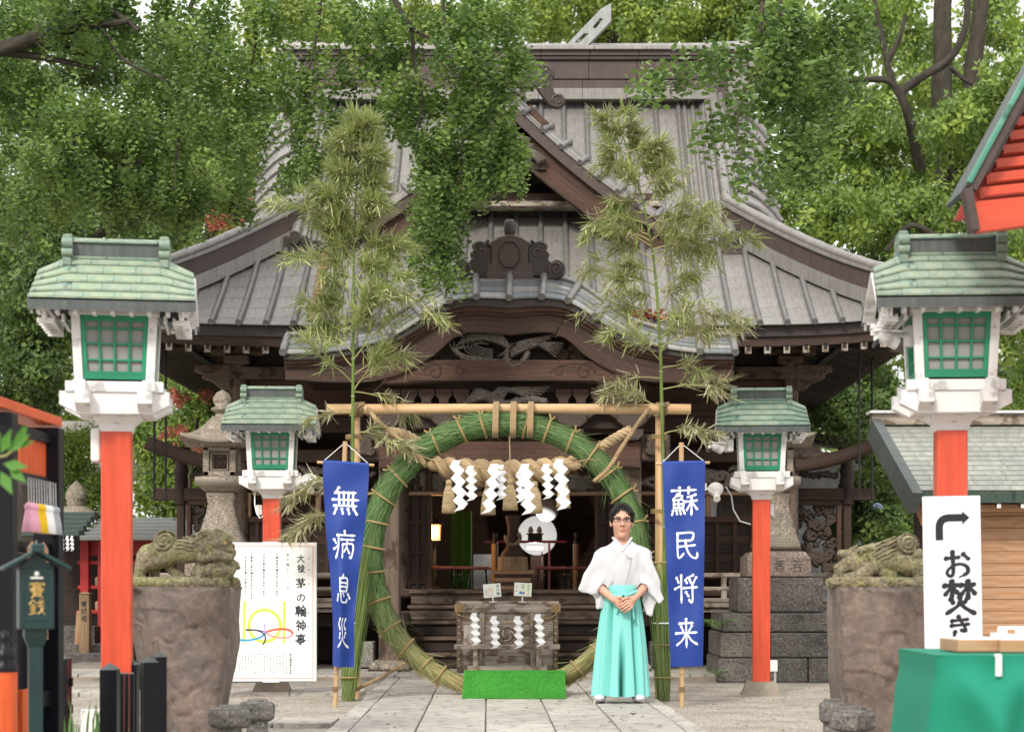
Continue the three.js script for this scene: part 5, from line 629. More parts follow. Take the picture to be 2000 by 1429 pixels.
{
  const ring = thing('straw_ring', 'large green grass purification ring tied with straw bands', 'grass ring', [RC.x, 0, RC.z]);
  const a0 = -113, a1 = 293 - 360 + 360;                            // open at the foot, behind the mat
  const A = (t) => (lerp(-66, 246, t)) * Math.PI / 180, P = (t) => V(Math.cos(A(t)) * RR, RC.y + Math.sin(A(t)) * RR, 0), rad = (t) => 0.108 * (1 - 0.3 * smooth(Math.abs(t - 0.5), 0.32, 0.5)) * (1 + 0.04 * Math.sin(t * 90));
  const ties = [0.03, 0.065, 0.11, 0.16, 0.215, 0.26, 0.3, 0.335, 0.37, 0.405, 0.44, 0.47, 0.53, 0.56, 0.6, 0.635, 0.67, 0.705, 0.74, 0.775, 0.81, 0.85, 0.89, 0.925, 0.96, 0.985];
  const pinch = (t) => { let k = 0; for (const q of ties) k = Math.max(k, Math.exp(-(((t - q) / 0.006) ** 2))); return 1 - 0.1 * k; };
  const n = 220, body = Array.from({ length: n + 1 }, (_, i) => P(i / n));
  mesh('core_bundle', tube(body, (t, w) => rad(t) * pinch(t) * (1 + 0.05 * Math.sin(w * 5 + t * 40)) - 0.012, 16), M.grassBody, ring);
  const r = rng(44), list = [], cols = [];
  for (let i = 0; i < 15000; i++) {
    const t = r(), dry = smooth(Math.abs(t - 0.5), 0.3, 0.46), w = r() * 6.283, p = P(t), tan = V(-Math.sin(A(t)), Math.cos(A(t)), 0).multiplyScalar(t > 0.5 ? 1 : -1), out = V(Math.cos(A(t)) * Math.cos(w), Math.sin(A(t)) * Math.cos(w), Math.sin(w));
    const stray = r() < 0.022, q = rad(t) * pinch(t) * (stray ? 1.0 : rr(0.9, 1.02, r)); p.addScaledVector(out, q);
    const side = V().crossVectors(tan, out), dir = tan.clone().multiplyScalar(r() < 0.8 ? 1 : -1).addScaledVector(side, rr(-0.22, 0.22, r) + 0.1).addScaledVector(out, stray ? rr(0.2, 0.9, r) : rr(-0.05, 0.04, r));
    const L = stray ? rr(0.1, 0.26, r) : rr(0.16, 0.36, r); list.push(basis(p, dir, out.clone().multiplyScalar(stray ? -1 : 1), L * rr(0.45, 0.9, r) * (0.26 / L) * 0.95, L, L * rr(-0.6, -0.1, r)));
    const g = r(); const c = col(lerp(0.06, 0.19, g), lerp(0.15, 0.31, g), lerp(0.04, 0.11, g)); c.lerp(col(lerp(0.3, 0.5, g), lerp(0.27, 0.42, g), lerp(0.1, 0.2, g)), dry * 0.8 + (r() < 0.1 ? 0.4 : 0)); cols.push(c);
  }
  instanced('grass_blades', bladeGeo, mat([1, 1, 1], { roughness: 0.75, side: THREE.DoubleSide }), list, ring, cols);
  for (const t of ties) {
    const p = P(t), R = rad(t) * pinch(t) * 1.04 + 0.012, rx = V(Math.cos(A(t)), Math.sin(A(t)), 0), tan = V(-Math.sin(A(t)), Math.cos(A(t)), 0), pts = [], sl = rr(-0.12, 0.12, r);
    for (let k = 0; k < 22; k++) { const w = k / 22 * 6.283; pts.push(p.clone().addScaledVector(rx, Math.cos(w) * R).addScaledVector(V(0, 0, 1), Math.sin(w) * R).addScaledVector(tan, sl * Math.cos(w) * R * 1.6)); }
    const b = mesh('straw_band', tube(pts, 0.012, 6, { closed: true }), M.strawTie, ring); const k0 = p.clone().addScaledVector(rx, R).addScaledVector(V(0, 0, 1), 0.02);
    mesh('knot', [tube([k0, k0.clone().addScaledVector(rx, 0.05).addScaledVector(tan, 0.03)], 0.01, 5), tube([k0.clone().addScaledVector(tan, -0.01), k0.clone().addScaledVector(rx, 0.04).addScaledVector(tan, -0.03)], 0.009, 5)], M.strawTie, b);
  }
}
// pole frame
{
  const d = 17.42, F = thing('pole_frame', 'peeled log frame carrying the grass ring', 'frame', [RC.x, 0, -d]), X = (px) => sX(px, d) - RC.x, yb = sY(799, d - 0.06);
  for (const px of [694, 1289]) { const x = X(px), po = mesh('post', tube([V(x, 0, -0.02), V(x, 1.5, -0.02), V(x, yb, -0.02)], (t) => 0.046 - 0.004 * t, 12), M.pale, F); for (const y of [2.45, 1.75, 1.05]) mesh('post_tie', Array.from({ length: 3 }, (_, k) => tube(Array.from({ length: 14 }, (_, i) => V(x - 0.012 + Math.cos(i / 14 * 6.283) * 0.075, y + k * 0.014, 0.04 + Math.sin(i / 14 * 6.283) * 0.125)), 0.007, 5, { closed: true })), M.strawTie, po); }
  const bar = mesh('crossbar', tube([V(X(640), yb, 0.07), V(X(990), yb + 0.004, 0.07), V(X(1348), yb, 0.07)], (t) => 0.048 + 0.002 * Math.sin(t * 9), 14), M.pale, F);
  const loop = (x, top, bot, z0, z1, k, m = M.hemp) => tube(Array.from({ length: 28 }, (_, i) => { const w = i / 28 * 6.283, c = Math.cos(w), s = Math.sin(w); return V(x + k * 0.0135 + 0.006 * s, lerp(bot, top, 0.5 + 0.5 * Math.sign(s) * Math.pow(Math.abs(s), 0.5)), lerp(z0, z1, 0.5 + 0.5 * Math.sign(c) * Math.pow(Math.abs(c), 0.6))); }), 0.0085, 6, { closed: true });
  for (const px of [969, 1003, 1036]) mesh('lashing', Array.from({ length: 4 }, (_, k) => loop(X(px - 4), yb + 0.056, sY(853, 17.3), -0.03, 0.29, k)), M.hemp, bar);
  for (const px of [700, 1291]) { const x = X(px); mesh('corner_lashing', [...Array.from({ length: 6 }, (_, k) => tube(Array.from({ length: 16 }, (_, i) => V(x - 0.04 + k * 0.014 + 0.02 * Math.sin(i / 16 * 6.283), yb + Math.cos(i / 16 * 6.283) * 0.062, 0.03 + Math.sin(i / 16 * 6.283) * 0.1)), 0.0085, 5, { closed: true })), ...Array.from({ length: 3 }, (_, k) => tube([V(x - 0.07 + k * 0.02, yb - 0.07, 0.12), V(x, yb, 0.145), V(x + 0.07 - k * 0.02, yb + 0.06, 0.12)], 0.0085, 5))], M.hemp, bar); }
}
const twist = (pts, R, r, turns, strands = 3, seg = 6) => { const c = new THREE.CatmullRomCurve3(pts), n = Math.round(turns * 10), fr = c.computeFrenetFrames(n), q = c.getSpacedPoints(n); return Array.from({ length: strands }, (_, s) => tube(q.map((p, i) => { const a = i / n * turns * 6.283 + s / strands * 6.283, k = typeof R === 'number' ? R : R(i / n); return p.clone().addScaledVector(fr.normals[i], Math.cos(a) * k).addScaledVector(fr.binormals[i], Math.sin(a) * k); }), typeof r === 'number' ? r : (t) => r(t), seg)); };
const at = (list, d) => list.map(([x, y, dd = d]) => V(sX(x, dd), sY(y, dd), -dd));
function ropeThing(name, label, pts, R, turns, m = M.hemp, cat = 'rope') { const c = V(); pts.forEach((p) => c.add(p)); c.divideScalar(pts.length); return single(name, merge(twist(pts.map((p) => p.clone().sub(c)), R * 0.5, R * 0.58, turns)), m, label, cat, c.toArray()); }
ropeThing('stay_rope', 'hemp stay rope from the frame corner above twisted banner to ring', at([[718, 797, 17.25], [742, 826], [772, 852], [800, 876], [818, 892], [830, 905]], 17.12), 0.022, 9);
ropeThing('stay_rope', 'hemp stay rope from frame corner above flat banner down to ring', at([[1268, 797, 17.25], [1238, 838], [1210, 880], [1188, 915], [1160, 940]], 17.1), 0.02, 10);
ropeThing('anchor_rope', 'hemp rope anchoring the ring foot to the reed bundle', at([[790, 1294, 17.05], [762, 1312], [728, 1330], [692, 1348, 17.2]], 17.08), 0.016, 12);
ropeThing('shrine_bell_rope', 'thick twisted bell rope rising behind the ring towards porch bracket', at([[1160, 884], [1185, 866], [1210, 851], [1232, 840]], 19.4), 0.055, 3, M.rope);
ropeThing('shrine_bell_rope', 'thick twisted rope rising behind the ring near the frame corner', at([[842, 878], [815, 862], [788, 848], [758, 842]], 19.4), 0.055, 3, M.rope);
single('streamer_cord', tube(at([[806, 884, 17.13], [850, 900], [930, 912], [1003, 920], [1080, 911], [1150, 897], [1172, 899, 17.13]], 17.1), 0.006, 6), M.hemp, 'thin cord strung across the ring holding paper streamers', 'cord');
single('hanging_cord', tube(at([[995, 852], [996, 890], [995, 935]], 17.1), 0.007, 6), M.hemp, 'single cord hanging from top of ring to the straw rope', 'cord');
// thick straw rope with tassels
{
  const d = 20.75, Z = [sX(985, d), sY(930, d), -d], s = thing('straw_rope', 'thick twisted sacred straw rope hung across the porch', 'straw rope', Z), L = (x, y) => V(sX(x, d) - Z[0], sY(y, d) - Z[1], 0);
  const pts = [[832, 897], [870, 912], [930, 922], [985, 926], [1040, 922], [1095, 912], [1138, 896]].map((q) => L(...q)), names = twist(pts, (t) => 0.085 * Math.sin(Math.PI * clamp(t * 0.9 + 0.05)) ** 0.5, (t) => 0.078 * Math.sin(Math.PI * clamp(t * 0.92 + 0.04)) ** 0.6 + 0.01, 5, 2, 12);
  for (const g of names) mesh('strand', g, M.rope, s);
  const r = rng(4), list = [], cols = []; for (let i = 0; i < 220; i++) { const q = pts[Math.floor(r() * 6)], p = L(rr(845, 1125, r), 0), k = (p.x - pts[0].x) / (pts[6].x - pts[0].x), y = -0.16 * Math.sin(k * 3.14) * 0.9 + 0.2, w = r() * 6.283; list.push(basis(V(p.x, y + Math.sin(w) * 0.13, Math.cos(w) * 0.13), V(1, rr(-0.8, -0.2, r), rr(-0.3, 0.3, r)), V(0, Math.sin(w), Math.cos(w)), 0.14, rr(0.07, 0.16, r), 0.1)); const g = r(); cols.push(col(lerp(0.55, 0.75, g), lerp(0.4, 0.55, g), lerp(0.2, 0.33, g))); }
  instanced('loose_straw', blade(0.012), mat([1, 1, 1], { roughness: 0.9, side: THREE.DoubleSide }), list, s, cols);
  for (const [px, y0, y1, w] of [[878, 938, 1003, 14], [954, 943, 1006, 15], [997, 937, 998, 15], [1044, 941, 1004, 16], [1100, 933, 993, 14]]) {
    const a = L(px, y0), b = L(px, y1), R = w / 3600 * d, tz = px === 997 ? 0.24 : 0.17, h = a.y - b.y;
    const ts = mesh('tassel', lathe([[0.01, 0], [0.03, -0.01], [0.036, -0.03], [0.03, -0.055], [0.036, -0.07], [R * 0.75, -h * 0.4], [R * 0.95, -h * 0.8], [R, -h], [0, -h]].reverse(), 24, a.x, a.y, tz), M.strawLight, s);
    const li = [], lc = []; for (let i = 0; i < 130; i++) { const w2 = r() * 6.283, o = V(Math.cos(w2), 0, Math.sin(w2)); li.push(basis(V(a.x, a.y - 0.07, tz).addScaledVector(o, 0.034), V(o.x * (R - 0.03), -h + 0.07 + rr(-0.02, 0.02, r), o.z * (R - 0.03)), o, 0.22, (h - 0.07) * rr(0.9, 1.07, r), -0.03)); const g = r(); lc.push(col(lerp(0.6, 0.85, g), lerp(0.43, 0.64, g), lerp(0.24, 0.4, g))); }
    instanced('straw_ends', blade(0.02), mat([1, 1, 1], { roughness: 0.9, side: THREE.DoubleSide }), li, ts, lc); mesh('tassel_band', N(new THREE.TorusGeometry(0.034, 0.008, 6, 16)).rotateX(Math.PI / 2).translate(a.x, a.y - 0.055, tz), M.hemp, ts);
  }
}
// zigzag paper streamers
function streamer(label, px, py, h, w, d, lean = 0, tiers = 4, group = 'white paper streamers across the ring') {
  const k = 3600 / d, H = h / k, Wd = w / k * 0.68, n = tiers * 2, st = H / (n + 0.5), rows = [[V(-Wd * 0.42, 0.03, 0), V(Wd * 0.36, 0.03, 0)]];
  for (let i = 0; i <= n; i++) { const s = (i % 2 ? 1 : -1) * Wd * 0.27, y = -st * (i + 0.45), x = lean * Wd * 0.1 * i; rows.push([V(x + s - Wd * 0.5, y - Wd * 0.13, i % 2 ? 0.012 : 0), V(x + s + Wd * 0.5, y + Wd * 0.13, i % 2 ? 0.012 : 0)]); }
  const gs = []; for (let i = 0; i < rows.length - 1; i++) gs.push(shell([rows[i + 1], rows[i]], V(0, 0, -0.0015)));
  return single('paper_streamer', gs, M.paper, label, 'paper streamer', [sX(px, d), sY(py, d), -d], 0, group);
}
for (const [l, x, y, h, w, d, lean] of [['long paper streamer before the outer left straw tassel', 892, 905, 92, 27, 17.06, 0.6], ['short paper streamer right of the outer left tassel', 920, 916, 62, 22, 17.05, 0.1], ['long paper streamer before the second tassel, slanting left', 966, 912, 90, 27, 17.02, -0.9], ['short paper streamer tucked behind, left of centre tassel', 979, 914, 62, 20, 17.14, 0], ['long paper streamer right of the centre tassel', 1027, 912, 92, 28, 17.02, 0.4], ['short paper streamer half hidden behind the centre right one', 1016, 925, 56, 18, 17.14, 0.1], ['short paper streamer between the two right tassels', 1068, 912, 62, 22, 17.06, 0.3], ['long paper streamer before the outer right straw tassel', 1094, 903, 92, 28, 17.05, 0.5]]) streamer(l, x, y, h, w, d, lean);
// bamboo
const bLeaf = (() => { const rows = []; for (let i = 0; i <= 4; i++) { const t = i / 4, h = 0.5 * Math.sin(Math.PI * Math.min(1, t * 0.9 + 0.1)) ** 0.8 * (1 - t * 0.35); rows.push([V(-h, t, 0.25 * t * t), V(0, t, 0.25 * t * t - 0.012), V(h, t, 0.25 * t * t)]); } return grid(rows); })();
function bamboo(label, base, path, seed, spread, side) {
  const B = thing('bamboo_tree', label, 'bamboo', [base.x, 0, base.z], 0, 'cut bamboo stems tied to the frame'), r = rng(seed), c = new THREE.CatmullRomCurve3(path.map((p) => p.clone().sub(V(base.x, 0, base.z)))), n = 60, q = c.getPoints(n);
  mesh('culm', tube(q, (t) => 0.019 * (1 - 0.85 * t) + 0.002, 10), M.bamboo, B);
  for (let k = 1; k < 17; k++) { const p = c.getPoint(k / 17), R = 0.019 * (1 - 0.85 * k / 17) + 0.003; mesh('culm_node', N(new THREE.TorusGeometry(R, 0.004, 5, 12)).rotateX(Math.PI / 2).translate(p.x, p.y, p.z), M.node, B); }
  const list = [], cols = [];
  const tuft = (p, dir, n2, dry) => { for (let i = 0; i < n2; i++) { const d2 = dir.clone().multiplyScalar(0.9).add(V(rr(-1, 1, r), rr(-1.1, 0.5, r), rr(-1, 1, r)).multiplyScalar(0.85)).normalize(), L = rr(0.09, 0.19, r); list.push(basis(p.clone().add(V(rr(-0.035, 0.035, r), rr(-0.03, 0.03, r), rr(-0.035, 0.035, r))), d2, V(rr(-0.6, 0.6, r), 1, rr(-0.6, 0.6, r)), rr(0.012, 0.02, r), L, L * rr(0.2, 1.2, r))); const g = r(), k = r() < dry ? 1 : 0; cols.push(k ? col(lerp(0.42, 0.6, g), lerp(0.42, 0.55, g), lerp(0.24, 0.36, g)) : col(lerp(0.24, 0.52, g), lerp(0.34, 0.56, g), lerp(0.09, 0.22, g))); } };
  const branches = [], branch = (p, dir, L, depth, dry, leafK) => { const seg = 7, pts = [p.clone()], v = dir.clone().normalize(); for (let i = 0; i < seg; i++) { v.add(V(rr(-0.14, 0.14, r), rr(-0.12, 0.08, r) - 0.09 * i / seg, rr(-0.14, 0.14, r))).normalize(); pts.push(pts[pts.length - 1].clone().addScaledVector(v, L / seg)); if (depth < 2 && i > 0) for (let s2 = 0; s2 < (depth ? 1 : 2); s2++) if (r() < (depth ? 0.35 : 0.6)) branch(pts[pts.length - 1], v.clone().add(V(rr(-0.6, 0.6, r), rr(-0.25, 0.4, r), rr(-0.6, 0.6, r))), L * rr(0.22, 0.42, r), depth + 1, dry, leafK); if (i > 1 || depth) tuft(pts[pts.length - 1], v, Math.round(rr(0.7, 2.3, r) * leafK), dry); } branches.push(tube(pts, (t) => (depth ? 0.0025 : 0.006) * (1 - 0.7 * t) + 0.0012, 5, { cap: false })); };
  for (const [t, az, L, el, dry, lk] of spread) { const p = c.getPoint(t); branch(p, V(Math.cos(az) * Math.cos(el), Math.sin(el), Math.sin(az) * Math.cos(el)), L, 0, dry, lk ?? 1); }
  mesh('branches', branches, M.twig, B);
  instanced('leaves', bLeaf, leafMat([1, 1, 1], 0.35), list, B, cols); return B;
}
const HALF = Math.PI;
{
  const d = 17.2, path = at([[683, 1366], [686, 1150], [689, 800], [690, 600], [692, 450], [698, 340], [704, 245]], d), sp = [], r = rng(61);
  for (let t = 0.36; t < 1; t += 0.0125) { const k = (t - 0.36) / 0.64, L = lerp(0.5, 0.07, k ** 1.3) * rr(0.6, 1.25, r); sp.push([t, (Math.round(t * 80) % 2 ? 0 : HALF) + rr(-0.9, 0.9, r), L, rr(0.35, 1.1, r), 0.2, lerp(0.75, 1.25, k)]); }
  for (const [t, az, L, el, dry, lk] of [[0.56, HALF, 0.6, 0.4, 0.2], [0.66, HALF - 0.3, 0.72, 0.35, 0.15], [0.5, 0.2, 0.7, 0.3, 0.4], [0.6, 0.1, 0.5, 0.5, 0.2], [0.36, -0.3, 0.55, -0.1, 0.8], [0.33, HALF, 0.4, 0.1, 0.8], [0.27, HALF, 0.5, -0.2, 0.85], [0.31, 0.3, 0.45, 0.1, 0.8], [0.235, HALF, 0.5, 0.0, 0.85]]) sp.push([t, az, L, el, dry, lk ?? 0.8]);
  bamboo('dense leafy bamboo stem tied beside twisted blue banner', path[0], path, 5, sp);
}
{
  const d = 17.2, path = at([[1296, 1366], [1298, 1100], [1293, 800], [1288, 650], [1277, 510], [1257, 400], [1232, 310], [1205, 235]], d), sp = [], r = rng(62);
  for (let t = 0.36; t < 1; t += 0.0145) { const k = (t - 0.36) / 0.64, L = lerp(0.56, 0.12, k ** 1.3) * rr(0.6, 1.25, r); sp.push([t, (Math.round(t * 69) % 2 ? 0 : HALF) + rr(-0.9, 0.9, r), L, rr(0.2, 0.9, r), 0.35, lerp(0.7, 0.55, k)]); }
  for (const [t, az, L, el, dry, lk] of [[0.6, 0, 0.85, 0.2, 0.15], [0.66, 0.2, 0.7, 0.4, 0.2], [0.62, HALF, 0.6, 0.5, 0.25], [0.52, HALF, 0.65, 0.5, 0.4], [0.45, 0, 0.65, 0.4, 0.6], [0.4, 0.1, 0.6, 0.5, 0.7], [0.34, HALF, 0.45, 0.2, 0.8], [0.32, 0.1, 0.5, 0.2, 0.8], [0.29, HALF, 0.4, 0.3, 0.85], [0.26, 0, 0.4, 0.3, 0.8]]) sp.push([t, az, L, el, dry, lk ?? 0.8]);
  bamboo('sparse drooping bamboo stem tied beside the flat blue banner', path[0], path, 6, sp);
}
// reed bundles at the feet
function reeds(label, px, d, lean, top, seed) {
  const b = thing('reed_bundle', label, 'reed bundle', [sX(px, d), 0, -d], 0, 'green reed bundles tied to the frame posts'), r = rng(seed), H = sY(top, d); mesh('core_bundle', tube([V(0, 0, 0), V(0, 0.5, 0), V(lean * 0.5, H * 0.55, 0), V(lean * 0.8, H * 0.75, 0)], (t) => 0.06 * (1 + 0.2 * t), 12), M.reed, b);
  const list = [], cols = []; for (let i = 0; i < 900; i++) { const w = r() * 6.283, q = Math.sqrt(r()), p = V(Math.cos(w) * 0.072 * q, rr(0, 0.6, r), Math.sin(w) * 0.072 * q), L = rr(0.4, H * 0.62, r); list.push(basis(p, V(lean * 0.9 + Math.cos(w) * 0.02 + rr(-0.035, 0.035, r), 1, Math.sin(w) * 0.02 + rr(-0.03, 0.03, r)), V(Math.cos(w), 0, Math.sin(w)), rr(0.25, 0.5, r), L, L * rr(-0.3, 0.3, r))); const g = r(); cols.push(col(lerp(0.11, 0.26, g), lerp(0.2, 0.32, g), lerp(0.04, 0.1, g))); }
  instanced('reed_blades', blade(0.026, 0.1), mat([1, 1, 1], { roughness: 0.6, side: THREE.DoubleSide }), list, b, cols);
  for (const [y, m] of [[0.22, M.strawTie], [0.52, M.hemp], [0.72, M.paper], [1.28, M.strawTie]]) mesh('bundle_tie', N(new THREE.TorusGeometry(0.088, 0.008, 6, 20)).rotateX(Math.PI / 2).translate(lean * 0.4 * Math.max(0, y - 0.4), y, 0), m, b);
}
reeds('green reed bundle leaning against ring beside the twisted banner', 680, 17.05, 0.14, 1000, 3); reeds('green reed bundle beside the priest and flat banner', 1296, 17.05, -0.06, 1080, 4);
// blue banners
function bannerTex(text, size) { return canvasTex(420, 2000, (x, w, h) => { x.fillStyle = '#163a90'; x.fillRect(0, 0, w, h); for (let i = 0; i < 2600; i++) { x.fillStyle = `rgba(${i % 2 ? '255,255,255' : '0,0,20'},0.02)`; x.fillRect(R0() * w, R0() * h, 60, 2); } [...text].forEach((c, k) => brush(x, c, 62, 225 + k * 432, 330 * size, 9.5, '#f4f6fb')); }); }
function banner(label, px, d, text, cloth, poleBase, top) {
  const b = thing('banner', label, 'banner', [sX(px, d), 0, -d], 0, 'blue cloth banners on bamboo poles'), X = (x) => sX(x, d) - sX(px, d), Y = (y) => sY(y, d);
  const rows = [], uvs = [], n = 40, m = 24; for (let i = 0; i <= n; i++) { const t = i / n, q = cloth(t), row = [], uv = []; for (let j = 0; j <= m; j++) { const u = j / m; row.push(V(X(lerp(q[0], q[1], q[4] ? u + q[4] * Math.sin(u * 6.283) / 6.283 : u)), Y(lerp(q[2], q[3], u)), 0.055 + q[5](u, t))); uv.push([u, 1 - t]); } rows.push(row); uvs.push(uv); }
  const g = grid(rows.slice().reverse(), uvs.slice().reverse()), fm = mat([0.95, 0.95, 0.95], { map: bannerTex(text, 0.9), roughness: 0.6, side: THREE.DoubleSide }); mesh('cloth', g, fm, b);
  mesh('pole', tube([V(X(poleBase[0]), 0, 0), V(X(lerp(poleBase[0], top[0], 0.5)), Y(top[1]) / 2, 0), V(X(top[0]), Y(top[1]), 0)], 0.021, 12), M.bambooDry, b);
  for (let k = 1; k < 8; k++) mesh('pole_node', N(new THREE.TorusGeometry(0.022, 0.003, 5, 14)).rotateX(Math.PI / 2).translate(X(lerp(poleBase[0], top[0], k / 8)), Y(top[1]) * k / 8, 0), M.tan, b);
  const q = cloth(0); mesh('crossbar', rod(V(X(q[0] - 12), Y(q[2] - 1), 0.03), V(X(q[1] + 10), Y(q[3] - 1), 0.03), 0.013), M.bambooDry, b); mesh('hem_sleeve', rod(V(X(q[0]), Y(q[2] - 1), 0.03), V(X(q[1]), Y(q[3] - 1), 0.03), 0.02), mat([0.012, 0.055, 0.32], { roughness: 0.7 }), b);
  mesh('cord', [rod(V(X(q[0]), Y(q[2] - 3), 0.03), V(X(top[0]), Y(top[1] + 2), 0.0), 0.003), rod(V(X(q[1]), Y(q[3] - 3), 0.03), V(X(top[0]), Y(top[1] + 2), 0.0), 0.003)], M.paper, b); mesh('pole_tie', Array.from({ length: 4 }, (_, k) => N(new THREE.TorusGeometry(0.027, 0.005, 5, 14)).rotateX(Math.PI / 2).translate(X(poleBase[0]), 0.14 + k * 0.012, 0)), M.hemp, b);
}
banner('blue banner with twisted narrowing cloth and white brush writing', 660, 16.2, '無病息災', (t) => { const k = smooth(t, 0.02, 0.85); return [lerp(632, 651, k), lerp(721, 692, k), lerp(904, 1300, t), lerp(910, 1303, t), 0.5 * k, (u, q) => 0.05 * Math.sin(u * 3.14) * (0.3 + q) + 0.05 * k * Math.sin(u * 5.6) + 0.012 * Math.sin(q * 21 + u * 4)]; }, [654, 1383], [674, 862]);
banner('blue banner hanging flat with white brush writing, beside priest', 1332, 16.2, '蘇民将来', (t) => [lerp(1293, 1309, t), lerp(1376, 1372, t), lerp(907, 1302, t), lerp(905, 1300, t), 0, (u, q) => 0.015 * Math.sin(u * 7 + q * 3) + 0.012 * Math.sin(q * 15 + u * 2) + 0.02 * u], [1332, 1381], [1331, 864]);
// ---------------------------------------------------------------- offering box, mat, things inside the hall
{
  const d = 21.05, B = thing('offering_box', 'weathered wooden offering box with round crest and brass studs', 'offering box', [sX(991, d), 0.075, -d - 0.3]), w = 1.16;
  const k = 3600 / d, X = (x) => (x - 991) / k, Y = (y) => sY(y, d) - 0.075;
  for (const z of [0.27, -0.27]) for (let i = 0; i < 4; i++) mesh('wall_board', box(w, 0.178, 0.04, 0, 0.1 + i * 0.181, z, 0.005), M.weather, B);
  for (const s of [-1, 1]) mesh('end_board', box(0.04, 0.72, 0.5, s * (w / 2 - 0.021), 0.37, 0, 0.005), M.weather, B);
  const rim = mesh('rim', [box(1.21, 0.1, 0.06, 0, 0.735, 0.29, 0.008), box(1.21, 0.1, 0.06, 0, 0.735, -0.29, 0.008)], M.weather, B); mesh('lid', [box(1.18, 0.03, 0.1, 0, 0.8, 0.26, 0.006), box(1.18, 0.03, 0.1, 0, 0.8, -0.26, 0.006)], M.weather, B);
  for (let i = 0; i < 10; i++) mesh('grate_bar', box(0.03, 0.03, 0.5, -0.5 + i * 0.11, 0.79, 0, 0.004), M.weather, B);
  for (const s of [-1, 1]) { mesh('rim_plate', extrude([[0.6, 0.69], [0.6, 0.78], [0.47, 0.78], [0.52, 0.735], [0.47, 0.69]].map(([x, y]) => [s * x, y]), 0.01, 0.001, 0, 0, 0.326), mat([0.35, 0.22, 0.09], { map: T.stain, roughness: 0.7 }), rim); mesh('stile', box(0.055, 0.66, 0.03, s * 0.29, 0.36, 0.3, 0.005), M.weather, B); mesh('post_strip', box(0.06, 0.68, 0.02, s * 0.55, 0.35, 0.295, 0.004), M.weatherD, B); for (let i = 0; i < 9; i++) mesh('stud', N(new THREE.SphereGeometry(0.012, 8, 6)).translate(s * 0.55, 0.08 + i * 0.073, 0.308), M.brass, B); }
  const cr = mesh('crest', cyl(0.095, 0.095, 0.012, 32).rotateX(Math.PI / 2).translate(0, Y(1240), 0.298), M.weatherD, B); for (let q = 0; q < 3; q++) mesh('crest_comma', tube(spiral(0, 0, 0.07, 0.55, q * 120, 1, 14).map(([x, y]) => V(x, y + Y(1240), 0.306)), (t) => lerp(0.012, 0.03, t), 8), M.weather, cr); mesh('crest_ring', N(new THREE.TorusGeometry(0.093, 0.008, 6, 32)).translate(0, Y(1240), 0.306), M.weather, cr);
  const rl = mesh('front_rail', box(1.2, 0.055, 0.07, 0, Y(1262), 0.45, 0.006), M.weather, B); mesh('rail_foot', box(0.9, 0.045, 0.12, 0, 0.06, 0.45, 0.006), M.weather, rl); for (const s of [-1, 1]) mesh('rail_leg', box(0.055, 0.28, 0.06, s * 0.36, 0.14, 0.45, 0.005), M.weather, rl);
  single('plaque', box(0.14, 0.22, 0.015, 0, 0.11, 0, 0.01), M.weather, 'plain wooden plaque leaning on the offering box rail', 'plaque', [sX(918, 20.85), sY(1259, 20.85), -20.87]).rotation.set(-0.15, 0, 0.02);
  single('box_cord', tube(at([[889, 1184, 20.72], [893, 1200], [925, 1209], [985, 1217], [1045, 1212], [1080, 1204], [1093, 1190], [1094, 1180, 20.72]], 20.66), 0.006, 6), M.strawTie, 'straw cord draped around front of the offering box', 'cord');
  for (const [l, x, y, le] of [['streamer in front of the leaning plaque on offering box', 927, 1202, 0.3], ['streamer left of the round crest on offering box', 966, 1208, 0.2], ['streamer right of the round crest on offering box', 1012, 1208, 0.2], ['crumpled streamer near the plain end of offering box', 1052, 1204, 0.5]]) streamer(l, x, y, 58, 19, 20.6, le, 4, 'paper streamers on the offering box');
  const cards = [['small tilted card sign on the offering box, orange print', 963, 1153, (x) => { x.fillStyle = '#e9efe6'; x.fillRect(0, 0, 256, 200); x.strokeStyle = '#d9652b'; x.lineWidth = 4; x.strokeRect(70, 60, 70, 120); [...'わり'].forEach((c, i) => brush(x, c, 80, 66 + i * 54, 52, 9, '#cf5a22', 0)); [...'茅の輪'].forEach((c, i) => brush(x, c, 190, 14 + i * 56, 48, 9, '#333', 0)); for (let i = 0; i < 3; i++) { x.fillStyle = '#888'; x.fillRect(20 + i * 14, 70, 5, 100); } }, 0.08], ['small card sign on the offering box with blue print', 1020, 1151, (x) => { x.fillStyle = '#e8efd5'; x.fillRect(0, 0, 256, 200); x.fillStyle = '#f5f5ee'; x.fillRect(0, 20, 70, 180); [...'おみくじ'].forEach((c, i) => brush(x, c, 190, 10 + i * 46, 44, 9, '#333', 0)); [...'の事'].forEach((c, i) => brush(x, c, 110, 10 + i * 40, 38, 9, '#556', 0)); x.fillStyle = '#3a9ad0'; x.beginPath(); x.ellipse(100, 150, 26, 24, 0, 0, 7); x.fill(); x.fillStyle = '#b06ab0'; x.beginPath(); x.ellipse(142, 152, 18, 22, 0, 0, 7); x.fill(); [...'大わ'].forEach((c, i) => brush(x, c, 14, 40 + i * 60, 40, 9, '#d2632e', 0)); }, -0.05]];
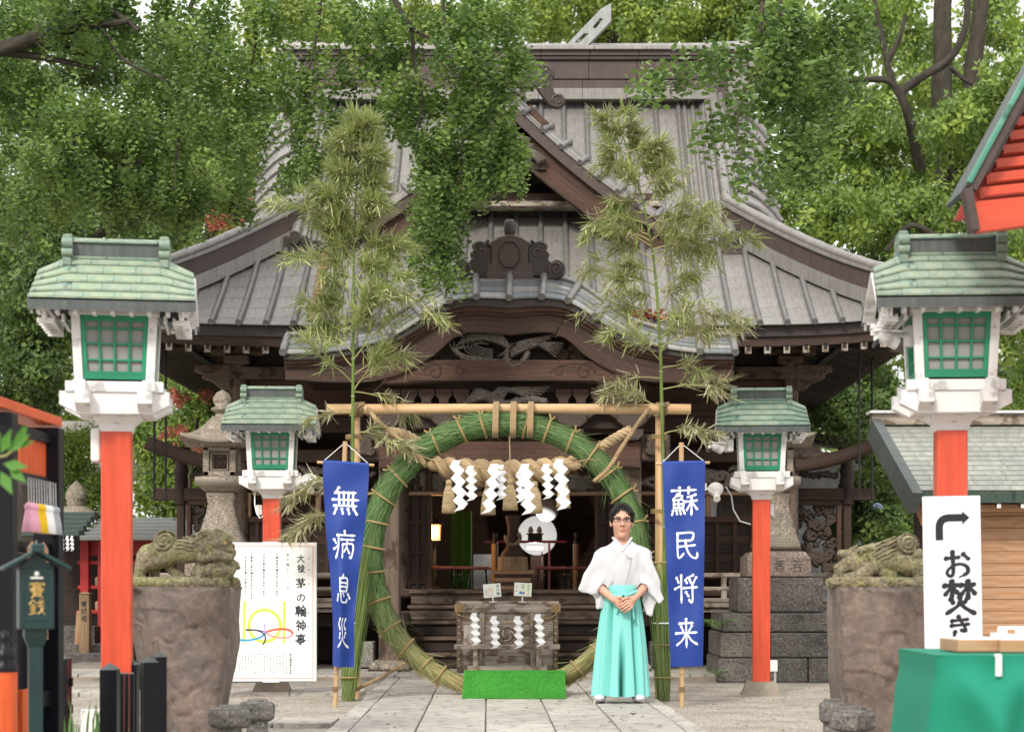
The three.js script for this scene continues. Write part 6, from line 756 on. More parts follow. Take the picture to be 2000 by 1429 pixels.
  for (const [l, x, y, dr, rz] of cards) { const c = thing('card_sign', l, 'card sign', [sX(x, 21.05), sY(1176, 21.05), -21.05]); c.rotation.z = rz; const g = box(0.2, 0.155, 0.008, 0, sY(y, 21.05) - sY(1176, 21.05), 0, 0.002); const f = grid([[V(-0.098, -0.075, 0), V(0.098, -0.075, 0)], [V(-0.098, 0.075, 0), V(0.098, 0.075, 0)]], [[[0, 0], [1, 0]], [[0, 1], [1, 1]]]).translate(0, sY(y, 21.05) - sY(1176, 21.05), 0.006); mesh('card', g, M.paper, c); mesh('print', f, mat([0.95, 0.95, 0.95], { map: canvasTex(256, 200, dr), roughness: 0.6 }), c); mesh('stand', rod(V(0, 0.0, 0), V(0, 0.06, 0), 0.008), M.plastic, c); mesh('stand_foot', box(0.09, 0.01, 0.06, 0, 0.003, 0), M.plastic, c); }
}
{ // turf mat over a wooden ramp across the foot of the ring
  const X0 = sX(905, 16.9), X1 = sX(1104, 16.9), xm = (X0 + X1) / 2, w = X1 - X0, m = thing('turf_ramp', 'bright green artificial turf ramp across foot of the ring', 'ramp', [xm, 0, -17.1]), r = rng(8);
  const prof = [[0.44, 0.05], [0.38, 0.07], [0.18, 0.165], [-0.04, 0.252], [-0.1, 0.262], [-0.42, 0.262], [-0.9, 0.06]], rows = prof.map(([z, y]) => Array.from({ length: 17 }, (_, j) => V(lerp(-w / 2, w / 2, j / 16), y + (noise3(j * 0.6, z * 4, 1) - 0.5) * 0.012, z)));
  mesh('turf_sheet', shell(rows, 0.012), M.turf, m); const list = [], cols = [];
  for (let i = 0; i < 15000; i++) { const k = Math.floor(r() * 4), t = r(), a = prof[k], b = prof[k + 1]; list.push(basis(V(rr(-w / 2, w / 2, r), lerp(a[1], b[1], t), lerp(a[0], b[0], t)), V(rr(-0.6, 0.6, r), 1, rr(-0.2, 0.8, r)), V(0, 0, 1), 0.28, rr(0.014, 0.026, r), 0.01)); const g = r(); cols.push(col(lerp(0.05, 0.14, g), lerp(0.34, 0.55, g), lerp(0.04, 0.09, g))); }
  instanced('turf_pile', blade(0.012, 0.2, 2), mat([1, 1, 1], { roughness: 0.8, side: THREE.DoubleSide }), list, m, cols);
  for (const s of [-1, 1]) mesh('ramp_side', extrude([[0.42, 0], [0.42, 0.035], [-0.05, 0.235], [-0.4, 0.245], [-0.88, 0.04], [-0.88, 0]], 0.03, 0).rotateY(-Math.PI / 2).translate(s * (w / 2 - 0.03), 0, 0), M.pale, m);
}
// inside the hall
const inH = (px, d) => [sX(px, d), 1.02, -d];
function stool(label, px, d, w = 0.42) { const s = thing('stool', label, 'stool', inH(px, d), 0, 'low red stools inside the hall'); mesh('seat', box(w, 0.035, 0.34, 0, 0.285, 0, 0.012), M.seat, s); for (const a of [-1, 1]) for (const b of [-1, 1]) mesh('leg', rod(V(a * (w / 2 - 0.03), 0, b * 0.15), V(a * (w / 2 - 0.05), 0.27, -b * 0.12), 0.012), M.ink, s); for (const a of [-1, 1]) mesh('stretcher', rod(V(a * (w / 2 - 0.04), 0.2, 0.12), V(a * (w / 2 - 0.04), 0.2, -0.12), 0.009), M.tan, s); }
for (const [l, x, d] of [['red stool nearest the lit standing lantern', 860, 24.3], ['red stool behind the one by lit lantern', 872, 25.2], ['red stool left of the wooden stepped stand', 925, 24.3], ['red stool behind, close to the stepped stand', 938, 25.2], ['red stool right of the wooden stepped stand', 1075, 24.3], ['red stool behind the one right of the stand', 1088, 25.2], ['red stool beside the priest shoulder in the hall', 1130, 24.4], ['red stool farthest along, behind the priest sleeve', 1150, 25.2]]) stool(l, x, d);
{
  const st = thing('wooden_stand', 'reddish stepped wooden stand inside the hall doorway', 'stand', inH(1002, 23.9)); for (let i = 0; i < 5; i++) mesh('tier', box(0.52 - Math.abs(i - 2) * -0.015 - (i < 4 ? 0.06 : 0), 0.05, 0.4, 0, 0.025 + i * 0.05, 0, 0.005), i % 2 ? M.woodR : M.honey, st);
  const cv = thing('carved_post', 'carved wooden pillar ornament with twisted ring on the stand', 'carving', [sX(1002, 23.9), 1.27, -23.9]); mesh('drum', cyl(0.19, 0.2, 0.17, 24, 0, 0.087, 0), M.tan, cv); mesh('body', lathe([[0.17, 0.17], [0.15, 0.22], [0.09, 0.3], [0.075, 0.4], [0.07, 0.55], [0.1, 0.7], [0.06, 0.72], [0, 0.72]].map(([a, b]) => [a, b]), 16), M.woodR, cv); mesh('twist', tube(arc(0, 0.42, 0.09, -200, 40, 20).map(([x, y]) => V(x, y, 0.07)), 0.025, 8), M.tan, cv);
  const tb = thing('lacquer_table', 'red lacquer altar table with thin legs inside the hall', 'table', inH(1026, 25.6)); mesh('table_top', box(1.15, 0.03, 0.4, 0, 0.66, 0, 0.006), M.lacquer, tb); for (const a of [-0.4, 0.33]) mesh('leg', box(0.03, 0.65, 0.03, a, 0.325, 0.16, 0.004), mat([0.6, 0.25, 0.3], { roughness: 0.3 }), tb);
  const dk = thing('paper_disc', 'large round white paper disc standing inside the hall', 'paper disc', inH(1049, 27.2)); mesh('disc', cyl(0.29, 0.29, 0.03, 48).rotateX(Math.PI / 2).translate(0, 0.79, 0), M.paper, dk); mesh('support', box(0.2, 0.5, 0.05, 0, 0.25, 0), M.woodR, dk);
  const d2 = thing('paper_disc', 'small white round paper lantern above the large disc', 'paper disc', [sX(1068, 26.4), sY(995, 26.4), -26.4]); mesh('globe', N(new THREE.SphereGeometry(0.17, 24, 16)), M.paper, d2); mesh('hanger', rod(V(0, 0.16, 0), V(0, 1.13, 0), 0.006), M.iron, d2);
  const alt = thing('altar_ornament', 'small black altar stand with two pots before the disc', 'altar stand', [sX(1045, 25.6), 1.69, -25.6]); mesh('stand_top', box(0.24, 0.02, 0.12, 0, 0.1, 0), M.ink, alt); mesh('stand_leg', box(0.2, 0.1, 0.09, 0, 0.05, 0), M.ink, alt); for (const s of [-1, 1]) mesh('pot', lathe([[0.018, 0.11], [0.034, 0.13], [0.04, 0.155], [0.022, 0.18], [0.026, 0.19], [0, 0.21]], 16, s * 0.06, 0, 0), M.plasticG, alt);
  for (const [l, x] of [['tan bamboo pole standing left of the carved pillar', 966], ['tan bamboo pole standing right of the paper disc', 1126]]) { const p = thing('hall_pole', l, 'pole', inH(x, 25), 0, 'upright poles inside the hall'); mesh('shaft', cyl(0.045, 0.045, 0.62, 16, 0, 0.31, 0), M.tan, p); mesh('black_cap', cyl(0.03, 0.035, 0.14, 16, 0, 0.69, 0), M.ink, p); }
  single('hall_curtain', grid(Array.from({ length: 8 }, (_, i) => Array.from({ length: 12 }, (_, j) => V(j / 11 * 0.3, i / 7 * 1.1, 0.025 * Math.sin(j * 1.4))))), M.curtain, 'green curtain hanging inside the dark hall', 'curtain', [sX(880, 26), 1.02, -26]);
  single('grey_screen', box(0.28, 0.5, 0.03, 0.14, 0.25, 0, 0.006), M.plaster, 'pale grey screen standing behind the left pole', 'screen', [sX(924, 26.4), 1.02, -26.4]);
  const ln = thing('floor_lantern', 'lit standing lantern with glowing paper panels in hall', 'lantern', inH(848, 24.6)); mesh('stem', [cyl(0.02, 0.03, 0.62, 10, 0, 0.31, 0), box(0.14, 0.03, 0.14, 0, 0.015, 0)], M.ink, ln); mesh('lamp_shade', sqlathe([[0.075, 0.66], [0.085, 0.86]]), new THREE.MeshStandardMaterial({ color: col(0.7, 0.4, 0.1), emissive: col(1, 0.42, 0.08), emissiveIntensity: 0.6 }), ln); mesh('lamp_cap', [sqlathe([[0.11, 0.86], [0.03, 0.95], [0.02, 1.0]]), box(0.19, 0.02, 0.19, 0, 0.655, 0)], M.ink, ln); mesh('shade_bar', Array.from({ length: 5 }, (_, k) => box(0.008, 0.2, 0.008, -0.07 + k * 0.035, 0.76, 0.09, 0.001)), M.ink, ln);
  const pl = new THREE.PointLight(col(1, 0.55, 0.2), 1.5, 4); pl.position.set(sX(848, 24.6), 1.78, -24.45); pl.castShadow = true; scene.add(pl);
  const tl = thing('ceiling_tube_light', 'lit tube light low at the back of hall', 'tube light', [sX(1045, 26.2), sY(1071, 26.2), -26.2]); mesh('tube', cyl(0.016, 0.016, 0.22, 12).rotateZ(Math.PI / 2), new THREE.MeshStandardMaterial({ color: col(0.9, 0.9, 0.9), emissive: col(1, 1, 0.95), emissiveIntensity: 1 }), tl); mesh('fitting', [box(0.26, 0.012, 0.03, 0, 0.025, -0.02), box(0.02, 0.4, 0.02, 0.1, -0.25, -0.05)], M.woodR, tl);
  const p2 = new THREE.PointLight(col(1, 0.98, 0.92), 1.4, 5); p2.position.set(sX(1045, 26.2), sY(1071, 26.2) + 0.07, -26.15); p2.castShadow = true; scene.add(p2);
  // seen through the outer bays
  single('round_drum', [cyl(0.3, 0.3, 0.1, 32).rotateX(Math.PI / 2), N(new THREE.TorusGeometry(0.3, 0.03, 8, 32)).translate(0, 0, 0.05)], M.woodCarve, 'round drum seen through hall opening behind far lantern', 'drum', [sX(1448, 24.25), 2.06, -24.2]); single('white_notice', box(0.3, 0.28, 0.01), M.paper, 'white notice hung in hall bay beside the banner', 'notice', [sX(1388, 24.2), 2.08, -24.2]);
}
// ---------------------------------------------------------------- notice boards, table, racks, fences, neighbouring buildings
const sheet = (w, h, z = 0) => grid([[V(-w / 2, -h / 2, z), V(w / 2, -h / 2, z)], [V(-w / 2, h / 2, z), V(w / 2, h / 2, z)]], [[[0, 0], [1, 0]], [[0, 1], [1, 1]]]);
{ // ritual notice board
  const d = 17.62, t = thing('notice_board', 'white notice board with red border and vertical brush writing', 'notice board', [sX(529, d), sY(1195, d), -d], 0.04);
  const tx = canvasTex(726, 1092, (c) => {
    const X = (x) => (x - 693) * 1.2, Y = (y) => (y - 190) * 1.2; c.fillStyle = '#f6f4f1'; c.fillRect(0, 0, 726, 1092); c.strokeStyle = '#e0573f'; c.lineWidth = 4; c.strokeRect(X(717), Y(212), X(1277) - X(717), Y(1082) - Y(212));
    const colu = (s, x, y0, st, sz, w = 14, f = '#2a2f3c', style = 0) => [...s].forEach((ch, i) => { if (/[①②③]/.test(ch)) { c.strokeStyle = f; c.lineWidth = 2; c.beginPath(); c.arc(X(x), Y(y0 + i * st), sz * 0.5, 0, 7); c.stroke(); c.fillStyle = f; c.font = `${Math.round(sz * 0.8)}px sans-serif`; c.fillText(String('①②③'.indexOf(ch) + 1), X(x) - sz * 0.22, Y(y0 + i * st) + sz * 0.28); } else brush(c, ch, X(x) - sz * 0.6, Y(y0 + i * st) - sz * 0.6, sz * 1.2, w, f, style); });
    for (const [ch, y, s] of [['大', 293, 52], ['祓', 360, 52], ['茅', 455, 66], ['の', 550, 58], ['輪', 640, 74], ['神', 735, 70], ['事', 826, 70]]) brush(c, ch, X(1196) - s * 0.6, Y(y) - s * 0.6, s * 1.2, 15, '#1d2233');
    colu('茅の輪のくぐり方', 1108, 270, 31, 22, 8, '#23283a', 1); colu('①最初茅の輪を左にまわります', 1036, 265, 20.5, 15); colu('②次に茅の輪を右にまわります', 948, 265, 20.5, 15); colu('③最後に茅の輪を左にまわります', 866, 265, 20.5, 15); colu('そのまま正面にお進み下さい', 826, 285, 20.5, 15);
    c.strokeStyle = '#cbdf58'; c.lineWidth = 20; c.beginPath(); c.moveTo(X(820), Y(575)); c.lineTo(X(815), Y(850)); c.moveTo(X(1086), Y(575)); c.lineTo(X(1083), Y(850)); c.stroke(); c.lineWidth = 3; c.beginPath(); c.moveTo(X(820), Y(584)); c.lineTo(X(1086), Y(584)); for (const s of [[800, 1], [820, -1], [1086, 1], [1086, -1]]) for (let k = 0; k < 3; k++) { c.moveTo(X(s[0]), Y(640 + k * 20)); c.lineTo(X(s[0] + s[1] * 28), Y(610 + k * 22)); } c.stroke(); c.lineWidth = 24; c.beginPath(); c.arc(X(953), Y(735), 126, 0, 7); c.stroke();
    for (const [a, b, cc, e, f, w] of [[[825, 760], [900, 760], [960, 770], [960, 780], '#8a6ad0', 6], [[960, 780], [930, 830], [820, 840], [772, 825], '#3b9fe0', 10], [[830, 765], [950, 750], [985, 810], [940, 860], '#1b2030', 7], [[960, 780], [1000, 755], [1140, 740], [1140, 790], '#e8604a', 11], [[1140, 790], [1130, 825], [1010, 825], [965, 782], '#ee8a80', 7], [[958, 770], [952, 750], [955, 735], [950, 720], '#b27ad8', 5]]) { c.strokeStyle = f; c.lineWidth = w * 1.6; c.beginPath(); c.moveTo(X(a[0]), Y(a[1])); c.bezierCurveTo(X(b[0]), Y(b[1]), X(cc[0]), Y(cc[1]), X(e[0]), Y(e[1])); c.stroke(); }
    colu('茅の輪神事の由来', 1127, 925, 17.5, 14, 13); const body = '日本紀より後大神のみわすまにをの由来事初正方面く茅の輪右左進下さい'; for (let k = 0; k < 16; k++) colu([...Array(k === 6 ? 3 : 9)].map((_, i) => [...body][(k * 7 + i * 3) % 34]).join(''), 1098 - k * 21, 922, 15.5, 10, 9, '#555'); for (const [x, y] of [[1247, 290], [1247, 362], [1247, 455], [1242, 645], [1240, 735], [1238, 827]]) { c.fillStyle = '#555'; c.fillRect(X(x), Y(y), 8, 9); }
  });
  mesh('board', box(0.872, 1.33, 0.02, 0, 0, 0, 0.008), M.plastic, t); mesh('printed_face', sheet(0.86, 1.318, 0.0125), mat([0.97, 0.97, 0.97], { map: tx, roughness: 0.5 }), t); mesh('fixing_tape', [box(0.16, 0.035, 0.03, 0, 0.655, 0.001, 0.004), box(0.16, 0.035, 0.03, 0, -0.655, 0.001, 0.004)], M.paper, t);
}
{ // arrow sign
  const d = 9.95, t = thing('arrow_sign', 'white paper sign with bent arrow and brush letters', 'sign', [sX(1861, d), sY(1126, d), -d], 0); t.rotation.z = 0.017;
  const tx = canvasTex(448, 1260, (c) => { c.fillStyle = '#f3f2f6'; c.fillRect(0, 0, 448, 1260); const X = (x) => (x - 1804) * 4, Y = (y) => (y - 968) * 4; c.strokeStyle = '#23232b'; c.lineWidth = 60; c.beginPath(); c.moveTo(X(1835), Y(1054)); c.lineTo(X(1835), Y(1030)); c.quadraticCurveTo(X(1835), Y(1010), X(1856), Y(1010)); c.lineTo(X(1880), Y(1010)); c.stroke(); c.fillStyle = '#23232b'; c.beginPath(); c.moveTo(X(1880), Y(997)); c.lineTo(X(1895), Y(1010)); c.lineTo(X(1880), Y(1024)); c.fill(); for (const [ch, x, y, s] of [['お', 1842, 1074, 56], ['焚', 1840, 1134, 66], ['き', 1848, 1202, 52], ['あ', 1846, 1252, 50]]) brush(c, ch, X(x), Y(y), s * 4, 17, '#26262e'); });
  mesh('board', box(0.312, 0.87, 0.012, 0, 0, 0, 0.004), M.paper, t); mesh('printed_face', sheet(0.308, 0.866, 0.0085), mat([0.97, 0.97, 0.97], { map: tx, roughness: 0.35 }), t); mesh('backing_stick', box(0.03, 0.95, 0.02, 0.1, -0.04, -0.018, 0.003), M.pale, t);
}
{ // clothed table, trays, clip
  const t = thing('clothed_table', 'table covered to the ground with a green cloth', 'table', [1.72, 0, -8.03]), Wt = 1.7, D = 0.84, H = 0.75, r = rng(3);
  mesh('table_top', box(Wt - 0.02, 0.03, D - 0.02, Wt / 2, H - 0.02, -D / 2, 0.005), M.weather, t); for (const a of [0.08, Wt - 0.08]) for (const b of [0.08, D - 0.08]) mesh('leg', box(0.04, H - 0.04, 0.04, a, (H - 0.04) / 2, -b, 0.004), M.plasticG, t);
  const fold = (u, v) => 0.05 * v * (0.5 + 0.5 * Math.sin(u * 9 + Math.sin(u * 3) * 2)) * v + 0.06 * Math.exp(-(((u - 0.12) - (v - 0.05) * 0.3) ** 2) * 160) * smooth(v, 0.02, 0.2) + 0.06 * Math.exp(-(((u - 0.34) + (v - 0.05) * 0.25) ** 2) * 200) * smooth(v, 0.02, 0.2) + 0.05 * Math.exp(-(((u - 0.38) - (v - 0.05) * 0.3) ** 2) * 200) * smooth(v, 0.02, 0.2) + 0.03 * Math.exp(-((u - 0.05 - v * 0.5) ** 2) * 90) * smooth(v, 0.05, 0.3) - 0.012 * Math.exp(-((v - 0.12) ** 2) * 120);
  const path = []; for (let i = 0; i <= 24; i++) path.push([0, -D + D * i / 24, -1, 0, 5 + i / 24]); for (let i = 1; i <= 60; i++) path.push([Wt * i / 60, 0, 0, 1, i / 60 * Wt]); const rows = []; for (let j = 0; j <= 24; j++) { const v = j / 24; rows.push(path.map(([x, z, nx, nz, u]) => { const f = fold(u, v) + 0.01 + 0.04 * v; return V(x + nx * f, H + 0.012 - v * (H - 0.01), z + nz * f); })); }
  mesh('cloth_drape', grid(rows.reverse()), mat([0.004, 0.21, 0.13], { roughness: 0.85, side: THREE.DoubleSide, ...bump(T.cloth, 0.0004) }), t); mesh('cloth_top', shell(Array.from({ length: 5 }, (_, i) => Array.from({ length: 9 }, (_, j) => V(-0.008 + (Wt + 0.008) * j / 8, H + 0.012 + 0.001 * Math.sin(i * j), 0.008 - (D + 0.008) * i / 4))), 0.004), M.tealCloth, t);
  single('cloth_clip', [box(0.028, 0.09, 0.012, 0, 0, 0, 0.01), box(0.026, 0.012, 0.04, 0, 0.045, -0.016, 0.004)], M.plastic, 'white plastic clip on the green table cloth', 'clip', [sX(1949, 8.0), sY(1300, 8.0), -7.98]);
  const tr = thing('wooden_tray', 'open wooden tray on the green table, papers inside', 'tray', [sX(1905, 8.35), H + 0.017, -8.4], 0.06); mesh('tray_floor', box(0.22, 0.01, 0.3, 0, 0.005, 0), M.honey, tr); mesh('tray_wall', [box(0.22, 0.05, 0.012, 0, 0.03, 0.145), box(0.22, 0.05, 0.012, 0, 0.03, -0.145)], M.honey, tr); mesh('tray_wall', [box(0.012, 0.05, 0.28, 0.104, 0.03, 0), box(0.012, 0.05, 0.28, -0.104, 0.03, 0)], M.honey, tr); mesh('paper_stack', box(0.19, 0.03, 0.25, 0, 0.045, 0, 0.003), M.paper, tr);
  const t2 = thing('wooden_tray', 'wooden tray at frame edge with white papers piled above', 'tray', [sX(1990, 8.3), H + 0.017, -8.35], -0.05); mesh('tray_floor', box(0.2, 0.01, 0.3, 0, 0.005, 0), M.honey, t2); mesh('tray_wall', [box(0.2, 0.05, 0.012, 0, 0.03, 0.145), box(0.2, 0.05, 0.012, 0, 0.03, -0.145), box(0.012, 0.05, 0.28, -0.094, 0.03, 0)], M.honey, t2); mesh('paper_stack', [box(0.18, 0.05, 0.25, 0, 0.055, 0, 0.003), box(0.16, 0.03, 0.12, 0.02, 0.095, -0.05, 0.003)], M.paper, t2); mesh('weight', box(0.035, 0.025, 0.03, -0.04, 0.09, 0.1), M.honey, t2);
}
{ // black and orange charm rack
  const k = thing('charm_rack', 'black lacquered charm rack with orange slatted top', 'rack', [-2.5, 0, -8.5]); for (const z of [0, -0.82]) mesh('post', [box(0.13, 1.86, 0.1, 0, 0.93, z, 0.006)], M.black, k); mesh('roof_board', [box(0.17, 0.05, 1.1, -0.05, 1.9, -0.4, 0.006)], M.orange, k);
  for (const y of [1.8, 1.58, 1.25, 0.95]) mesh('rail', box(0.05, 0.05, 0.78, 0, y, -0.41, 0.005), M.black, k); for (let i = 0; i < 11; i++) mesh('slat', box(0.014, 0.2, 0.045, 0.0, 1.69, -0.1 - i * 0.062, 0.003), M.orange, k); mesh('back_panel', box(0.02, 1.2, 0.78, -0.06, 0.62, -0.41, 0.003), M.black, k); mesh('lower_rail', [box(0.05, 0.08, 0.78, 0, 0.5, -0.41, 0.005)], M.black, k); mesh('foot_board', box(0.03, 0.3, 0.2, 0.03, 0.42, -0.3, 0.003), M.orange, k);
  for (const [c, z, l] of [['#e7a9bd', -0.28, 'pink'], ['#e9bf12', -0.42, 'yellow'], ['#f2f2f2', -0.56, 'white'], ['#a9adb2', -0.68, 'grey']]) { const m = new THREE.MeshStandardMaterial({ color: c, roughness: 0.8 }); for (let i = 0; i < 3; i++) { const q = thing('tassel_charm', `${l} cloth tassel charm hanging in the black rack`, 'charm', [-2.45, 1.44, -8.5 + z - i * 0.045], 0, `${l} tassel charms`); mesh('head', N(new THREE.SphereGeometry(0.022, 12, 8)), m, q); mesh('skirt', lathe([[0.016, -0.01], [0.026, -0.06], [0.034, -0.12], [0, -0.12]].reverse(), 12), m, q); mesh('string', rod(V(0, 0.02, 0), V(0.0, 0.14, 0.01), 0.0018), M.paper, q); } }
  for (const [y, z] of [[1.2, -0.3], [1.2, -0.5], [0.85, -0.3], [0.85, -0.5]]) { const e = single('wooden_plaque', extrude([[-0.07, -0.05], [0.07, -0.05], [0.07, 0.04], [0, 0.075], [-0.07, 0.04]], 0.008, 0.001).rotateY(Math.PI / 2), M.honey, 'wooden votive plaque hanging in the black rack', 'plaque', [-2.44, y, -8.5 + z], 0, 'votive plaques in the rack'); }
  const tg = thing('blue_charm', 'blue bead charm with blue tag in the black rack', 'charm', [-2.42, 1.2, -8.8]); mesh('bead', [N(new THREE.SphereGeometry(0.022, 12, 8)), N(new THREE.SphereGeometry(0.018, 12, 8)).translate(0, -0.03, 0)], mat([0.1, 0.5, 0.6], { roughness: 0.3 }), tg); mesh('tag', box(0.004, 0.11, 0.04, 0, -0.12, 0, 0.001), mat([0.25, 0.5, 0.75]), tg); mesh('string', rod(V(0, 0.02, 0), V(0, 0.08, 0), 0.002), M.paper, tg);
}
{ // black fence posts with pointed caps, rails
  const post = (l, px, d, top, w, turn = 0) => { const y = sY(top, d), p = thing('fence_post', l, 'fence post', [sX(px, d), 0, -d], turn, 'black pointed fence posts'); mesh('shaft', box(w, y - w * 0.4, w, 0, (y - w * 0.4) / 2, 0, 0.004), M.black, p); mesh('cap', sqlathe([[w / 2, y - w * 0.4], [0.003, y]]), M.patinaD, p); return p; };
  post('black fence post standing before the red lantern shaft base', 214, 10.0, 1294, 0.092); post('black fence post just behind and right of lantern shaft', 255, 10.7, 1286, 0.084); post('stout black fence post overlapping the rough pedestal, front one', 291, 9.7, 1281, 0.08, 0.5); post('stout black fence post against pedestal, rear one', 312, 10.1, 1274, 0.06, 0.5); post('black fence post beside the donation box pole', 119, 10.2, 1273, 0.09, -0.1);
  for (const [l, px, d] of [['thin black picket nearest the lantern shaft', 237, 10.3], ['thin black picket in the middle of fence gap', 247, 10.5], ['thin black picket beside the rear fence post', 257, 10.35]]) post(l, px, d, 1312, 0.024);
  for (const [l, y] of [['upper black fence rail behind donation pole', 0.53], ['lower black fence rail behind donation pole', 0.38]]) single('fence_rail', box(0.62, 0.05, 0.03, 0, 0, 0, 0.003), M.black, l, 'fence rail', [sX(30, 10.2), y, -10.22]);
  const g = thing('orange_post', 'orange rounded post with black onion finial at frame edge', 'post', [sX(8, 8.0), 0, -8.0]); mesh('shaft', cyl(0.055, 0.055, 0.69, 24, 0, 0.345, 0), M.orange, g); mesh('finial', lathe([[0.058, 0.69], [0.06, 0.72], [0.045, 0.73], [0.05, 0.75], [0.045, 0.79], [0.02, 0.8], [0.03, 0.83], [0.02, 0.86], [0, 0.87]], 20), M.black, g);
  single('white_signboard', box(0.3, 0.3, 0.03, 0, 0.15, 0, 0.006), M.white, 'low white panel behind the near red lantern shaft', 'signboard', [sX(205, 11.4), 0, -11.4]);
}
{ // green donation box on a pole
  const d = 7.4, b = thing('donation_box', 'dark green donation box with tiny roof and gold writing', 'donation box', [sX(68, d), 0, -d], 0.35), w = 0.135, h0 = sY(1228, d), h1 = sY(1110, d);
  mesh('pole', box(0.055, h0 - 0.03, 0.055, 0, (h0 - 0.03) / 2, 0, 0.003), M.greenBox, b); mesh('pole_collar', sqlathe([[0.03, h0 - 0.07], [0.045, h0 - 0.03], [0.045, h0]]), M.greenBox, b); const bd = mesh('body', box(w, h1 - h0, w * 1.1, 0, (h0 + h1) / 2, 0, 0.004), M.greenBox, b);
  mesh('front_panel', [box(0.012, 0.23, 0.008, -0.055, (h0 + h1) / 2, w * 0.55), box(0.012, 0.23, 0.008, 0.055, (h0 + h1) / 2, w * 0.55), box(w * 0.9, 0.012, 0.007, 0, h1 - 0.012, w * 0.55), box(w * 0.9, 0.012, 0.007, 0, h0 + 0.04, w * 0.55)], M.greenBox, bd); for (const [k, c] of [...'賽銭'].entries()) mesh('gold_character', glyphSolid(c, 0.066, 0.05, 0.003).translate(0, h1 - 0.085 - k * 0.07, w * 0.553), M.gold, bd); mesh('coin_slot', [box(0.05, 0.008, 0.012, 0, h1 - 0.038, w * 0.555), N(new THREE.SphereGeometry(0.01, 10, 8)).translate(0, h1 - 0.022, w * 0.56)], M.plastic, bd);
  for (const s of [-1, 1]) mesh('roof_slope', beam(V(s * 0.0, h1 + 0.07, 0), V(s * 0.13, h1 - 0.002, 0), 0.24, 0.014, V(0, 1, 0), 0.003), M.greenBox, b); mesh('roof_ridge', [box(0.025, 0.025, 0.25, 0, h1 + 0.082, 0, 0.006), box(0.05, 0.035, 0.02, 0, h1 + 0.08, 0.125, 0.01)], M.greenBox, b); mesh('gable', extrude([[-0.07, h1], [0.07, h1], [0, h1 + 0.06]], w, 0), M.greenBox, b);
}
// low stone bollards at the frame's foot
function bollard(l, px, d, top, w, seed) { const y = sY(top, d), o = thing('stone_bollard', l, 'stone bollard', [sX(px, d), 0, -d], seed, 'low carved stone bollards'); mesh('shaft', jitter(cyl(w * 0.36, w * 0.42, y * 0.7, 10, 0, y * 0.35, 0), 0.015, 9, seed), M.stoneM, o); mesh('head', jitter(N(new RoundedBoxGeometry(w, y * 0.3, w, 4, w * 0.2)).translate(0, y * 0.82, 0), 0.02, 14, seed), M.stoneM, o); mesh('crown', jitter(cyl(w * 0.3, w * 0.42, 0.03, 12, 0, y - 0.01, 0), 0.01, 12, seed), M.stoneM, o); }
bollard('darker stone bollard at the foot of the tall rough pedestal', 448, 10.4, 1378, 0.19, 1); bollard('speckled stone bollard just behind the darker one', 502, 10.9, 1366, 0.18, 2); bollard('stone bollard behind, at the foot of broad pedestal', 1626, 10.6, 1366, 0.15, 3); bollard('stone bollard in front, nearest the green table', 1667, 9.9, 1380, 0.2, 4);
// rough rock pedestals
function pedestal(l, px, d, prof, seed, chip) {
  const o = thing('rock_pedestal', l, 'pedestal', [sX(px, d), 0, -d]), H = 1.058, rows = [], N1 = 90, N2 = 120, k = d / 3600;
  for (let i = 0; i <= N1; i++) { const t = i / N1, y = t * H, py = VY + (EYE - y) / k, f = (e) => { let q = prof[0]; for (let a = 0; a < prof.length - 1; a++) { const A = prof[a], B = prof[a + 1]; if (py >= A[0] && py <= B[0]) return lerp(A[e], B[e], (py - A[0]) / (B[0] - A[0])); q = B; } return py < prof[0][0] ? prof[0][e] : q[e]; }; const x0 = (f(1) - px) * k, x1 = (f(2) - px) * k, row = []; for (let j = 0; j <= N2; j++) { const a = j / N2 * 6.2832, c = Math.cos(a), s = Math.sin(a), q = Math.pow(Math.pow(Math.abs(c), 14) + Math.pow(Math.abs(s), 14), -1 / 14), nx = c * q, nz = -s * q; let x = lerp(x0, x1, 0.5 + nx * 0.5), z = nz * 0.27; const w = fbm3(x * 4 + seed, y * 3, z * 4, 4) - 0.5, rg = Math.abs(fbm3(x * 3 + 9 + seed, y * 2.2, z * 3, 3) - 0.5), m = t > 0.985 ? 0 : 1; const cr = Math.max(0, 0.022 - Math.abs(fbm3(x * 2.4 + seed * 3, y * 2.0 + 4, z * 2.4, 3) - 0.5)) / 0.022; const st = Math.round((fbm3(x * 1.6 + seed, y * 1.4 + 7, z * 1.6, 2) - 0.5) * 9) / 9; x += nx * (w * 0.035 - 0.03 * rg) * m; z += nz * (w * 0.04 + st * 0.09 - 0.02 * cr) * m; if (chip) { const e = (x - x0) / (x1 - x0) - 0.02 - 0.42 * Math.max(0, 1 - t) + 0.0; if (nz > 0.2 && e < 0.16) z -= (0.16 - e) * 0.7 * m; } row.push(V(x, y + (m ? w * 0.03 : 0), z)); } rows.push(row); }
  const top = rows[N1]; const g = mergeVertices(merge([grid(rows)]), 1e-4); mesh('rock', (() => { const q = merge([grid(rows), grid([top, top.map((p) => V(p.x * 0.5, H, p.z * 0.5)), top.map(() => V(0, H, 0))])]); boxUV(q); return q; })(), M.rock, o); return o;
}
pedestal('tall rough rock pedestal under the standing stone lion', 359, 12.5, [[1145, 255, 463], [1220, 256, 460], [1300, 264, 452], [1380, 280, 436], [1460, 300, 425]], 4, true);
pedestal('broad rock pedestal under the crouching stone lion', 1716, 12.5, [[1148, 1625, 1812], [1200, 1625, 1812], [1300, 1628, 1810], [1460, 1640, 1806]], 30, false);
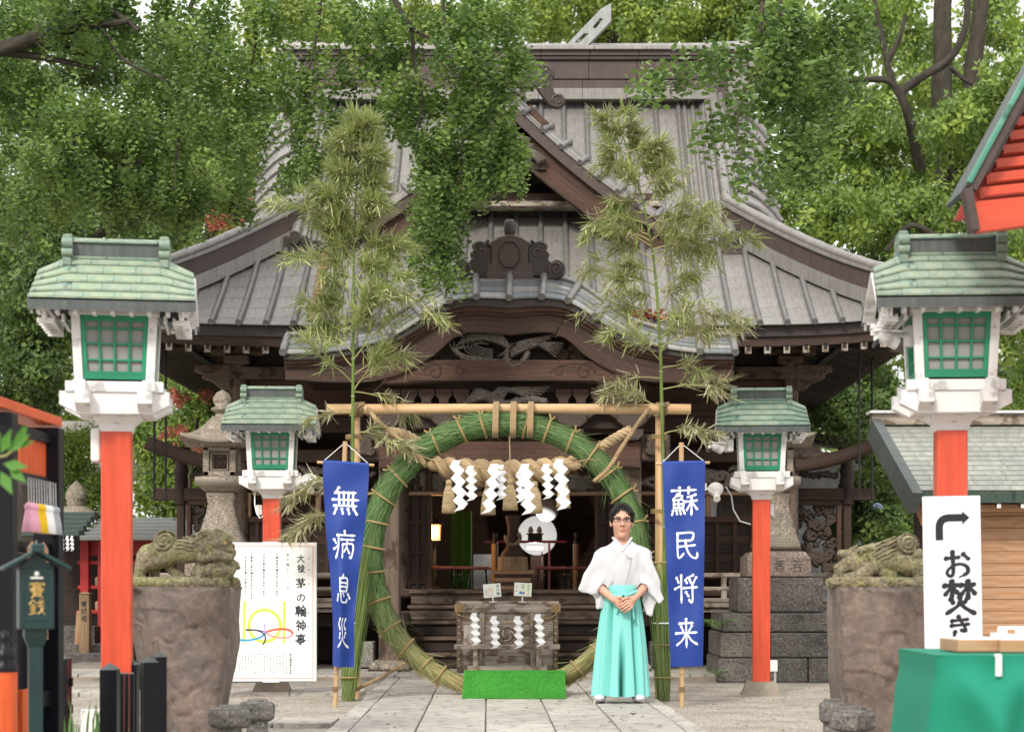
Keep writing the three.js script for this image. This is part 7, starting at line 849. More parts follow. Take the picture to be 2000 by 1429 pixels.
// stone lions
function lion(l, px, d, prims, groove, flip) {
  const k = d / 3600, P = prims.map(([a, b, r1, r2, z0 = 0, z1 = z0]) => cap(a[0] * k, a[1] * k, z0 * k, b[0] * k, b[1] * k, z1 * k, r1 * k, r2 * k));
  const f = (x, y, z) => { let q = 9; for (const p of P) q = smin(q, p(x, y, z), 0.008); const X = x / k, Y = y / k; q += groove(X, Y, z / k) * k; return q + (fbm3(x * 26, y * 26, z * 26, 3) - 0.5) * (flip(X, Y) ? 0.045 : 0.008); };
  const o = thing('stone_lion', l, 'stone lion', [sX(px, d), sY(VY, d) - 0.005, -d]); mesh('body', sdf(f, [-0.4, -0.01, -0.24], [0.42, 0.42, 0.24], 0.0068), M.lion, o);
  return [o, k];
}
const swirl = (cx, cy, R, dir) => (x, y, z) => { const r = Math.hypot(x - cx, y - cy); if (r > R) return 0; const a = Math.atan2(y - cy, x - cx); return 4.2 * (0.5 + 0.5 * Math.sin(a * dir + r * 0.75)) * smooth(R - r, 0, 4); };
{
  const tail = swirl(-36, 90, 26, 1), mane = [swirl(30, 82, 11, 1), swirl(38, 100, 10, -1), swirl(20, 98, 10, 1), swirl(46, 66, 10, 1)];
  const [o, k] = lion('mossy stone lion standing high with paws on a rock', 359, 12.42, [[[-98, 8], [98, 8], 12, 12], [[-98, 8], [80, 8], 12, 12, 24], [[-98, 8], [90, 8], 12, 12, -24], [[40, 24], [78, 40], 26, 22], [[88, 44], [100, 40], 15, 10], [[58, 30], [90, 30], 18, 14, 18], [[-66, 58], [-20, 68], 27, 24], [[-20, 68], [40, 76], 24, 27], [[-76, 52], [-88, 18], 17, 10, 10], [[-88, 16], [-70, 12], 9, 8, 12], [[-60, 48], [-62, 14], 13, 9, -16], [[-30, 36], [-4, 18], 9, 8, -8], [[-38, 88], [-34, 92], 24, 20], [[-26, 74], [-10, 62], 14, 6, 14], [[-52, 74], [-62, 50], 15, 7, 16], [[30, 82], [44, 92], 26, 22], [[62, 86], [72, 86], 25, 22], [[80, 74], [90, 68], 15, 12], [[72, 98], [86, 96], 11, 9, 8], [[72, 98], [86, 96], 11, 9, -8], [[86, 80], [94, 80], 7, 6], [[78, 64], [88, 60], 10, 9], [[48, 102], [42, 108], 9, 5, 12], [[40, 58], [66, 62], 13, 11, 18], [[66, 62], [92, 58], 11, 9, 18], [[40, 58], [64, 58], 13, 11, -16], [[20, 90], [-8, 84], 8, 3, 16], [[24, 80], [-10, 76], 8, 3, 20], [[24, 96], [-6, 92], 8, 3, 6], ...[[30, 66], [40, 60], [50, 72], [34, 76], [44, 84], [54, 94], [34, 96], [46, 104], [26, 86]].map(([a, b]) => [[a, b], [a + 2, b + 1], 7, 6, 19]), [[74, 106], [64, 112], 6, 3, 10], [[84, 92], [94, 90], 5, 4, 12], [[-40, 108], [-56, 96], 6, 3, 8], [[-30, 104], [-14, 88], 6, 3, 10]], (x, y, z) => tail(x, y) + mane.reduce((s, f) => s + f(x, y) * 0.8, 0) + (x > -12 && x < 24 && y > 66 ? 2 * Math.sin((y + x * 0.2) * 0.8 + 3 * noise3(x * 0.12, y * 0.12, 2)) : 0) + 4 * Math.max(0, 1 - Math.hypot((x - 92) / 6, (y - 68) / 2.2)), (x, y) => x > 8 && y < 50 - Math.abs(x - 60) * 0.1);
  mesh('eye', N(new THREE.SphereGeometry(3.2 * k, 10, 8)).translate(82 * k, 86 * k, 17 * k), mat([0.7, 0.42, 0.1], { roughness: 0.4 }), o);
}
{
  const tail = swirl(50, 84, 27, 1), mane = [swirl(-30, 52, 11, 1), swirl(-18, 66, 11, -1), swirl(-42, 62, 10, 1)];
  const [o, k] = lion('mossy stone lion crouching low, head down beside the arrow sign', 1722, 12.42, [[[-92, 8], [86, 8], 12, 12], [[-92, 8], [86, 8], 12, 12, 22], [[-92, 8], [86, 8], 12, 12, -22], [[52, 46], [10, 54], 25, 26], [[10, 54], [-26, 50], 26, 25], [[66, 40], [78, 14], 18, 11, 14], [[60, 40], [66, 14], 16, 10, -14], [[46, 80], [52, 84], 25, 22], [[66, 64], [80, 50], 14, 8, 12], [[-40, 54], [-54, 50], 25, 23], [[-72, 40], [-82, 32], 14, 11], [[-66, 64], [-78, 66], 10, 7, 7], [[-66, 64], [-78, 66], 10, 7, -7], [[-78, 24], [-86, 22], 9, 8], [[-20, 40], [-48, 22], 15, 11, 18], [[-48, 22], [-70, 18], 10, 9, 18], [[-10, 34], [20, 22], 12, 10, 10], [[-30, 68], [8, 80], 12, 7, 10], [[-20, 60], [20, 70], 12, 6, 16], [[-30, 74], [10, 88], 9, 5, 0], [[10, 84], [40, 92], 10, 10, 6], ...[[-36, 44], [-28, 60], [-18, 52], [-44, 70], [-32, 74], [-16, 70]].map(([a, b]) => [[a, b], [a + 2, b + 1], 7, 6, 20]), [[-60, 72], [-50, 80], 6, 3, 9], [[-84, 42], [-90, 38], 6, 5, 5]], (x, y) => tail(x, y) + mane.reduce((s, f) => s + f(x, y) * 0.8, 0) + (x > -14 && x < 26 && y > 52 ? 2 * Math.sin((y - x * 0.4) * 0.75 + 3 * noise3(x * 0.12, y * 0.12, 2)) : 0), (x, y) => y < 16);
  mesh('eye', N(new THREE.SphereGeometry(3 * k, 10, 8)).translate(-66 * k, 50 * k, 17 * k), mat([0.75, 0.5, 0.12], { roughness: 0.4 }), o);
}
{ // side shrine far left: corrugated roofs, red frame, shelves, papers
  const d = 26.2, s = thing('side_shrine', 'small red side shrine with dark striped metal roofs', 'shrine', [sX(150, d), 0, -d]), X = (x) => sX(x, d) - sX(150, d), Y = (y) => sY(y, d);
  const strip = (x0, x1, y0, y1, dz, n, m) => { const g = []; for (let i = 0; i < n; i++) { const a = i / n, b = (i + 1) / n; const o = mesh('roof_strip', beam(V(X(x0), lerp(Y(y0), Y(y1), (a + b) / 2), lerp(0.5, 0.5 - dz, (a + b) / 2)), V(X(x1), lerp(Y(y0), Y(y1), (a + b) / 2), lerp(0.5, 0.5 - dz, (a + b) / 2)), dz / n * 1.05, (Y(y1) - Y(y0)) / n + 0.012, V(0, 1, 0), 0.012), m, s); g.push(o); } };
  strip(60, 172, 1048, 998, 1.1, 5, mat([0.05, 0.075, 0.065], { roughness: 0.5 })); strip(172, 395, 1056, 1008, 1.4, 6, mat([0.2, 0.21, 0.2], { roughness: 0.5 })); mesh('red_beam', [box(X(395) - X(172), 0.24, 0.1, (X(172) + X(395)) / 2, Y(1068), -0.1)], M.redD, s); mesh('dark_wall', box(X(395) - X(60), 1.9, 0.1, (X(60) + X(395)) / 2, 0.95, -0.9), M.woodD, s);
  for (const x of [100, 166, 200, 300, 388]) mesh('frame_post', box(0.12, Y(1055), 0.12, X(x), Y(1055) / 2, 0, 0.01), x > 150 ? M.redD : M.woodD, s); for (let k = 0; k < 4; k++) mesh('shelf', box(1.3, 0.05, 0.4, X(240), 0.35 + k * 0.35, -0.2), M.redD, s); mesh('step_block', [box(1.1, 0.5, 0.5, X(120), 0.25, 0.1)], M.stoneD, s); mesh('step_block', box(1.5, 0.26, 0.9, X(120), 0.13, 0.3), M.stoneD2, s);
  const r = rng(2); for (let k = 0; k < 14; k++) single('glass_jar', lathe([[0.03, 0], [0.035, 0.1], [0.02, 0.12], [0, 0.125]], 10), mat([0.5, 0.3, 0.2], { roughness: 0.2 }), 'small jar on the red shelves of side shrine', 'jar', [sX(186 + (k % 5) * 10, d - 0.0), 0.375 + Math.floor(k / 4) * 0.35, -d - 0.1], 0, 'jars on the side shrine shelves');
  for (const [l, x] of [['paper streamer on side shrine, first from rack', 112], ['paper streamer on side shrine, second from rack', 121], ['paper streamer on side shrine, third from rack', 131], ['paper streamer on side shrine, nearest red post', 140]]) streamer(l, x, 1050, 26, 8, d - 0.55, 0.2, 3, 'streamers on the side shrine');
  const w = thing('wooden_marker', 'pale wooden marker post with black writing by side shrine', 'marker post', [sX(166, 25.3), 0, -25.3]); mesh('post', box(0.14, 0.96, 0.14, 0, 0.48, 0, 0.01), M.tan, w); mesh('cap', sqlathe([[0.08, 0.96], [0.01, 0.99]]), M.tan, w); for (const [k, c] of [...'賽銭箱'].entries()) mesh('character', glyphSolid(c, 0.085, 0.05, 0.003).translate(0, 0.82 - k * 0.1, 0.072), M.ink, w); single('wooden_stick', box(0.06, 0.72, 0.05, 0, 0.36, 0, 0.008), M.honey, 'reddish wooden stake beside the marker post', 'stake', [sX(148, 25.6), 0, -25.6]).rotation.z = -0.05;
  single('stone_kerb', box(5, 0.16, 0.2, 0, 0.08, 0, 0.02), M.stoneM, 'low stone kerb along the side shrine gravel', 'kerb', [sX(130, 24.9), 0, -24.9]);
  const f = thing('small_stone_lantern', 'small stone lantern with onion top behind side shrine roof', 'stone lantern', [sX(148, 28), 0, -28]); mesh('shaft', cyl(0.14, 0.2, 1.7, 16, 0, 0.85, 0), M.granite, f); mesh('roof', jitter(sqlathe([[0.1, 2.05], [0.36, 2.1], [0.34, 2.16], [0.14, 2.28]], 6), 0.015), M.granite, f); mesh('lamp_box', cyl(0.16, 0.16, 0.36, 6, 0, 1.88, 0), M.granite, f); mesh('finial', jitter(lathe([[0.12, 2.26], [0.15, 2.33], [0.13, 2.36], [0.16, 2.39], [0.155, 2.48], [0.1, 2.58], [0.03, 2.65], [0, 2.68]], 18), 0.01), M.granite, f);
  const tr = thing('stone_gate', 'pale stone gateway with two crossbeams among far bushes', 'gateway', [sX(190, 32), 0, -32]), X2 = (x) => sX(x, 32) - sX(190, 32), Y2 = (y) => sY(y, 32); for (const x of [20, 378]) mesh('pillar', cyl(0.15, 0.17, Y2(850), 16, X2(x), Y2(850) / 2, 0), M.stoneW, tr); mesh('tie_beam', box(X2(400) - X2(0), Y2(905) - Y2(938), 0.22, (X2(400) + X2(0)) / 2, Y2(921), 0, 0.01), M.stoneW, tr); mesh('top_beam', tube(Array.from({ length: 9 }, (_, i) => V(lerp(X2(-40), X2(440), i / 8), Y2(842) + 0.12 * ((i / 4 - 1) ** 2), 0)), 0.17, 10), M.stoneW, tr);
}
{ // timber shed on the other side
  const d = 20, s = thing('timber_shed', 'timber shed with grey shingled roof and plank walls', 'shed', [sX(1790, d), 0, -d]), W2 = 3.6, X = (x) => sX(x, d) - sX(1790, d), eY = 2.1, rY = 2.93;
  const rf = mesh('roof', shell([[V(-0.02, eY - 0.02, 0), V(W2, eY - 0.02, 0)], [V(-0.22, rY - 0.02, -1.25), V(W2, rY - 0.02, -1.25)]], 0.06), M.brown, s), r = rng(19), ms = [M.shingle, M.shingleB, M.shingle];
  for (let i = 0; i < 14; i++) { let x = -0.0 - 0.2 * i / 14; const xe = 2.3; x -= 0; let first = true; while (x < xe) { const L = first ? rr(0.15, 0.4, r) : rr(0.36, 0.46, r), x1 = Math.min(x + L, xe), P = (a, t, n) => V(a, lerp(eY, rY, t) + n, lerp(0.02, -1.25, t)); mesh('shingle', shell([[P(x + 0.002, i / 14 - 0.004, 0.014), P(x1 - 0.002, i / 14 - 0.004, 0.014)], [P(x + 0.002, (i + 1) / 14, 0.002), P(x1 - 0.002, (i + 1) / 14, 0.002)]], 0.01), ms[Math.floor(r() * 3)], rf); x = x1; first = false; } }
  mesh('eave_edge', box(W2, 0.13, 0.05, W2 / 2, eY - 0.07, 0.0, 0.006), mat([0.12, 0.14, 0.13], { map: T.patina, roughness: 0.6 }), rf); mesh('ridge', box(W2 + 0.3, 0.13, 0.2, W2 / 2 - 0.12, rY + 0.05, -1.25, 0.01), M.weather, s); mesh('ridge_top', box(W2 + 0.36, 0.03, 0.3, W2 / 2 - 0.12, rY + 0.13, -1.25, 0.006), M.white, s);
  mesh('verge_board', beam(V(-0.03, eY - 0.14, 0.1), V(-0.24, rY - 0.05, -1.22), 0.12, 0.26, V(0.1, 1, 0.4)), M.patinaD, s); mesh('gable_board', beam(V(0.1, eY - 0.3, -0.05), V(0.0, rY - 0.2, -1.2), 0.05, 0.2, V(0, 1, 0.4)), M.honey, s);
  const wl = mesh('wall', box(2.9, 2.0, 0.06, 0.2 + 1.45, 1.0, -0.5, 0), M.woodD, s); for (let i = 0; i < 15; i++) mesh('plank', box(0.45 + 1.0, 0.128, 0.03, 0.55 + 0.35, 0.06 + i * 0.132, -0.46, 0.004), M.honey, wl); for (const x of [0.14, 1.64]) mesh('wall_post', box(0.13, 2.0, 0.13, x, 1.0, -0.44, 0.008), x < 1 ? M.woodD : M.honey, wl); for (let i = 0; i < 15; i++) mesh('plank', box(1.1, 0.128, 0.03, 2.26, 0.06 + i * 0.132, -0.46, 0.004), M.honey, wl); mesh('window_rail', box(1.2, 0.05, 0.16, 2.2, 0.72, -0.4, 0.006), M.honey, wl);
  mesh('eave_beam', box(W2 - 0.2, 0.08, 0.1, W2 / 2, eY - 0.18, -0.2, 0.006), M.honey, s); for (let k = 0; k < 12; k++) { const f = mesh('rafter', beam(V(0.12 + k * 0.26, eY - 0.16, -0.02), V(0.12 + k * 0.26, eY + 0.1, -0.6), 0.05, 0.06), M.woodR, s); mesh('white_end', box(0.045, 0.05, 0.006, 0.12 + k * 0.26, eY - 0.165, -0.003, 0.001), M.white, f); }
  const wh = thing('white_storehouse', 'white plastered storehouse wall behind far shrubs', 'storehouse', [sX(1600, 31), 0, -31.5]), X3 = (x) => sX(x, 31) - sX(1600, 31), Y3 = (y) => sY(y, 31); mesh('wall', box(X3(1800) - X3(1560), Y3(880), 0.3, (X3(1800) + X3(1560)) / 2, Y3(880) / 2, 0, 0.01), M.plaster, wh); mesh('wall_band', box(X3(1800) - X3(1560), 0.05, 0.34, (X3(1800) + X3(1560)) / 2, Y3(962), 0.01), M.iron, wh); mesh('coping', [beam(V(X3(1540), Y3(850), 0.2), V(X3(1820), Y3(882), 0.2), 0.7, 0.16)], M.brownD, wh);
}
{ // red eaves of a hall close by
  const d = 9.2, s = thing('red_eave', 'bright red timber eave with dark verge and green metal edge', 'eave', [sX(1908, d), 0, -d]), X = (x) => sX(x, d) - sX(1900, d), Y = (y) => sY(y, d), P = (x, y, z = 0) => V(X(x), Y(y), z);
  mesh('metal_edge', beam(P(1880, 362, 0.04), P(2560, -894, 0.04), 0.06, 0.025, V(-1, 0.5, 0)), mat([0.2, 0.5, 0.42], { map: T.patina, roughness: 0.5 }), s); mesh('verge_board', beam(P(1886, 372, 0.0), P(2560, -866, 0.0), 0.1, 0.06, V(-1, 0.5, 0)), M.brown, s); mesh('corner_board', beam(P(1878, 372, 0.02), P(1893, 455, 0.02), 0.1, 0.045, V(-1, 0, 0)), M.brown, s);
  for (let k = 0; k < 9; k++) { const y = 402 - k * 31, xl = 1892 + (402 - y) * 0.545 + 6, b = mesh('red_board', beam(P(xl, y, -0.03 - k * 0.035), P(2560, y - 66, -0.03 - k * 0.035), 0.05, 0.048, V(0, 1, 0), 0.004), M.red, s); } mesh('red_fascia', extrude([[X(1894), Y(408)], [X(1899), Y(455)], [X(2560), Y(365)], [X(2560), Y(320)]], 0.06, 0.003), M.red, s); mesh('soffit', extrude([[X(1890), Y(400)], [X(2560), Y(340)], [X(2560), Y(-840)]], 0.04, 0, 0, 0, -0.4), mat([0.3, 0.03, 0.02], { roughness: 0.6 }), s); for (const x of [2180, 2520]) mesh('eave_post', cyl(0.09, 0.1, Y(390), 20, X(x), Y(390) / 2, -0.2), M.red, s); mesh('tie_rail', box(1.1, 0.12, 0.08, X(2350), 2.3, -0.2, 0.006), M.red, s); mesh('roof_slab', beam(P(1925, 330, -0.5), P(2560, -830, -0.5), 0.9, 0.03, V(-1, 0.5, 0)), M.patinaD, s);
}
// ---------------------------------------------------------------- the priest
{
  const d = 16.1, K = 3600 / d, Pn = thing('person', 'man in white robe and aqua pleated trousers, hands clasped', 'person', [sX(1213, d), 0.045, -d]), X = (x) => (x - 1213) / K, Y = (y) => (1380 - y) / K;
  const skin = mat([0.6, 0.33, 0.23], { roughness: 0.5 }), white = mat([0.62, 0.62, 0.65], { roughness: 0.85, ...bump(T.cloth, 0.0006) }), aqua = mat([0.22, 0.63, 0.58], { roughness: 0.8, side: THREE.DoubleSide, ...bump(T.cloth, 0.0005) }), hairM = mat([0.009, 0.008, 0.008], { roughness: 0.75 });
  // body: torso, arms and legs inside the clothes, forearms; head and hands on finer grids
  const hx = 0.008, hy = Y(1026), hz = 0.01;                         // middle of the head
  const head = (() => {
    const cr = ell(hx, hy + 0.045, hz - 0.02, 0.084, 0.1, 0.1), jaw = ell(hx, hy - 0.04, hz + 0.012, 0.07, 0.092, 0.074), chin = ell(hx, hy - 0.115, hz + 0.056, 0.026, 0.024, 0.024), nose = cap(hx, hy + 0.012, hz + 0.083, hx, hy - 0.028, hz + 0.104, 0.008, 0.0135), nl = ell(hx - 0.015, hy - 0.034, hz + 0.09, 0.009, 0.008, 0.01), nr = ell(hx + 0.015, hy - 0.034, hz + 0.09, 0.009, 0.008, 0.01), ck = [-1, 1].map((s) => ell(hx + s * 0.042, hy - 0.028, hz + 0.058, 0.03, 0.03, 0.022)), br = ell(hx, hy + 0.03, hz + 0.068, 0.062, 0.014, 0.022), lip1 = ell(hx, hy - 0.066, hz + 0.085, 0.023, 0.006, 0.009), lip2 = ell(hx, hy - 0.078, hz + 0.082, 0.02, 0.008, 0.01), ear = [-1, 1].map((s) => ell(hx + s * 0.087, hy - 0.012, hz - 0.012, 0.012, 0.033, 0.02)), nk = cap(hx, hy - 0.08, hz - 0.02, hx - 0.002, hy - 0.2, hz - 0.03, 0.058, 0.064), eyeS = [-1, 1].map((s) => ell(hx + s * 0.033, hy + 0.008, hz + 0.092, 0.018, 0.01, 0.014));
    return (x, y, z) => { let q = smin(cr(x, y, z), jaw(x, y, z), 0.03); q = smin(q, chin(x, y, z), 0.03); for (const f of ck) q = smin(q, f(x, y, z), 0.02); q = smin(q, br(x, y, z), 0.015); q = smin(q, nose(x, y, z), 0.012); q = smin(q, nl(x, y, z), 0.008); q = smin(q, nr(x, y, z), 0.008); for (const f of eyeS) q = -smin(-q, f(x, y, z), 0.008); q = smin(q, lip1(x, y, z), 0.006); q = smin(q, lip2(x, y, z), 0.006); for (const f of ear) q = smin(q, f(x, y, z), 0.01); return smin(q, nk(x, y, z), 0.03); };
  })();
  const wl = V(X(1196), Y(1178), 0.15), wr = V(X(1238), Y(1176), 0.155), elL = V(X(1168), Y(1152), 0.02), elR = V(X(1264), Y(1148), 0.02), shL = V(X(1174), Y(1096), -0.02), shR = V(X(1258), Y(1094), -0.02);
  const C3 = (a, b, r1, r2) => cap(a.x, a.y, a.z, b.x, b.y, b.z, r1, r2);
  const parts = [C3(shL, elL, 0.05, 0.042), C3(shR, elR, 0.05, 0.042), C3(elL, wl, 0.04, 0.027), C3(elR, wr, 0.04, 0.027), ell(0.01, 1.2, -0.02, 0.16, 0.24, 0.09), ell(0.01, 0.97, -0.02, 0.1, 0.17, 0.08), cap(-0.065, 0.82, -0.02, -0.14, 0.1, -0.02, 0.06, 0.045), cap(0.085, 0.82, -0.02, 0.15, 0.1, -0.02, 0.06, 0.045), cap(hx, 1.44, -0.02, hx, 1.3, -0.02, 0.06, 0.09)];
  const bodyG = sdf((x, y, z) => parts.reduce((q, f) => smin(q, f(x, y, z), 0.02), 9), [-0.32, 0.03, -0.16], [0.34, 1.46, 0.24], 0.013);
  const hand = (w, kn, side, tips, th) => { const f = [C3(w, V().lerpVectors(w, kn[1], 0.35), 0.027, 0.028), ...kn.map((k) => C3(V().lerpVectors(w, k, 0.3), k, 0.014, 0.0115)), ...kn.map((k, i) => C3(k, tips[i][0], 0.0105, 0.0095)), ...kn.map((k, i) => C3(tips[i][0], tips[i][1], 0.0095, 0.0078)), C3(V().lerpVectors(w, kn[0], 0.25).add(V(0, 0.012, 0.01)), th[0], 0.014, 0.011), C3(th[0], th[1], 0.0105, 0.0085)]; const fing = 1 + 4; return (x, y, z) => { let q = f[0](x, y, z); for (let i = 1; i < 5; i++) q = smin(q, f[i](x, y, z), 0.012); for (let i = 5; i < 9; i++) q = smin(q, smin(f[i](x, y, z), f[i + 4](x, y, z), 0.004), 0.003); return smin(q, smin(f[13](x, y, z), f[14](x, y, z), 0.005), 0.008); }; };
  const hp = (x, y, z) => V(X(x), Y(y), z);
  const top = hand(wr, [hp(1222, 1181, 0.205), hp(1224, 1186, 0.205), hp(1227, 1190, 0.2), hp(1231, 1194, 0.19)], 1, [[hp(1214, 1187, 0.213), hp(1209, 1190, 0.2)], [hp(1215, 1192, 0.214), hp(1209, 1195, 0.2)], [hp(1218, 1196, 0.21), hp(1212, 1200, 0.197)], [hp(1224, 1199, 0.2), hp(1219, 1202, 0.19)]], [hp(1222, 1175, 0.21), hp(1214, 1179, 0.212)]);
  const und = hand(wl, [hp(1206, 1177, 0.185), hp(1206, 1182, 0.19), hp(1206, 1187, 0.187), hp(1206, 1192, 0.178)], -1, [[hp(1214, 1181, 0.185), hp(1221, 1184, 0.175)], [hp(1214, 1186, 0.185), hp(1222, 1189, 0.175)], [hp(1214, 1191, 0.182), hp(1220, 1195, 0.17)], [hp(1212, 1196, 0.175), hp(1218, 1199, 0.165)]], [hp(1210, 1174, 0.2), hp(1217, 1178, 0.203)]);
  const handsG = sdf((x, y, z) => Math.min(top(x, y, z), und(x, y, z)), [X(1188), Y(1208), 0.11], [X(1246), Y(1166), 0.24], 0.0034);
  const headG = sdf(head, [hx - 0.11, hy - 0.2, hz - 0.13], [hx + 0.11, hy + 0.155, hz + 0.13], 0.0042);
  const HS = 1.09, hs = (g) => (Array.isArray(g) ? merge(g) : g).translate(-hx, -hy, -hz).scale(HS, HS, HS).translate(hx, hy, hz);
  const body = mesh('body', merge([bodyG, hs(headG), handsG]), skin, Pn);
  for (const s of [-1, 1]) { const e = V(hx + s * 0.033, hy + 0.007, hz + 0.076); mesh('eye', N(new THREE.SphereGeometry(0.0115, 12, 8)).scale(1.25, 0.62, 1).translate(e.x, e.y, e.z), mat([0.75, 0.7, 0.68], { roughness: 0.2 }), body); mesh('iris', N(new THREE.SphereGeometry(0.0062, 10, 8)).translate(e.x, e.y, e.z + 0.0075), hairM, body); mesh('eyelid', tube(arc(e.x, e.y - 0.002, 0.016, 160, 20, 8, 0.0095).map(([x, y]) => V(x, y, e.z + 0.0105)), 0.0022, 5), hairM, body); mesh('eyebrow', tube(arc(e.x + s * 0.003, hy + 0.018, 0.024, 150, 30, 8, 0.013).map(([x, y]) => V(x, y, hz + 0.0905 - 0.008 * ((x - hx) / 0.05) ** 2)), (t) => 0.003 + 0.0012 * Math.sin(t * 3.1), 6), hairM, body); }
  mesh('lips', [ell(0, 0, 0, 1, 1, 1) && N(new THREE.SphereGeometry(1, 16, 8)).scale(0.0225, 0.0055, 0.005).translate(hx, hy - 0.0665, hz + 0.0905), N(new THREE.SphereGeometry(1, 16, 8)).scale(0.019, 0.006, 0.005).translate(hx, hy - 0.0765, hz + 0.0885)], mat([0.5, 0.2, 0.17], { roughness: 0.45 }), body);
  const gl = mesh('glasses', [-1, 1].flatMap((s) => [tube(Array.from({ length: 24 }, (_, i) => { const a = i / 24 * 6.283, c = Math.cos(a), q = Math.sin(a); return V(hx + s * 0.034 + Math.sign(c) * Math.pow(Math.abs(c), 0.6) * 0.0275, hy + 0.003 + Math.sign(q) * Math.pow(Math.abs(q), 0.6) * 0.016, hz + 0.104 - 0.006 * Math.abs(c)); }), (t, w) => 0.0015 + 0.0008, 5, { closed: true }), tube([V(hx + s * 0.061, hy + 0.012, hz + 0.1), V(hx + s * 0.083, hy + 0.012, hz + 0.07), V(hx + s * 0.092, hy + 0.008, hz - 0.01)], 0.002, 5)]).concat([tube([V(hx - 0.007, hy + 0.008, hz + 0.105), V(hx, hy + 0.011, hz + 0.11), V(hx + 0.007, hy + 0.008, hz + 0.105)], 0.002, 5)]), mat([0.02, 0.013, 0.012], { roughness: 0.3 }), Pn);
  // hair, parted, forehead free
  const hair = (() => { const sh = ell(hx, hy + 0.044, hz - 0.022, 0.093, 0.106, 0.106), face = ell(hx, hy - 0.035, hz + 0.11, 0.074, 0.118, 0.095), low = (y) => y - (hy - 0.03), side = [-1, 1].map((s) => cap(hx + s * 0.085, hy + 0.06, hz + 0.02, hx + s * 0.09, hy - 0.005, hz + 0.015, 0.014, 0.006)), fr = [-1, 1].map((s) => cap(hx + s * 0.02, hy + 0.125, hz + 0.052, hx + s * 0.076, hy + 0.072, hz + 0.048, 0.022, 0.017)); return (x, y, z) => { let q = sh(x, y, z); for (const f of fr) q = smin(q, f(x, y, z), 0.015); q = -smin(-q, face(x, y, z), 0.012); q = Math.max(q, (hy - 0.06 + (z - hz) * 0.55) - y); for (const f of side) q = smin(q, f(x, y, z), 0.01); return q + 0.0028 * Math.sin((Math.atan2(x - hx, z - hz + 0.05)) * 46 + y * 30) + (noise3(x * 90, y * 40, z * 90) - 0.5) * 0.005; }; })();
  mesh('hair', hs(sdf(hair, [hx - 0.125, hy - 0.12, hz - 0.15], [hx + 0.125, hy + 0.175, hz + 0.13], 0.0048)), hairM, Pn); for (const o of [...body.children, gl]) hs(o.geometry);
  // robe: torso, sleeves hanging wide and open at the wrist
  const poly = (pts) => { const v = pts.map(([x, y]) => [X(x), Y(y)]); return (x, y) => { let dd = 1e9, s = 1; for (let i = 0, j = v.length - 1; i < v.length; j = i++) { const ex = v[j][0] - v[i][0], ey = v[j][1] - v[i][1], wx = x - v[i][0], wy = y - v[i][1], t = clamp((wx * ex + wy * ey) / (ex * ex + ey * ey)), bx = wx - ex * t, by = wy - ey * t; dd = Math.min(dd, bx * bx + by * by); const c1 = y >= v[i][1], c2 = y < v[j][1], c3 = ex * wy > ey * wx; if ((c1 && c2 && c3) || (!c1 && !c2 && !c3)) s = -s; } return s * Math.sqrt(dd); }; };
  const slL = poly([[1176, 1082], [1160, 1098], [1144, 1130], [1133, 1158], [1140, 1164], [1163, 1165], [1184, 1163], [1194, 1140], [1192, 1100]]), dropL = poly([[1165, 1150], [1162, 1166], [1168, 1194], [1176, 1194], [1187, 1166], [1185, 1150]]), slR = poly([[1250, 1078], [1266, 1092], [1278, 1118], [1288, 1150], [1296, 1178], [1286, 1184], [1274, 1170], [1262, 1158], [1246, 1156], [1240, 1120]]), dropR = poly([[1256, 1150], [1258, 1180], [1264, 1206], [1271, 1208], [1280, 1186], [1284, 1160], [1270, 1140]]);
  const tor = (x, y, z) => { const t = (Y(1160) - y) / (Y(1160) - Y(1064)), w = lerp(0.128, 0.2, smooth(t, -0.1, 0.65)) - 0.135 * smooth(t, 0.74, 1.08), dp = lerp(0.105, 0.125, smooth(t, 0, 0.5)) - 0.05 * smooth(t, 0.75, 1.1), q = (Math.hypot((x - 0.012) / w, (z + 0.02 - 0.012 * Math.sin(t * 2)) / dp) - 1) * dp; return Math.max(q, y - Y(1060), Y(1163) - y); };
  const slab2 = (pf, x, y, z, zc, th) => { const q = pf(x, y), a = Math.abs(z - zc) - th; return Math.min(Math.max(q, a), 0) + Math.hypot(Math.max(q, 0), Math.max(a, 0)) - 0.009; };
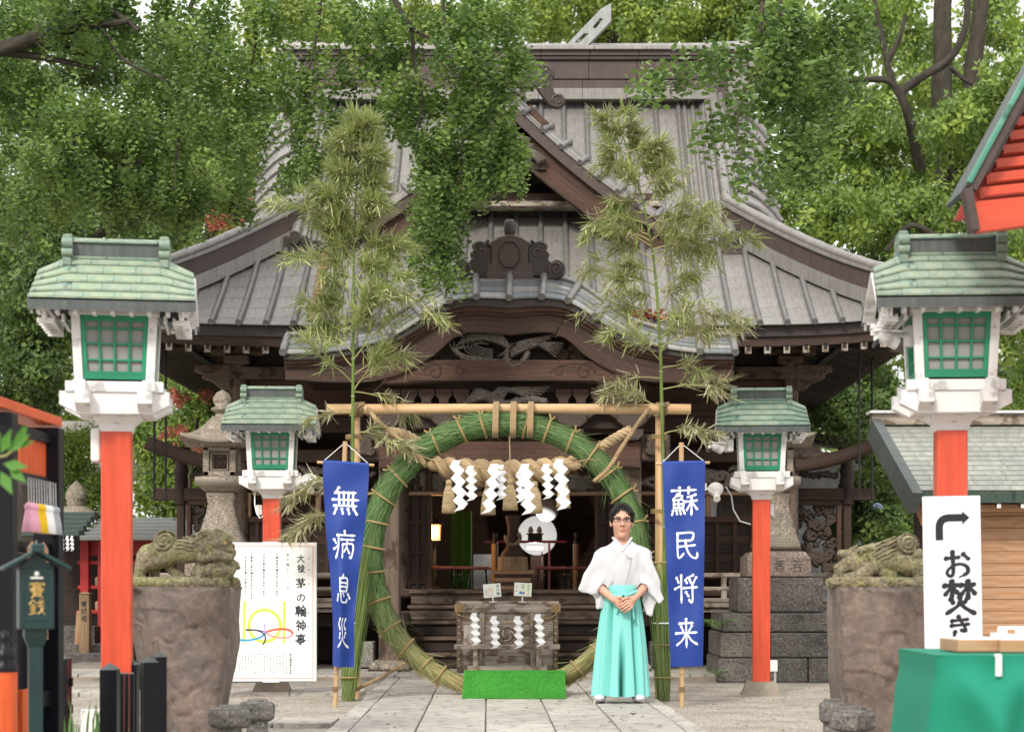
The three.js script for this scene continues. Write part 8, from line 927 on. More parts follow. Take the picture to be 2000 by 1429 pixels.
  const robe = (x, y, z) => { let q = tor(x, y, z); q = smin(q, C3(shL, elL, 0.068, 0.075)(x, y, z), 0.05); q = smin(q, C3(shR, elR, 0.068, 0.075)(x, y, z), 0.05); const fl = 0.012 * Math.sin(x * 38 + y * 10) * smooth(1.36 - y, 0, 0.3); q = smin(q, slab2(slL, x, y, z, 0.03 + fl, 0.032), 0.022); q = smin(q, slab2(slR, x, y, z, 0.03 + fl, 0.032), 0.022); q = Math.min(q, slab2(dropL, x, y, z, 0.0 + fl, 0.015), slab2(dropR, x, y, z, 0.0 + fl, 0.02)); const sx = x > 0 ? 1 : -1, cr = 0.02 * (fbm3((x * sx) * 11 - y * 5 + 3, (y + x * sx * 0.6) * 1.6 + sx, z * 2, 2) - 0.5) + 0.004 * Math.sin(x * 55 + 6 * fbm3(x * 6, y * 5, 2, 2)) * smooth(z, 0.02, 0.1) * (1 - smooth(Math.abs(x), 0.1, 0.2)) + 0.006 * Math.sin((x * sx * 0.7 + y * 0.55) * 58 + 3 * noise3(x * 7, y * 7, 3)) * smooth(Math.abs(x), 0.1, 0.2) * smooth(1.33 - y, 0, 0.15); q += cr; const neck = ell(hx, Y(1060), 0.045, 0.062, 0.07, 0.09)(x, y, z); q = -smin(-q, neck, 0.006); for (const [e, w] of [[elL, wl], [elR, wr]]) { const m = V().lerpVectors(e, w, 0.4), n = V().subVectors(w, e).normalize(), a = (x - m.x) * n.x + (y - m.y) * n.y + (z - m.z) * n.z; if (a > -0.06) q = Math.max(q, -(Math.hypot(x - m.x - n.x * a, y - m.y - n.y * a, z - m.z - n.z * a) - 0.046)); } return q; };
  const rb = mesh('robe', sdf(robe, [-0.42, Y(1212), -0.16], [0.42, Y(1056), 0.2], 0.0085), white, Pn);
  const ribbon = (pts, w, th = 0.006) => tube(pts, (t, a) => (Math.abs(Math.cos(a)) * th + Math.abs(Math.sin(a)) * w), 10);
  mesh('collar', [tube([hp(1198, 1058, -0.05), hp(1199, 1060, 0.02), hp(1205, 1066, 0.07), hp(1217, 1080, 0.106), hp(1230, 1098, 0.122)], 0.012, 8), tube([hp(1234, 1058, -0.05), hp(1233, 1059, 0.02), hp(1228, 1066, 0.075), hp(1218, 1079, 0.113), hp(1214, 1085, 0.114)], 0.012, 8), tube([hp(1232, 1096, 0.122), hp(1226, 1125, 0.116), hp(1218, 1152, 0.105)], 0.005, 6)], white, rb);
  // pleated trousers
  const rows = [], nr = 46, nc = 192; for (let i = 0; i <= nr; i++) { const t = i / nr, row = []; for (let j = 0; j <= nc; j++) { const a = j / nc * 6.2832, c = Math.cos(a), s = Math.sin(a); const wx = lerp(0.128, 0.26, Math.pow(t, 0.62)), wz = lerp(0.108, 0.165, t); let x = c * wx, z = s * wz; const fx = x / wx; let pl = 0; if (s > 0) { for (const [p, w] of [[-0.42, 1.5], [0.44, 1.5], [-0.78, 0.9], [0.8, 0.9]]) { const e = (fx - p) * (p > 0 ? 1 : -1); pl += w * (e > 0 && e < 0.3 ? -1 + e / 0.3 : 0); } } else pl = 0.5 * Math.sin(a * 16); const open = smooth(t, 0.3, 1) * Math.exp(-(((fx - 0.02) / 0.075) ** 2)) * (s > 0 ? 1 : 0.8); z += Math.sign(s) * (0.055 * pl * smooth(t, 0, 0.25) * Math.abs(s) - open * 0.2) + (s > 0 ? 0.018 * (1 - Math.abs(fx)) : 0); x += 0.008 * Math.sin(a * 9 + t * 4) * t; row.push(V(x + 0.0 + 0.008 * (1 - t) - 0.001, lerp(Y(1154), Y(1367), t) + 0.006 * Math.sin(a * 7) * t, z - 0.012)); } rows.push(row); }
  const hk = mesh('pleated_trousers', grid(rows), aqua, Pn); mesh('waistband', (() => { const q = []; for (const [y, e] of [[1150, 0.006], [1154, 0.014], [1163, 0.016], [1168, 0.01]]) q.push(Array.from({ length: 49 }, (_, j) => { const a = j / 48 * 6.2832; return V(0.01 + Math.cos(a) * (0.128 + e), Y(y), -0.015 + Math.sin(a) * (0.112 + e)); })); return grid(q); })(), aqua, hk);
  mesh('bow', [ribbon([hp(1210, 1172, 0.135), hp(1217, 1168, 0.15), hp(1224, 1170, 0.152), hp(1233, 1166, 0.15), hp(1242, 1163, 0.13)], 0.018, 0.008), ribbon([hp(1219, 1168, 0.152), hp(1222, 1174, 0.158), hp(1221, 1178, 0.152)], 0.014, 0.01), ribbon([hp(1214, 1176, 0.15), hp(1207, 1190, 0.148), hp(1203, 1204, 0.142)], 0.012, 0.003), ribbon([hp(1226, 1176, 0.15), hp(1234, 1196, 0.15), hp(1237, 1216, 0.145)], 0.013, 0.003), ribbon([hp(1190, 1166, 0.085), hp(1200, 1171, 0.125), hp(1212, 1172, 0.138)], 0.012, 0.004)], aqua, hk);
  for (const [x, s] of [[1172, -1], [1246, 1]]) { const cx = X(x), f = (a, y, z) => { const q = a - cx - s * 0.25 * z * 0.35; return smin(smin(ell(0, 0.045, 0.07, 0.048, 0.032, 0.09)(q, y, z), ell(0, 0.05, -0.02, 0.038, 0.045, 0.06)(q, y, z), 0.03), cap(0, 0.05, -0.01, 0, 0.13, -0.02, 0.042, 0.045)(q, y, z), 0.03); }; mesh('split_toe_sock', sdf(f, [cx - 0.09, 0, -0.1], [cx + 0.09, 0.13, 0.19], 0.007), white, Pn); mesh('sandal', [N(new THREE.CylinderGeometry(1, 1, 1, 28)).scale(0.056, 0.035, 0.135).translate(cx + s * 0.008, -0.024, 0.05).rotateY(0)], mat([0.5, 0.36, 0.2], { map: T.straw, roughness: 0.9 }), Pn); mesh('sandal_strap', tube([V(cx - 0.05, 0.0, 0.03), V(cx - 0.03, 0.06, 0.06), V(cx + s * 0.01, 0.065, 0.1), V(cx + 0.03, 0.06, 0.06), V(cx + 0.05, 0.0, 0.03)], 0.009, 8), M.paper, Pn); }
}
// ---------------------------------------------------------------- trees and plants
const fan = (s) => { const p = []; for (let i = 0; i <= 4; i++) { const a = (30 + i * 30) * Math.PI / 180, r = s * (i === 2 ? 0.8 : 1); p.push(V(Math.cos(a) * r, Math.sin(a) * r, s * 0.12 * Math.cos(i * 1.6))); } return grid([p.map(() => V(0, 0, 0)), p].map((q) => q.slice())); };
const oval = (L, w) => grid([[V(0, 0, 0), V(0, 0, 0), V(0, 0, 0)], [V(-w, L * 0.4, 0.02 * L), V(0, L * 0.45, -0.05 * L), V(w, L * 0.4, 0.02 * L)], [V(0, L, 0.1 * L), V(0, L, 0.1 * L), V(0, L, 0.1 * L)]]);
function sprig(leaf, n, len, seed, droop = 0.3) { const r = rng(seed), gs = []; for (let i = 0; i < n; i++) { const t = (i + 0.5) / n, a = i * 2.4; const d = V(Math.cos(a), rr(-0.5, 0.7, r) - droop, Math.sin(a)); gs.push(leaf.clone().applyMatrix4(basis(V(Math.cos(a) * 0.1 * len, t * len, Math.sin(a) * 0.1 * len), d, V(rr(-0.7, 0.7, r), 1, rr(-0.7, 0.7, r)), rr(0.75, 1.2, r), rr(0.75, 1.2, r), 1))); } return merge(gs); }
const ginkgoSprig = sprig(fan(0.045), 15, 0.28, 3, 0.7), broadSprig = sprig(oval(0.11, 0.024), 13, 0.26, 5, 0.35), fineSprig = sprig(oval(0.075, 0.014), 16, 0.28, 7, 0.25), mapleSprig = sprig(fan(0.05), 10, 0.2, 9, 0.2);
const leafWhite = leafMat([1, 1, 1], 0.4);
function greens(r, a, b, warm = 0.15) { const g = r(), c = col(lerp(a[0], b[0], g), lerp(a[1], b[1], g), lerp(a[2], b[2], g)); return c; }
function crown(parent, base, clumps, geo, pal, seed, scale = [0.8, 1.3], hang = false) {
  const r = rng(seed), list = [], cols = [];
  for (const [px, py, d, rx, ry, rz, n, p2] of clumps) { const c = V(sX(px, d), sY(py, d), -d).sub(base), ax = rx / FPX * d, ay = ry / FPX * d, subs = Math.max(3, Math.round(n / 26)), sc = []; for (let i = 0; i < subs; i++) { const u = V(rr(-1, 1, r), rr(-1, 1, r), rr(-1, 1, r)); if (u.length() > 1) u.normalize().multiplyScalar(rr(0.5, 1, r)); sc.push([c.clone().add(V(u.x * ax, u.y * ay, u.z * rz)), r()]); }
    for (let i = 0; i < n; i++) { const [q, tone] = sc[Math.floor(r() * subs)], s = Math.min(ax, ay, 0.5) * 0.62 + 0.08, g = () => (r() + r() + r()) / 1.5 - 1, p = q.clone().add(V(g() * s * 1.5, g() * s, g() * s * 1.5)), k = rr(...scale, r); list.push(basis(p, hang ? V(rr(-0.5, 0.5, r), -1, rr(-0.5, 0.5, r)) : V(rr(-1, 1, r), rr(-0.5, 0.9, r), rr(-1, 1, r)), V(rr(-1, 1, r), rr(-1, 1, r), rr(-1, 1, r)), k, k, k)); const P = p2 ?? pal; cols.push(greens(r, P[0], P[1])); } }
  return instanced('crown', geo, leafWhite, list, parent, cols);
}
const PT = (l, base) => l.map(([x, y, d]) => V(sX(x, d), sY(y, d), -d).sub(base));
function limb(parent, pts, r0, r1, base, m = M.bark, name = 'limb') { const q = new THREE.CatmullRomCurve3(PT(pts, base)).getPoints(pts.length * 5); return mesh(name, tube(q, (t, a) => lerp(r0, r1, t) * (1 + 0.12 * Math.sin(a * 3 + t * 20)), 9), m, parent); }
function treeBase(name, label, x, d, r, H, group, m = M.bark) { const t = thing(name, label, 'tree', [x, 0, -d], 0, group); mesh('trunk', tube([V(0, -0.05, 0), V(0.03, H * 0.3, 0.02), V(-0.04, H * 0.65, 0), V(0.02, H, 0.05)], (q, a) => r * (1 - 0.45 * q) * (1 + 0.1 * Math.sin(a * 4 + q * 9)) + 0.25 * r * Math.exp(-q * 14), 14), m, t); return t; }
const DARKG = [[0.045, 0.1, 0.018], [0.18, 0.28, 0.04]], MIDG = [[0.09, 0.18, 0.025], [0.34, 0.46, 0.06]], LITEG = [[0.11, 0.2, 0.025], [0.36, 0.46, 0.06]], YELG = [[0.14, 0.22, 0.025], [0.42, 0.5, 0.07]], GINK = [[0.07, 0.15, 0.025], [0.26, 0.39, 0.07]];
{ // ginkgo whose hanging boughs cover the left of the roof; its trunk stands outside the picture
  const b = V(sX(-330, 20), 0, -20.5), t = treeBase('ginkgo_tree', 'ginkgo tree with drooping fan-leaved boughs over the roof', b.x, 20.5, 0.4, 7.2, 'ginkgo trees');
  for (const [p, a, c] of [[[[-330, 300, 20.5], [-60, 120, 20.3], [60, 75, 20.2], [140, 20, 20.2], [190, -30, 20.2]], 0.1, 0.06], [[[60, 75, 20.2], [150, 55, 20.1], [250, 42, 20]], 0.07, 0.03], [[[70, 80, 20.2], [150, 100, 20.3], [215, 112, 20.4]], 0.06, 0.03], [[[0, 100, 20.3], [100, 115, 20.3], [190, 135, 20.2]], 0.05, 0.02], [[[170, 0, 20.2], [230, 30, 20.1], [270, 60, 20]], 0.05, 0.02], [[[160, 35, 20.1], [200, 60, 20], [240, 115, 20], [330, 160, 19.9]], 0.025, 0.012], [[[380, -10, 20], [372, 20, 20], [400, 60, 19.9], [415, 120, 19.8]], 0.03, 0.012], [[[500, 30, 19.8], [498, 90, 19.7], [480, 170, 19.7]], 0.025, 0.01], [[[625, -10, 19.8], [620, 60, 19.7], [600, 150, 19.6]], 0.028, 0.01], [[[770, 0, 19.8], [800, 50, 19.7], [830, 70, 19.6], [860, 88, 19.6]], 0.03, 0.012], [[[800, 40, 19.7], [815, 150, 19.6], [825, 190, 19.5], [808, 290, 19.5]], 0.022, 0.008], [[[865, 0, 19.8], [866, 40, 19.7], [862, 70, 19.6]], 0.02, 0.01], [[[150, 255, 19.8], [140, 300, 19.8], [152, 345, 19.8]], 0.018, 0.008], [[[350, 240, 19.8], [343, 320, 19.8], [342, 370, 19.8]], 0.014, 0.006], [[[210, 330, 20.4], [240, 320, 20.3], [275, 315, 20.3]], 0.03, 0.015], [[[190, -30, 20.2], [500, -60, 20], [900, -40, 19.8], [1000, -20, 19.8]], 0.12, 0.04]]) limb(t, p, a, c, b, M.bark, 'bough');
  const cl = [], r = rng(8); const strand = (pts, n, w) => { for (let i = 0; i < pts.length - 1; i++) { const A = pts[i], B = pts[i + 1]; for (let k = 0; k < 3; k++) { const q = (k + 0.5) / 3; cl.push([lerp(A[0], B[0], q), lerp(A[1], B[1], q), lerp(19.9, 19.4, r()), w * rr(0.8, 1.2, r), 30, 0.3, Math.round(n / 3.6)]); } } };
  strand([[625, -10], [605, 120], [590, 220], [575, 330], [592, 300]], 40, 28); strand([[700, -10], [680, 120], [672, 250], [660, 330]], 40, 36); strand([[760, 0], [790, 120], [810, 240], [830, 350], [850, 440], [850, 540]], 92, 46); strand([[870, 0], [890, 120], [905, 230], [900, 330]], 100, 46); strand([[930, 0], [945, 100], [965, 200], [985, 280], [965, 350]], 82, 40); strand([[970, -10], [1005, 70], [1030, 150]], 42, 26); strand([[735, 40], [745, 160], [735, 260]], 36, 34); strand([[860, 330], [872, 400], [862, 470]], 46, 28); strand([[905, 300], [925, 340], [915, 370]], 30, 26); strand([[540, -10], [550, 110], [552, 190]], 44, 34); strand([[460, -10], [455, 120], [430, 230], [440, 330]], 80, 55); strand([[380, 0], [395, 120], [370, 250]], 80, 60);
  for (const [x, y, rx, ry, n] of [[300, 60, 130, 60, 200], [120, 10, 130, 40, 120], [60, 220, 90, 70, 170], [190, 210, 110, 80, 230], [320, 200, 90, 80, 220], [100, 320, 110, 60, 190], [230, 300, 100, 70, 200], [360, 330, 80, 60, 150], [440, 390, 60, 40, 70], [60, 400, 80, 60, 130], [260, 390, 110, 45, 130], [30, 60, 60, 50, 110], [150, -10, 90, 25, 110], [290, -5, 90, 25, 110], [20, 130, 60, 40, 80], [180, 60, 80, 40, 60], [470, 200, 50, 50, 60]]) cl.push([x, y, rr(19.8, 21.4, r), rx, ry, 0.9, Math.round(n * 1.0)]);
  crown(t, b, cl, ginkgoSprig, GINK, 77, [0.75, 1.2], true);
}
{
  const b = V(sX(2330, 15.6), 0, -15.6), t = treeBase('ginkgo_tree', 'near ginkgo bough with large fan leaves over roof end', b.x, 15.6, 0.3, 6, 'ginkgo trees');
  for (const [p, a, c] of [[[[2330, -100, 15.6], [1900, -120, 15.6], [1650, -60, 15.6], [1540, -20, 15.6]], 0.1, 0.05], [[[1490, -20, 15.6], [1488, 40, 15.6], [1485, 70, 15.6]], 0.02, 0.012], [[[1525, -10, 15.6], [1520, 60, 15.6], [1510, 150, 15.5]], 0.016, 0.006], [[[1535, 20, 15.6], [1480, 90, 15.6], [1400, 108, 15.6], [1330, 130, 15.6], [1235, 158, 15.6]], 0.014, 0.004], [[[1490, 130, 15.5], [1460, 170, 15.5], [1440, 250, 15.5], [1455, 350, 15.5]], 0.009, 0.003]]) limb(t, p, a, c, b, M.barkL, 'bough');
  const cl = [], r = rng(18), strand = (pts, n, w) => { for (let i = 0; i < pts.length - 1; i++) for (let k = 0; k < 3; k++) { const q = (k + 0.5) / 3; cl.push([lerp(pts[i][0], pts[i + 1][0], q), lerp(pts[i][1], pts[i + 1][1], q), rr(15.4, 15.8, r), w, 22, 0.2, Math.max(3, Math.round(n / 5))]); } };
  strand([[1545, -10], [1540, 80], [1525, 180], [1545, 280], [1560, 330]], 52, 46); strand([[1620, -10], [1605, 100], [1590, 200], [1580, 280]], 44, 40); strand([[1480, 40], [1410, 100], [1340, 125], [1250, 155]], 26, 30); strand([[1500, 110], [1450, 170], [1400, 235]], 20, 26); strand([[1490, 240], [1470, 310], [1465, 360]], 16, 22); strand([[1420, 245], [1385, 250]], 8, 18); strand([[1690, -10], [1660, 60], [1630, 130]], 34, 36); strand([[1490, 0], [1500, 80], [1500, 160]], 34, 34);
  crown(t, b, cl, ginkgoSprig, [[0.065, 0.14, 0.028], [0.22, 0.35, 0.065]], 78, [0.8, 1.2], true);
}
{ // camphor trees beyond the hall, right
  const d = 31, b = V(sX(1845, d), 0, -d), t = treeBase('camphor_tree', 'tall camphor tree with forked dark trunks behind hall', b.x, d, 0.34, 5.0, 'broadleaf trees behind the hall');
  for (const [p, a, c] of [[[[1842, 560, d], [1850, 300, d], [1840, 150, d], [1845, -40, d]], 0.22, 0.14], [[[1880, 420, d], [1895, 230, d], [1905, 100, d], [1925, -40, d]], 0.18, 0.12], [[[1800, 330, d - 1.5], [1765, 200, d - 2], [1740, 160, d - 2], [1690, 155, d - 2], [1645, 160, d - 2]], 0.085, 0.03], [[[1760, 180, d - 2], [1800, 150, d - 2], [1850, 120, d - 2], [1885, 60, d - 2], [1890, -20, d - 2]], 0.075, 0.05], [[[1745, 165, d - 2], [1735, 120, d - 2], [1755, 80, d - 2], [1770, 30, d - 2]], 0.06, 0.03], [[[1735, 120, d - 2], [1720, 60, d - 2], [1705, -20, d - 2]], 0.05, 0.03], [[[1855, 130, d - 2], [1890, 160, d - 2], [1930, 175, d - 2]], 0.04, 0.02], [[[1840, 470, d - 3], [1780, 440, d - 3], [1730, 490, d - 3]], 0.06, 0.03]]) limb(t, p, a, c, b);
  crown(t, b, [[1580, 60, 30, 60, 60, 1, 140], [1680, 60, 31, 80, 60, 1, 120], [1600, 200, 31, 60, 80, 1, 160], [1700, 230, 30, 80, 60, 1, 150], [1760, 330, 30, 90, 60, 1, 190], [1650, 330, 30, 90, 70, 1, 220], [1580, 380, 29.5, 60, 70, 0.8, 160], [1680, 440, 29, 110, 60, 1, 240], [1800, 440, 29, 100, 60, 1, 210], [1900, 300, 30, 60, 90, 1, 150], [1960, 180, 28.5, 60, 60, 0.8, 150], [1960, 60, 32, 60, 60, 1, 150], [1800, 60, 33, 60, 60, 0.8, 90], [1740, 20, 33, 80, 40, 0.8, 110], [1860, 200, 33, 60, 60, 0.8, 100], [1950, 480, 29, 80, 60, 1, 180], [1840, 250, 28.5, 50, 40, 0.6, 70], [1960, 700, 29, 70, 150, 1, 260], [1990, 600, 28, 50, 60, 0.8, 120], [1740, 520, 29, 90, 40, 1, 150]], broadSprig, MIDG, 90, [0.9, 1.5]);
}
{
  const d = 38, b = V(sX(1230, d), 0, -d), t = treeBase('broadleaf_tree', 'bright yellow-green tree showing just above the roof ridge', b.x, d, 0.35, 9, 'broadleaf trees behind the hall'); limb(t, [[1230, 160, d], [1260, 60, d], [1330, 30, d], [1380, 60, d]], 0.14, 0.05, b); limb(t, [[1230, 160, d], [1180, 40, d], [1100, -30, d]], 0.14, 0.05, b);
  crown(t, b, [[1040, 30, 37, 60, 50, 1, 200], [1110, 10, 38, 60, 40, 1, 160], [1200, 60, 38, 60, 40, 1, 130], [1280, 30, 37, 60, 50, 1, 190], [1350, 50, 36, 70, 50, 1, 240], [1420, 20, 36, 60, 50, 1, 200], [1500, 50, 36, 60, 60, 1, 220], [960, 60, 38, 80, 60, 1, 200], [1180, -20, 37, 120, 30, 1, 140], [1530, 160, 36, 50, 70, 1, 160]], broadSprig, LITEG, 91, [0.9, 1.6]);
}
{
  const d = 35, b = V(sX(420, d), 0, -d), t = treeBase('broadleaf_tree', 'sunlit yellow-green tree left of the roof ridge', b.x, d, 0.35, 8, 'broadleaf trees behind the hall'); limb(t, [[420, 420, d], [480, 250, d], [560, 100, d]], 0.16, 0.06, b); limb(t, [[420, 420, d], [350, 250, d], [300, 100, d]], 0.16, 0.06, b);
  crown(t, b, [[560, 60, 35, 80, 70, 1.2, 260], [640, 60, 36, 60, 60, 1, 160], [740, 60, 37, 80, 50, 1, 180], [850, 60, 37, 80, 50, 1, 180], [480, 180, 34, 60, 80, 1, 150], [500, 330, 34, 40, 60, 1, 90], [430, 300, 33, 60, 60, 1, 150], [360, 380, 33, 80, 60, 1, 190], [290, 270, 34, 90, 70, 1, 150], [460, 440, 33, 50, 50, 1, 80]], broadSprig, YELG, 92, [0.9, 1.5]);
}
{
  const d = 29, b = V(sX(60, d), 0, -d), t = treeBase('evergreen_tree', 'dark evergreen tree beyond the side shrine', b.x, d, 0.3, 5.5, 'broadleaf trees behind the hall'); limb(t, [[60, 560, d], [160, 480, d], [260, 420, d]], 0.12, 0.04, b); limb(t, [[60, 500, d], [0, 380, d], [-60, 300, d]], 0.12, 0.04, b);
  crown(t, b, [[40, 480, 28, 90, 70, 1, 260], [160, 470, 29, 100, 60, 1, 220], [290, 440, 29, 80, 50, 1, 160], [30, 600, 27.5, 70, 80, 1, 240], [40, 720, 27.5, 80, 70, 1, 220], [110, 700, 28, 50, 90, 1, 150], [330, 470, 29, 60, 40, 1, 90], [120, 580, 30, 90, 60, 1, 160], [60, 800, 28, 80, 40, 1, 120], [60, 380, 30, 120, 60, 1, 200], [50, 70, 31, 80, 50, 1.2, 170], [40, 170, 31, 80, 50, 1, 130], [170, 110, 32, 90, 60, 1, 170], [290, 140, 32, 90, 60, 1, 150], [60, 270, 31, 90, 60, 1, 150], [200, 360, 31, 120, 60, 1, 180]], broadSprig, DARKG, 93, [0.9, 1.4]);
}
{ // the wood closing off the view behind everything
  const r = rng(300), list = [], cols = [], big = sprig(oval(0.2, 0.05), 14, 0.45, 55, 0.3); for (let i = 0; i < 5200; i++) { const u = r(), x = rr(-15, 13, r), z = -rr(40, 45, r), top = 12.5 + 1.6 * Math.sin(x * 0.9) + 1.2 * noise3(x * 0.5, 1, 1), y = top * Math.pow(r(), 0.75), k = rr(1, 1.9, r); if (noise3(x * 0.55 + 40, y * 0.55, 4) < 0.27) continue; list.push(basis(V(x, y, z), V(rr(-1, 1, r), rr(-0.4, 0.9, r), rr(-1, 1, r)), V(rr(-1, 1, r), rr(-1, 1, r), rr(-1, 1, r)), k, k, k)); cols.push(greens(r, [0.08, 0.15, 0.025], [0.28, 0.38, 0.055])); }
  const o = instanced('far_wood', big, leafWhite, list, scene, cols); o.userData = { kind: 'stuff', label: 'far green wood closing the view behind the hall', category: 'wood' }; }
function bush(label, base, cl, geo, pal, seed, sc = [0.8, 1.2], stem = 0.04, group = 'shrubs around the hall') { const b = V(sX(base[0], base[1]), 0, -base[1]), t = thing('shrub', label, 'shrub', b.toArray(), 0, group), r = rng(seed); mesh('stems', Array.from({ length: 5 }, (_, i) => { const a = i * 1.26, h = 0.55 * sY(cl[0][1], cl[0][2]); return rod(V(Math.cos(a) * 0.05, 0, Math.sin(a) * 0.05), V(Math.cos(a) * 0.35, h, Math.sin(a) * 0.35), stem, stem * 0.5, 6); }), M.bark, t); crown(t, b, cl, geo, pal, seed, sc).name = 'foliage'; return t; }
bush('soft green feathery shrub between the lantern and stone lantern', [330, 28.5], [[330, 900, 28, 60, 80, 0.9, 420], [340, 980, 27.5, 60, 50, 0.8, 220], [370, 800, 29, 50, 40, 0.8, 140], [290, 840, 28.5, 40, 60, 0.6, 160]], fineSprig, MIDG, 101, [1, 1.5]);
bush('green shrub growing below the stone gateway', [150, 30], [[150, 890, 29.5, 60, 40, 0.8, 220], [120, 980, 29.5, 50, 40, 0.6, 120], [190, 960, 29, 30, 60, 0.6, 130]], fineSprig, MIDG, 102, [1, 1.5]);
bush('dark leafy shrub hanging over the white storehouse wall', [1730, 29.5], [[1740, 840, 29, 50, 60, 0.8, 240], [1620, 800, 30, 60, 30, 0.8, 160], [1690, 800, 29.5, 50, 40, 0.7, 140], [1720, 920, 29, 30, 50, 0.4, 70], [1950, 770, 30, 90, 60, 0.8, 200], [1700, 740, 31, 70, 40, 0.8, 220], [1640, 780, 32, 60, 30, 0.8, 140]], broadSprig, DARKG, 103, [0.9, 1.3]);
bush('shady hydrangea shrub at foot of the storehouse wall', [1700, 25.5], [[1700, 1000, 25.5, 60, 45, 0.5, 300], [1720, 960, 25.3, 35, 40, 0.4, 120], [1680, 1060, 25.2, 60, 40, 0.5, 200], [1745, 1060, 25, 40, 70, 0.5, 160]], broadSprig, DARKG, 104, [0.8, 1.1], 0.02);
for (const [l, x, y] of [['pale blue hydrangea flower head high in shrub', 1714, 990], ['pale blue hydrangea flower head behind crouching lion', 1674, 1062], ['pale blue hydrangea flower head lowest beside the arrow sign', 1712, 1066]]) single('hydrangea_flower', merge(Array.from({ length: 26 }, (_, i) => { const a = i * 2.4, h = 1 - i / 26 * 1.6, q = Math.sqrt(Math.max(0, 1 - h * h)); return N(new THREE.SphereGeometry(0.018, 6, 4)).scale(1, 0.6, 1).translate(Math.cos(a) * q * 0.06, h * 0.05, Math.sin(a) * q * 0.06); })), mat([0.55, 0.65, 0.85], { roughness: 0.8 }), l, 'flower', [sX(x, 24.8), sY(y, 24.8), -24.8], 0, 'hydrangea flowers');
function maple(label, base, cl, seed) { const b = V(sX(base[0], base[1]), 0, -base[1]), t = thing('red_maple', label, 'maple', b.toArray(), 0, 'red-leaved maples'); mesh('trunk', tube([V(0, 0, 0), V(0.1, 1, 0), V(-0.05, sY(cl[0][1], base[1]) * 0.6, 0), V(0.1, sY(cl[0][1], base[1]) * 0.95, 0)], (q) => 0.07 * (1 - 0.7 * q), 8), M.barkL, t); crown(t, b, cl, mapleSprig, [[0.5, 0.14, 0.09], [0.72, 0.27, 0.18]], seed, [0.8, 1.1]); }
maple('small red-leaved maple peeping over the roof hip', [440, 30], [[410, 432, 29.5, 35, 14, 0.5, 36], [450, 420, 29.5, 30, 12, 0.5, 28], [485, 403, 29.5, 12, 6, 0.3, 14]], 111); maple('red-leaved maple seen under the eave by stone lantern', [372, 26.5], [[345, 790, 26, 20, 20, 0.3, 9], [390, 775, 26, 16, 10, 0.3, 5], [350, 850, 26, 24, 20, 0.4, 9], [365, 880, 26, 16, 14, 0.3, 5]], 112);
// fallen red leaves lying on the hall roof
{ const r = rng(5), list = [], cols = []; for (let i = 0; i < 150; i++) { const x = lx(rr(1205, 1300, r), 22.55), t = rr(0.0, 0.05, r); const p = roofPt(x, t, 0.03 + r() * 0.05); list.push(basis(p.add(V(AX, 0, -24)), V(rr(-1, 1, r), rr(-0.1, 0.3, r), rr(-1, 1, r)), V(0, 1, 0), 1, 1, 1)); const g = r(); cols.push(col(lerp(0.4, 0.65, g), lerp(0.1, 0.2, g), 0.04)); } const o = instanced('fallen_leaves', fan(0.06), leafMat([1, 1, 1], 0.1), list, scene, cols); o.userData = { kind: 'stuff', label: 'orange fallen leaves lying along the roof eave', category: 'leaves' }; }
{ const r = rng(15), list = [], cols = []; for (let i = 0; i < 420; i++) { const d = rr(12.5, 20.5, r), x = rr(-4.5, 4.2, r), on = Math.abs(x + 0.05 + (d - 8.4) * 0.03) < 1.34, s = rr(0.25, 0.7, r); list.push(basis(V(x, on ? 0.052 : 0.022, -d), V(rr(-1, 1, r), rr(0, 0.15, r), rr(-1, 1, r)), V(0, 1, 0), s, s, s)); const g = r(); cols.push(col(lerp(0.05, 0.25, g), lerp(0.045, 0.17, g), lerp(0.025, 0.07, g))); } const o = instanced('ground_litter', fan(0.05), leafMat([1, 1, 1], 0.1), list, scene, cols); o.userData = { kind: 'stuff', label: 'small dead leaves and grit scattered over the paving', category: 'litter' }; }
// low plants
function fern(label, px, d, py, n, L, seed) { const b = V(sX(px, d), sY(py, d), -d), t = thing('fern', label, 'fern', b.toArray(), 0, 'small ferns and grasses'), r = rng(seed); for (let i = 0; i < n; i++) { const a = i / n * 6.283 + rr(-0.4, 0.4, r), q = Array.from({ length: 9 }, (_, k) => { const u = k / 8; return V(Math.cos(a) * u * L * 0.8, L * (1.0 * u - 0.85 * u * u), Math.sin(a) * u * L * 0.8); }), gs = [tube(q, 0.003, 4, { cap: false })]; for (let k = 1; k < 9; k++) for (const s of [-1, 1]) gs.push(oval(L * 0.26 * (1.1 - k / 9), 0.012).applyMatrix4(basis(q[k], V(-Math.sin(a) * s + Math.cos(a) * 0.4, 0, Math.cos(a) * s + Math.sin(a) * 0.4), V(0, 1, 0)))); mesh('frond', gs, leafMat([0.14, 0.32, 0.05], 0.3), t); } }
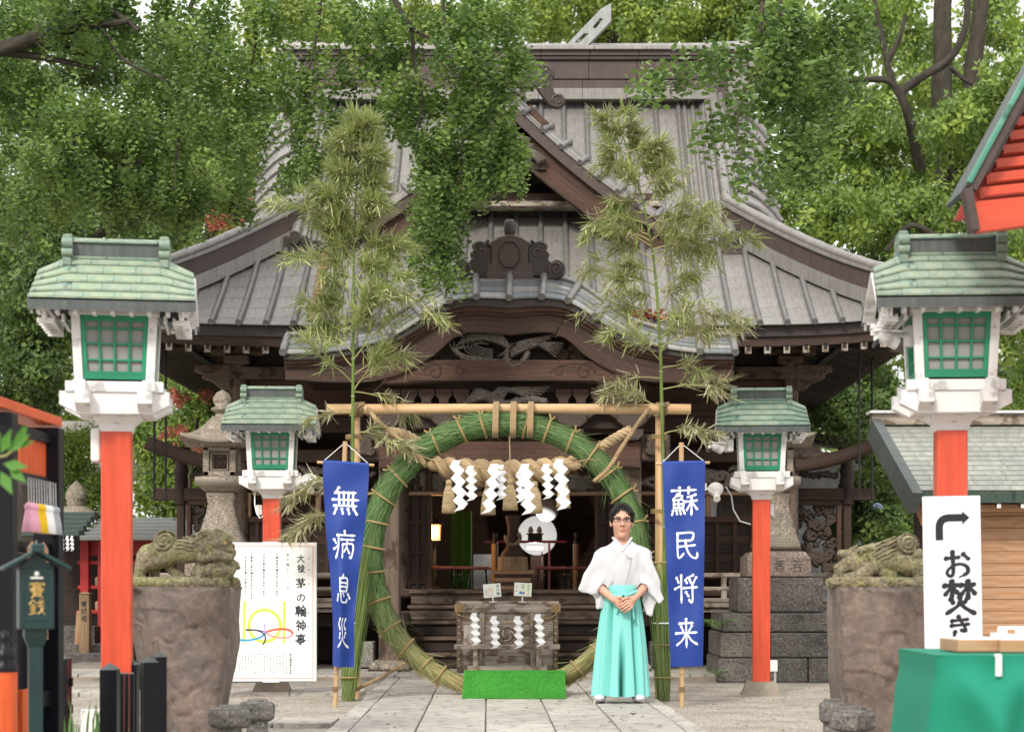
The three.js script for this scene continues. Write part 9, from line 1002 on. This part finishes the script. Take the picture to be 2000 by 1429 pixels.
fern('bright fern sprouting from the plinth beside blue banner', 1398, 20.3, 1228, 7, 0.34, 1); fern('little fern low at the edge of the dark plinth', 1402, 20.2, 1318, 5, 0.16, 2);
function grass(label, px, d, n, L, seed) { const t = thing('grass_tuft', label, 'grass', [sX(px, d), 0, -d], 0, 'small ferns and grasses'), r = rng(seed), list = [], cols = []; for (let i = 0; i < n; i++) { const a = r() * 6.283; list.push(basis(V(rr(-0.12, 0.12, r), 0, rr(-0.12, 0.12, r)), V(Math.cos(a) * rr(0.1, 0.7, r), 1, Math.sin(a) * rr(0.1, 0.7, r)), V(Math.cos(a), 0, Math.sin(a)), rr(0.5, 1, r), L * rr(0.6, 1.1, r), -L * rr(1, 4, r))); const g = r(); cols.push(col(lerp(0.08, 0.22, g), lerp(0.2, 0.36, g), lerp(0.05, 0.14, g))); } instanced('blades', blade(0.02, 0.12), leafMat([1, 1, 1], 0.25), list, t, cols); }
grass('long-leaved grass tuft at foot of donation box pole', 100, 9.6, 46, 0.42, 3); grass('long-leaved grass tuft before the white signboard', 185, 10.4, 40, 0.38, 4);
{ const t = thing('leafy_twig', 'bright green twig reaching in front of the black rack', 'twig', [sX(-20, 6.4), 0, -6.4]), L = oval(0.085, 0.018), gs = []; const tip = (x, y) => V(sX(x, 6.4) - sX(-20, 6.4), sY(y, 6.4), 0); mesh('stem', tube([V(-0.25, 0, 0), V(-0.2, 0.9, 0), tip(-60, 900), tip(10, 890), tip(30, 875)], 0.004, 6), M.twig, t); for (const [x, y, a, s] of [[0, 885, 60, 1.2], [12, 880, 30, 1.3], [26, 872, 50, 1.1], [30, 870, 10, 0.9], [5, 905, -10, 1.2], [16, 912, -40, 1.1], [0, 920, -60, 1.2], [38, 860, 70, 0.7], [-4, 870, 100, 1]]) mesh('leaf', L.clone().applyMatrix4(basis(tip(x, y), V(Math.cos(a * 0.01745), Math.sin(a * 0.01745), 0.2), V(0, 0.3, 1), s, s, s)), leafMat([0.1, 0.28, 0.03], 0.4), t); }
renderer.render(scene, camera);
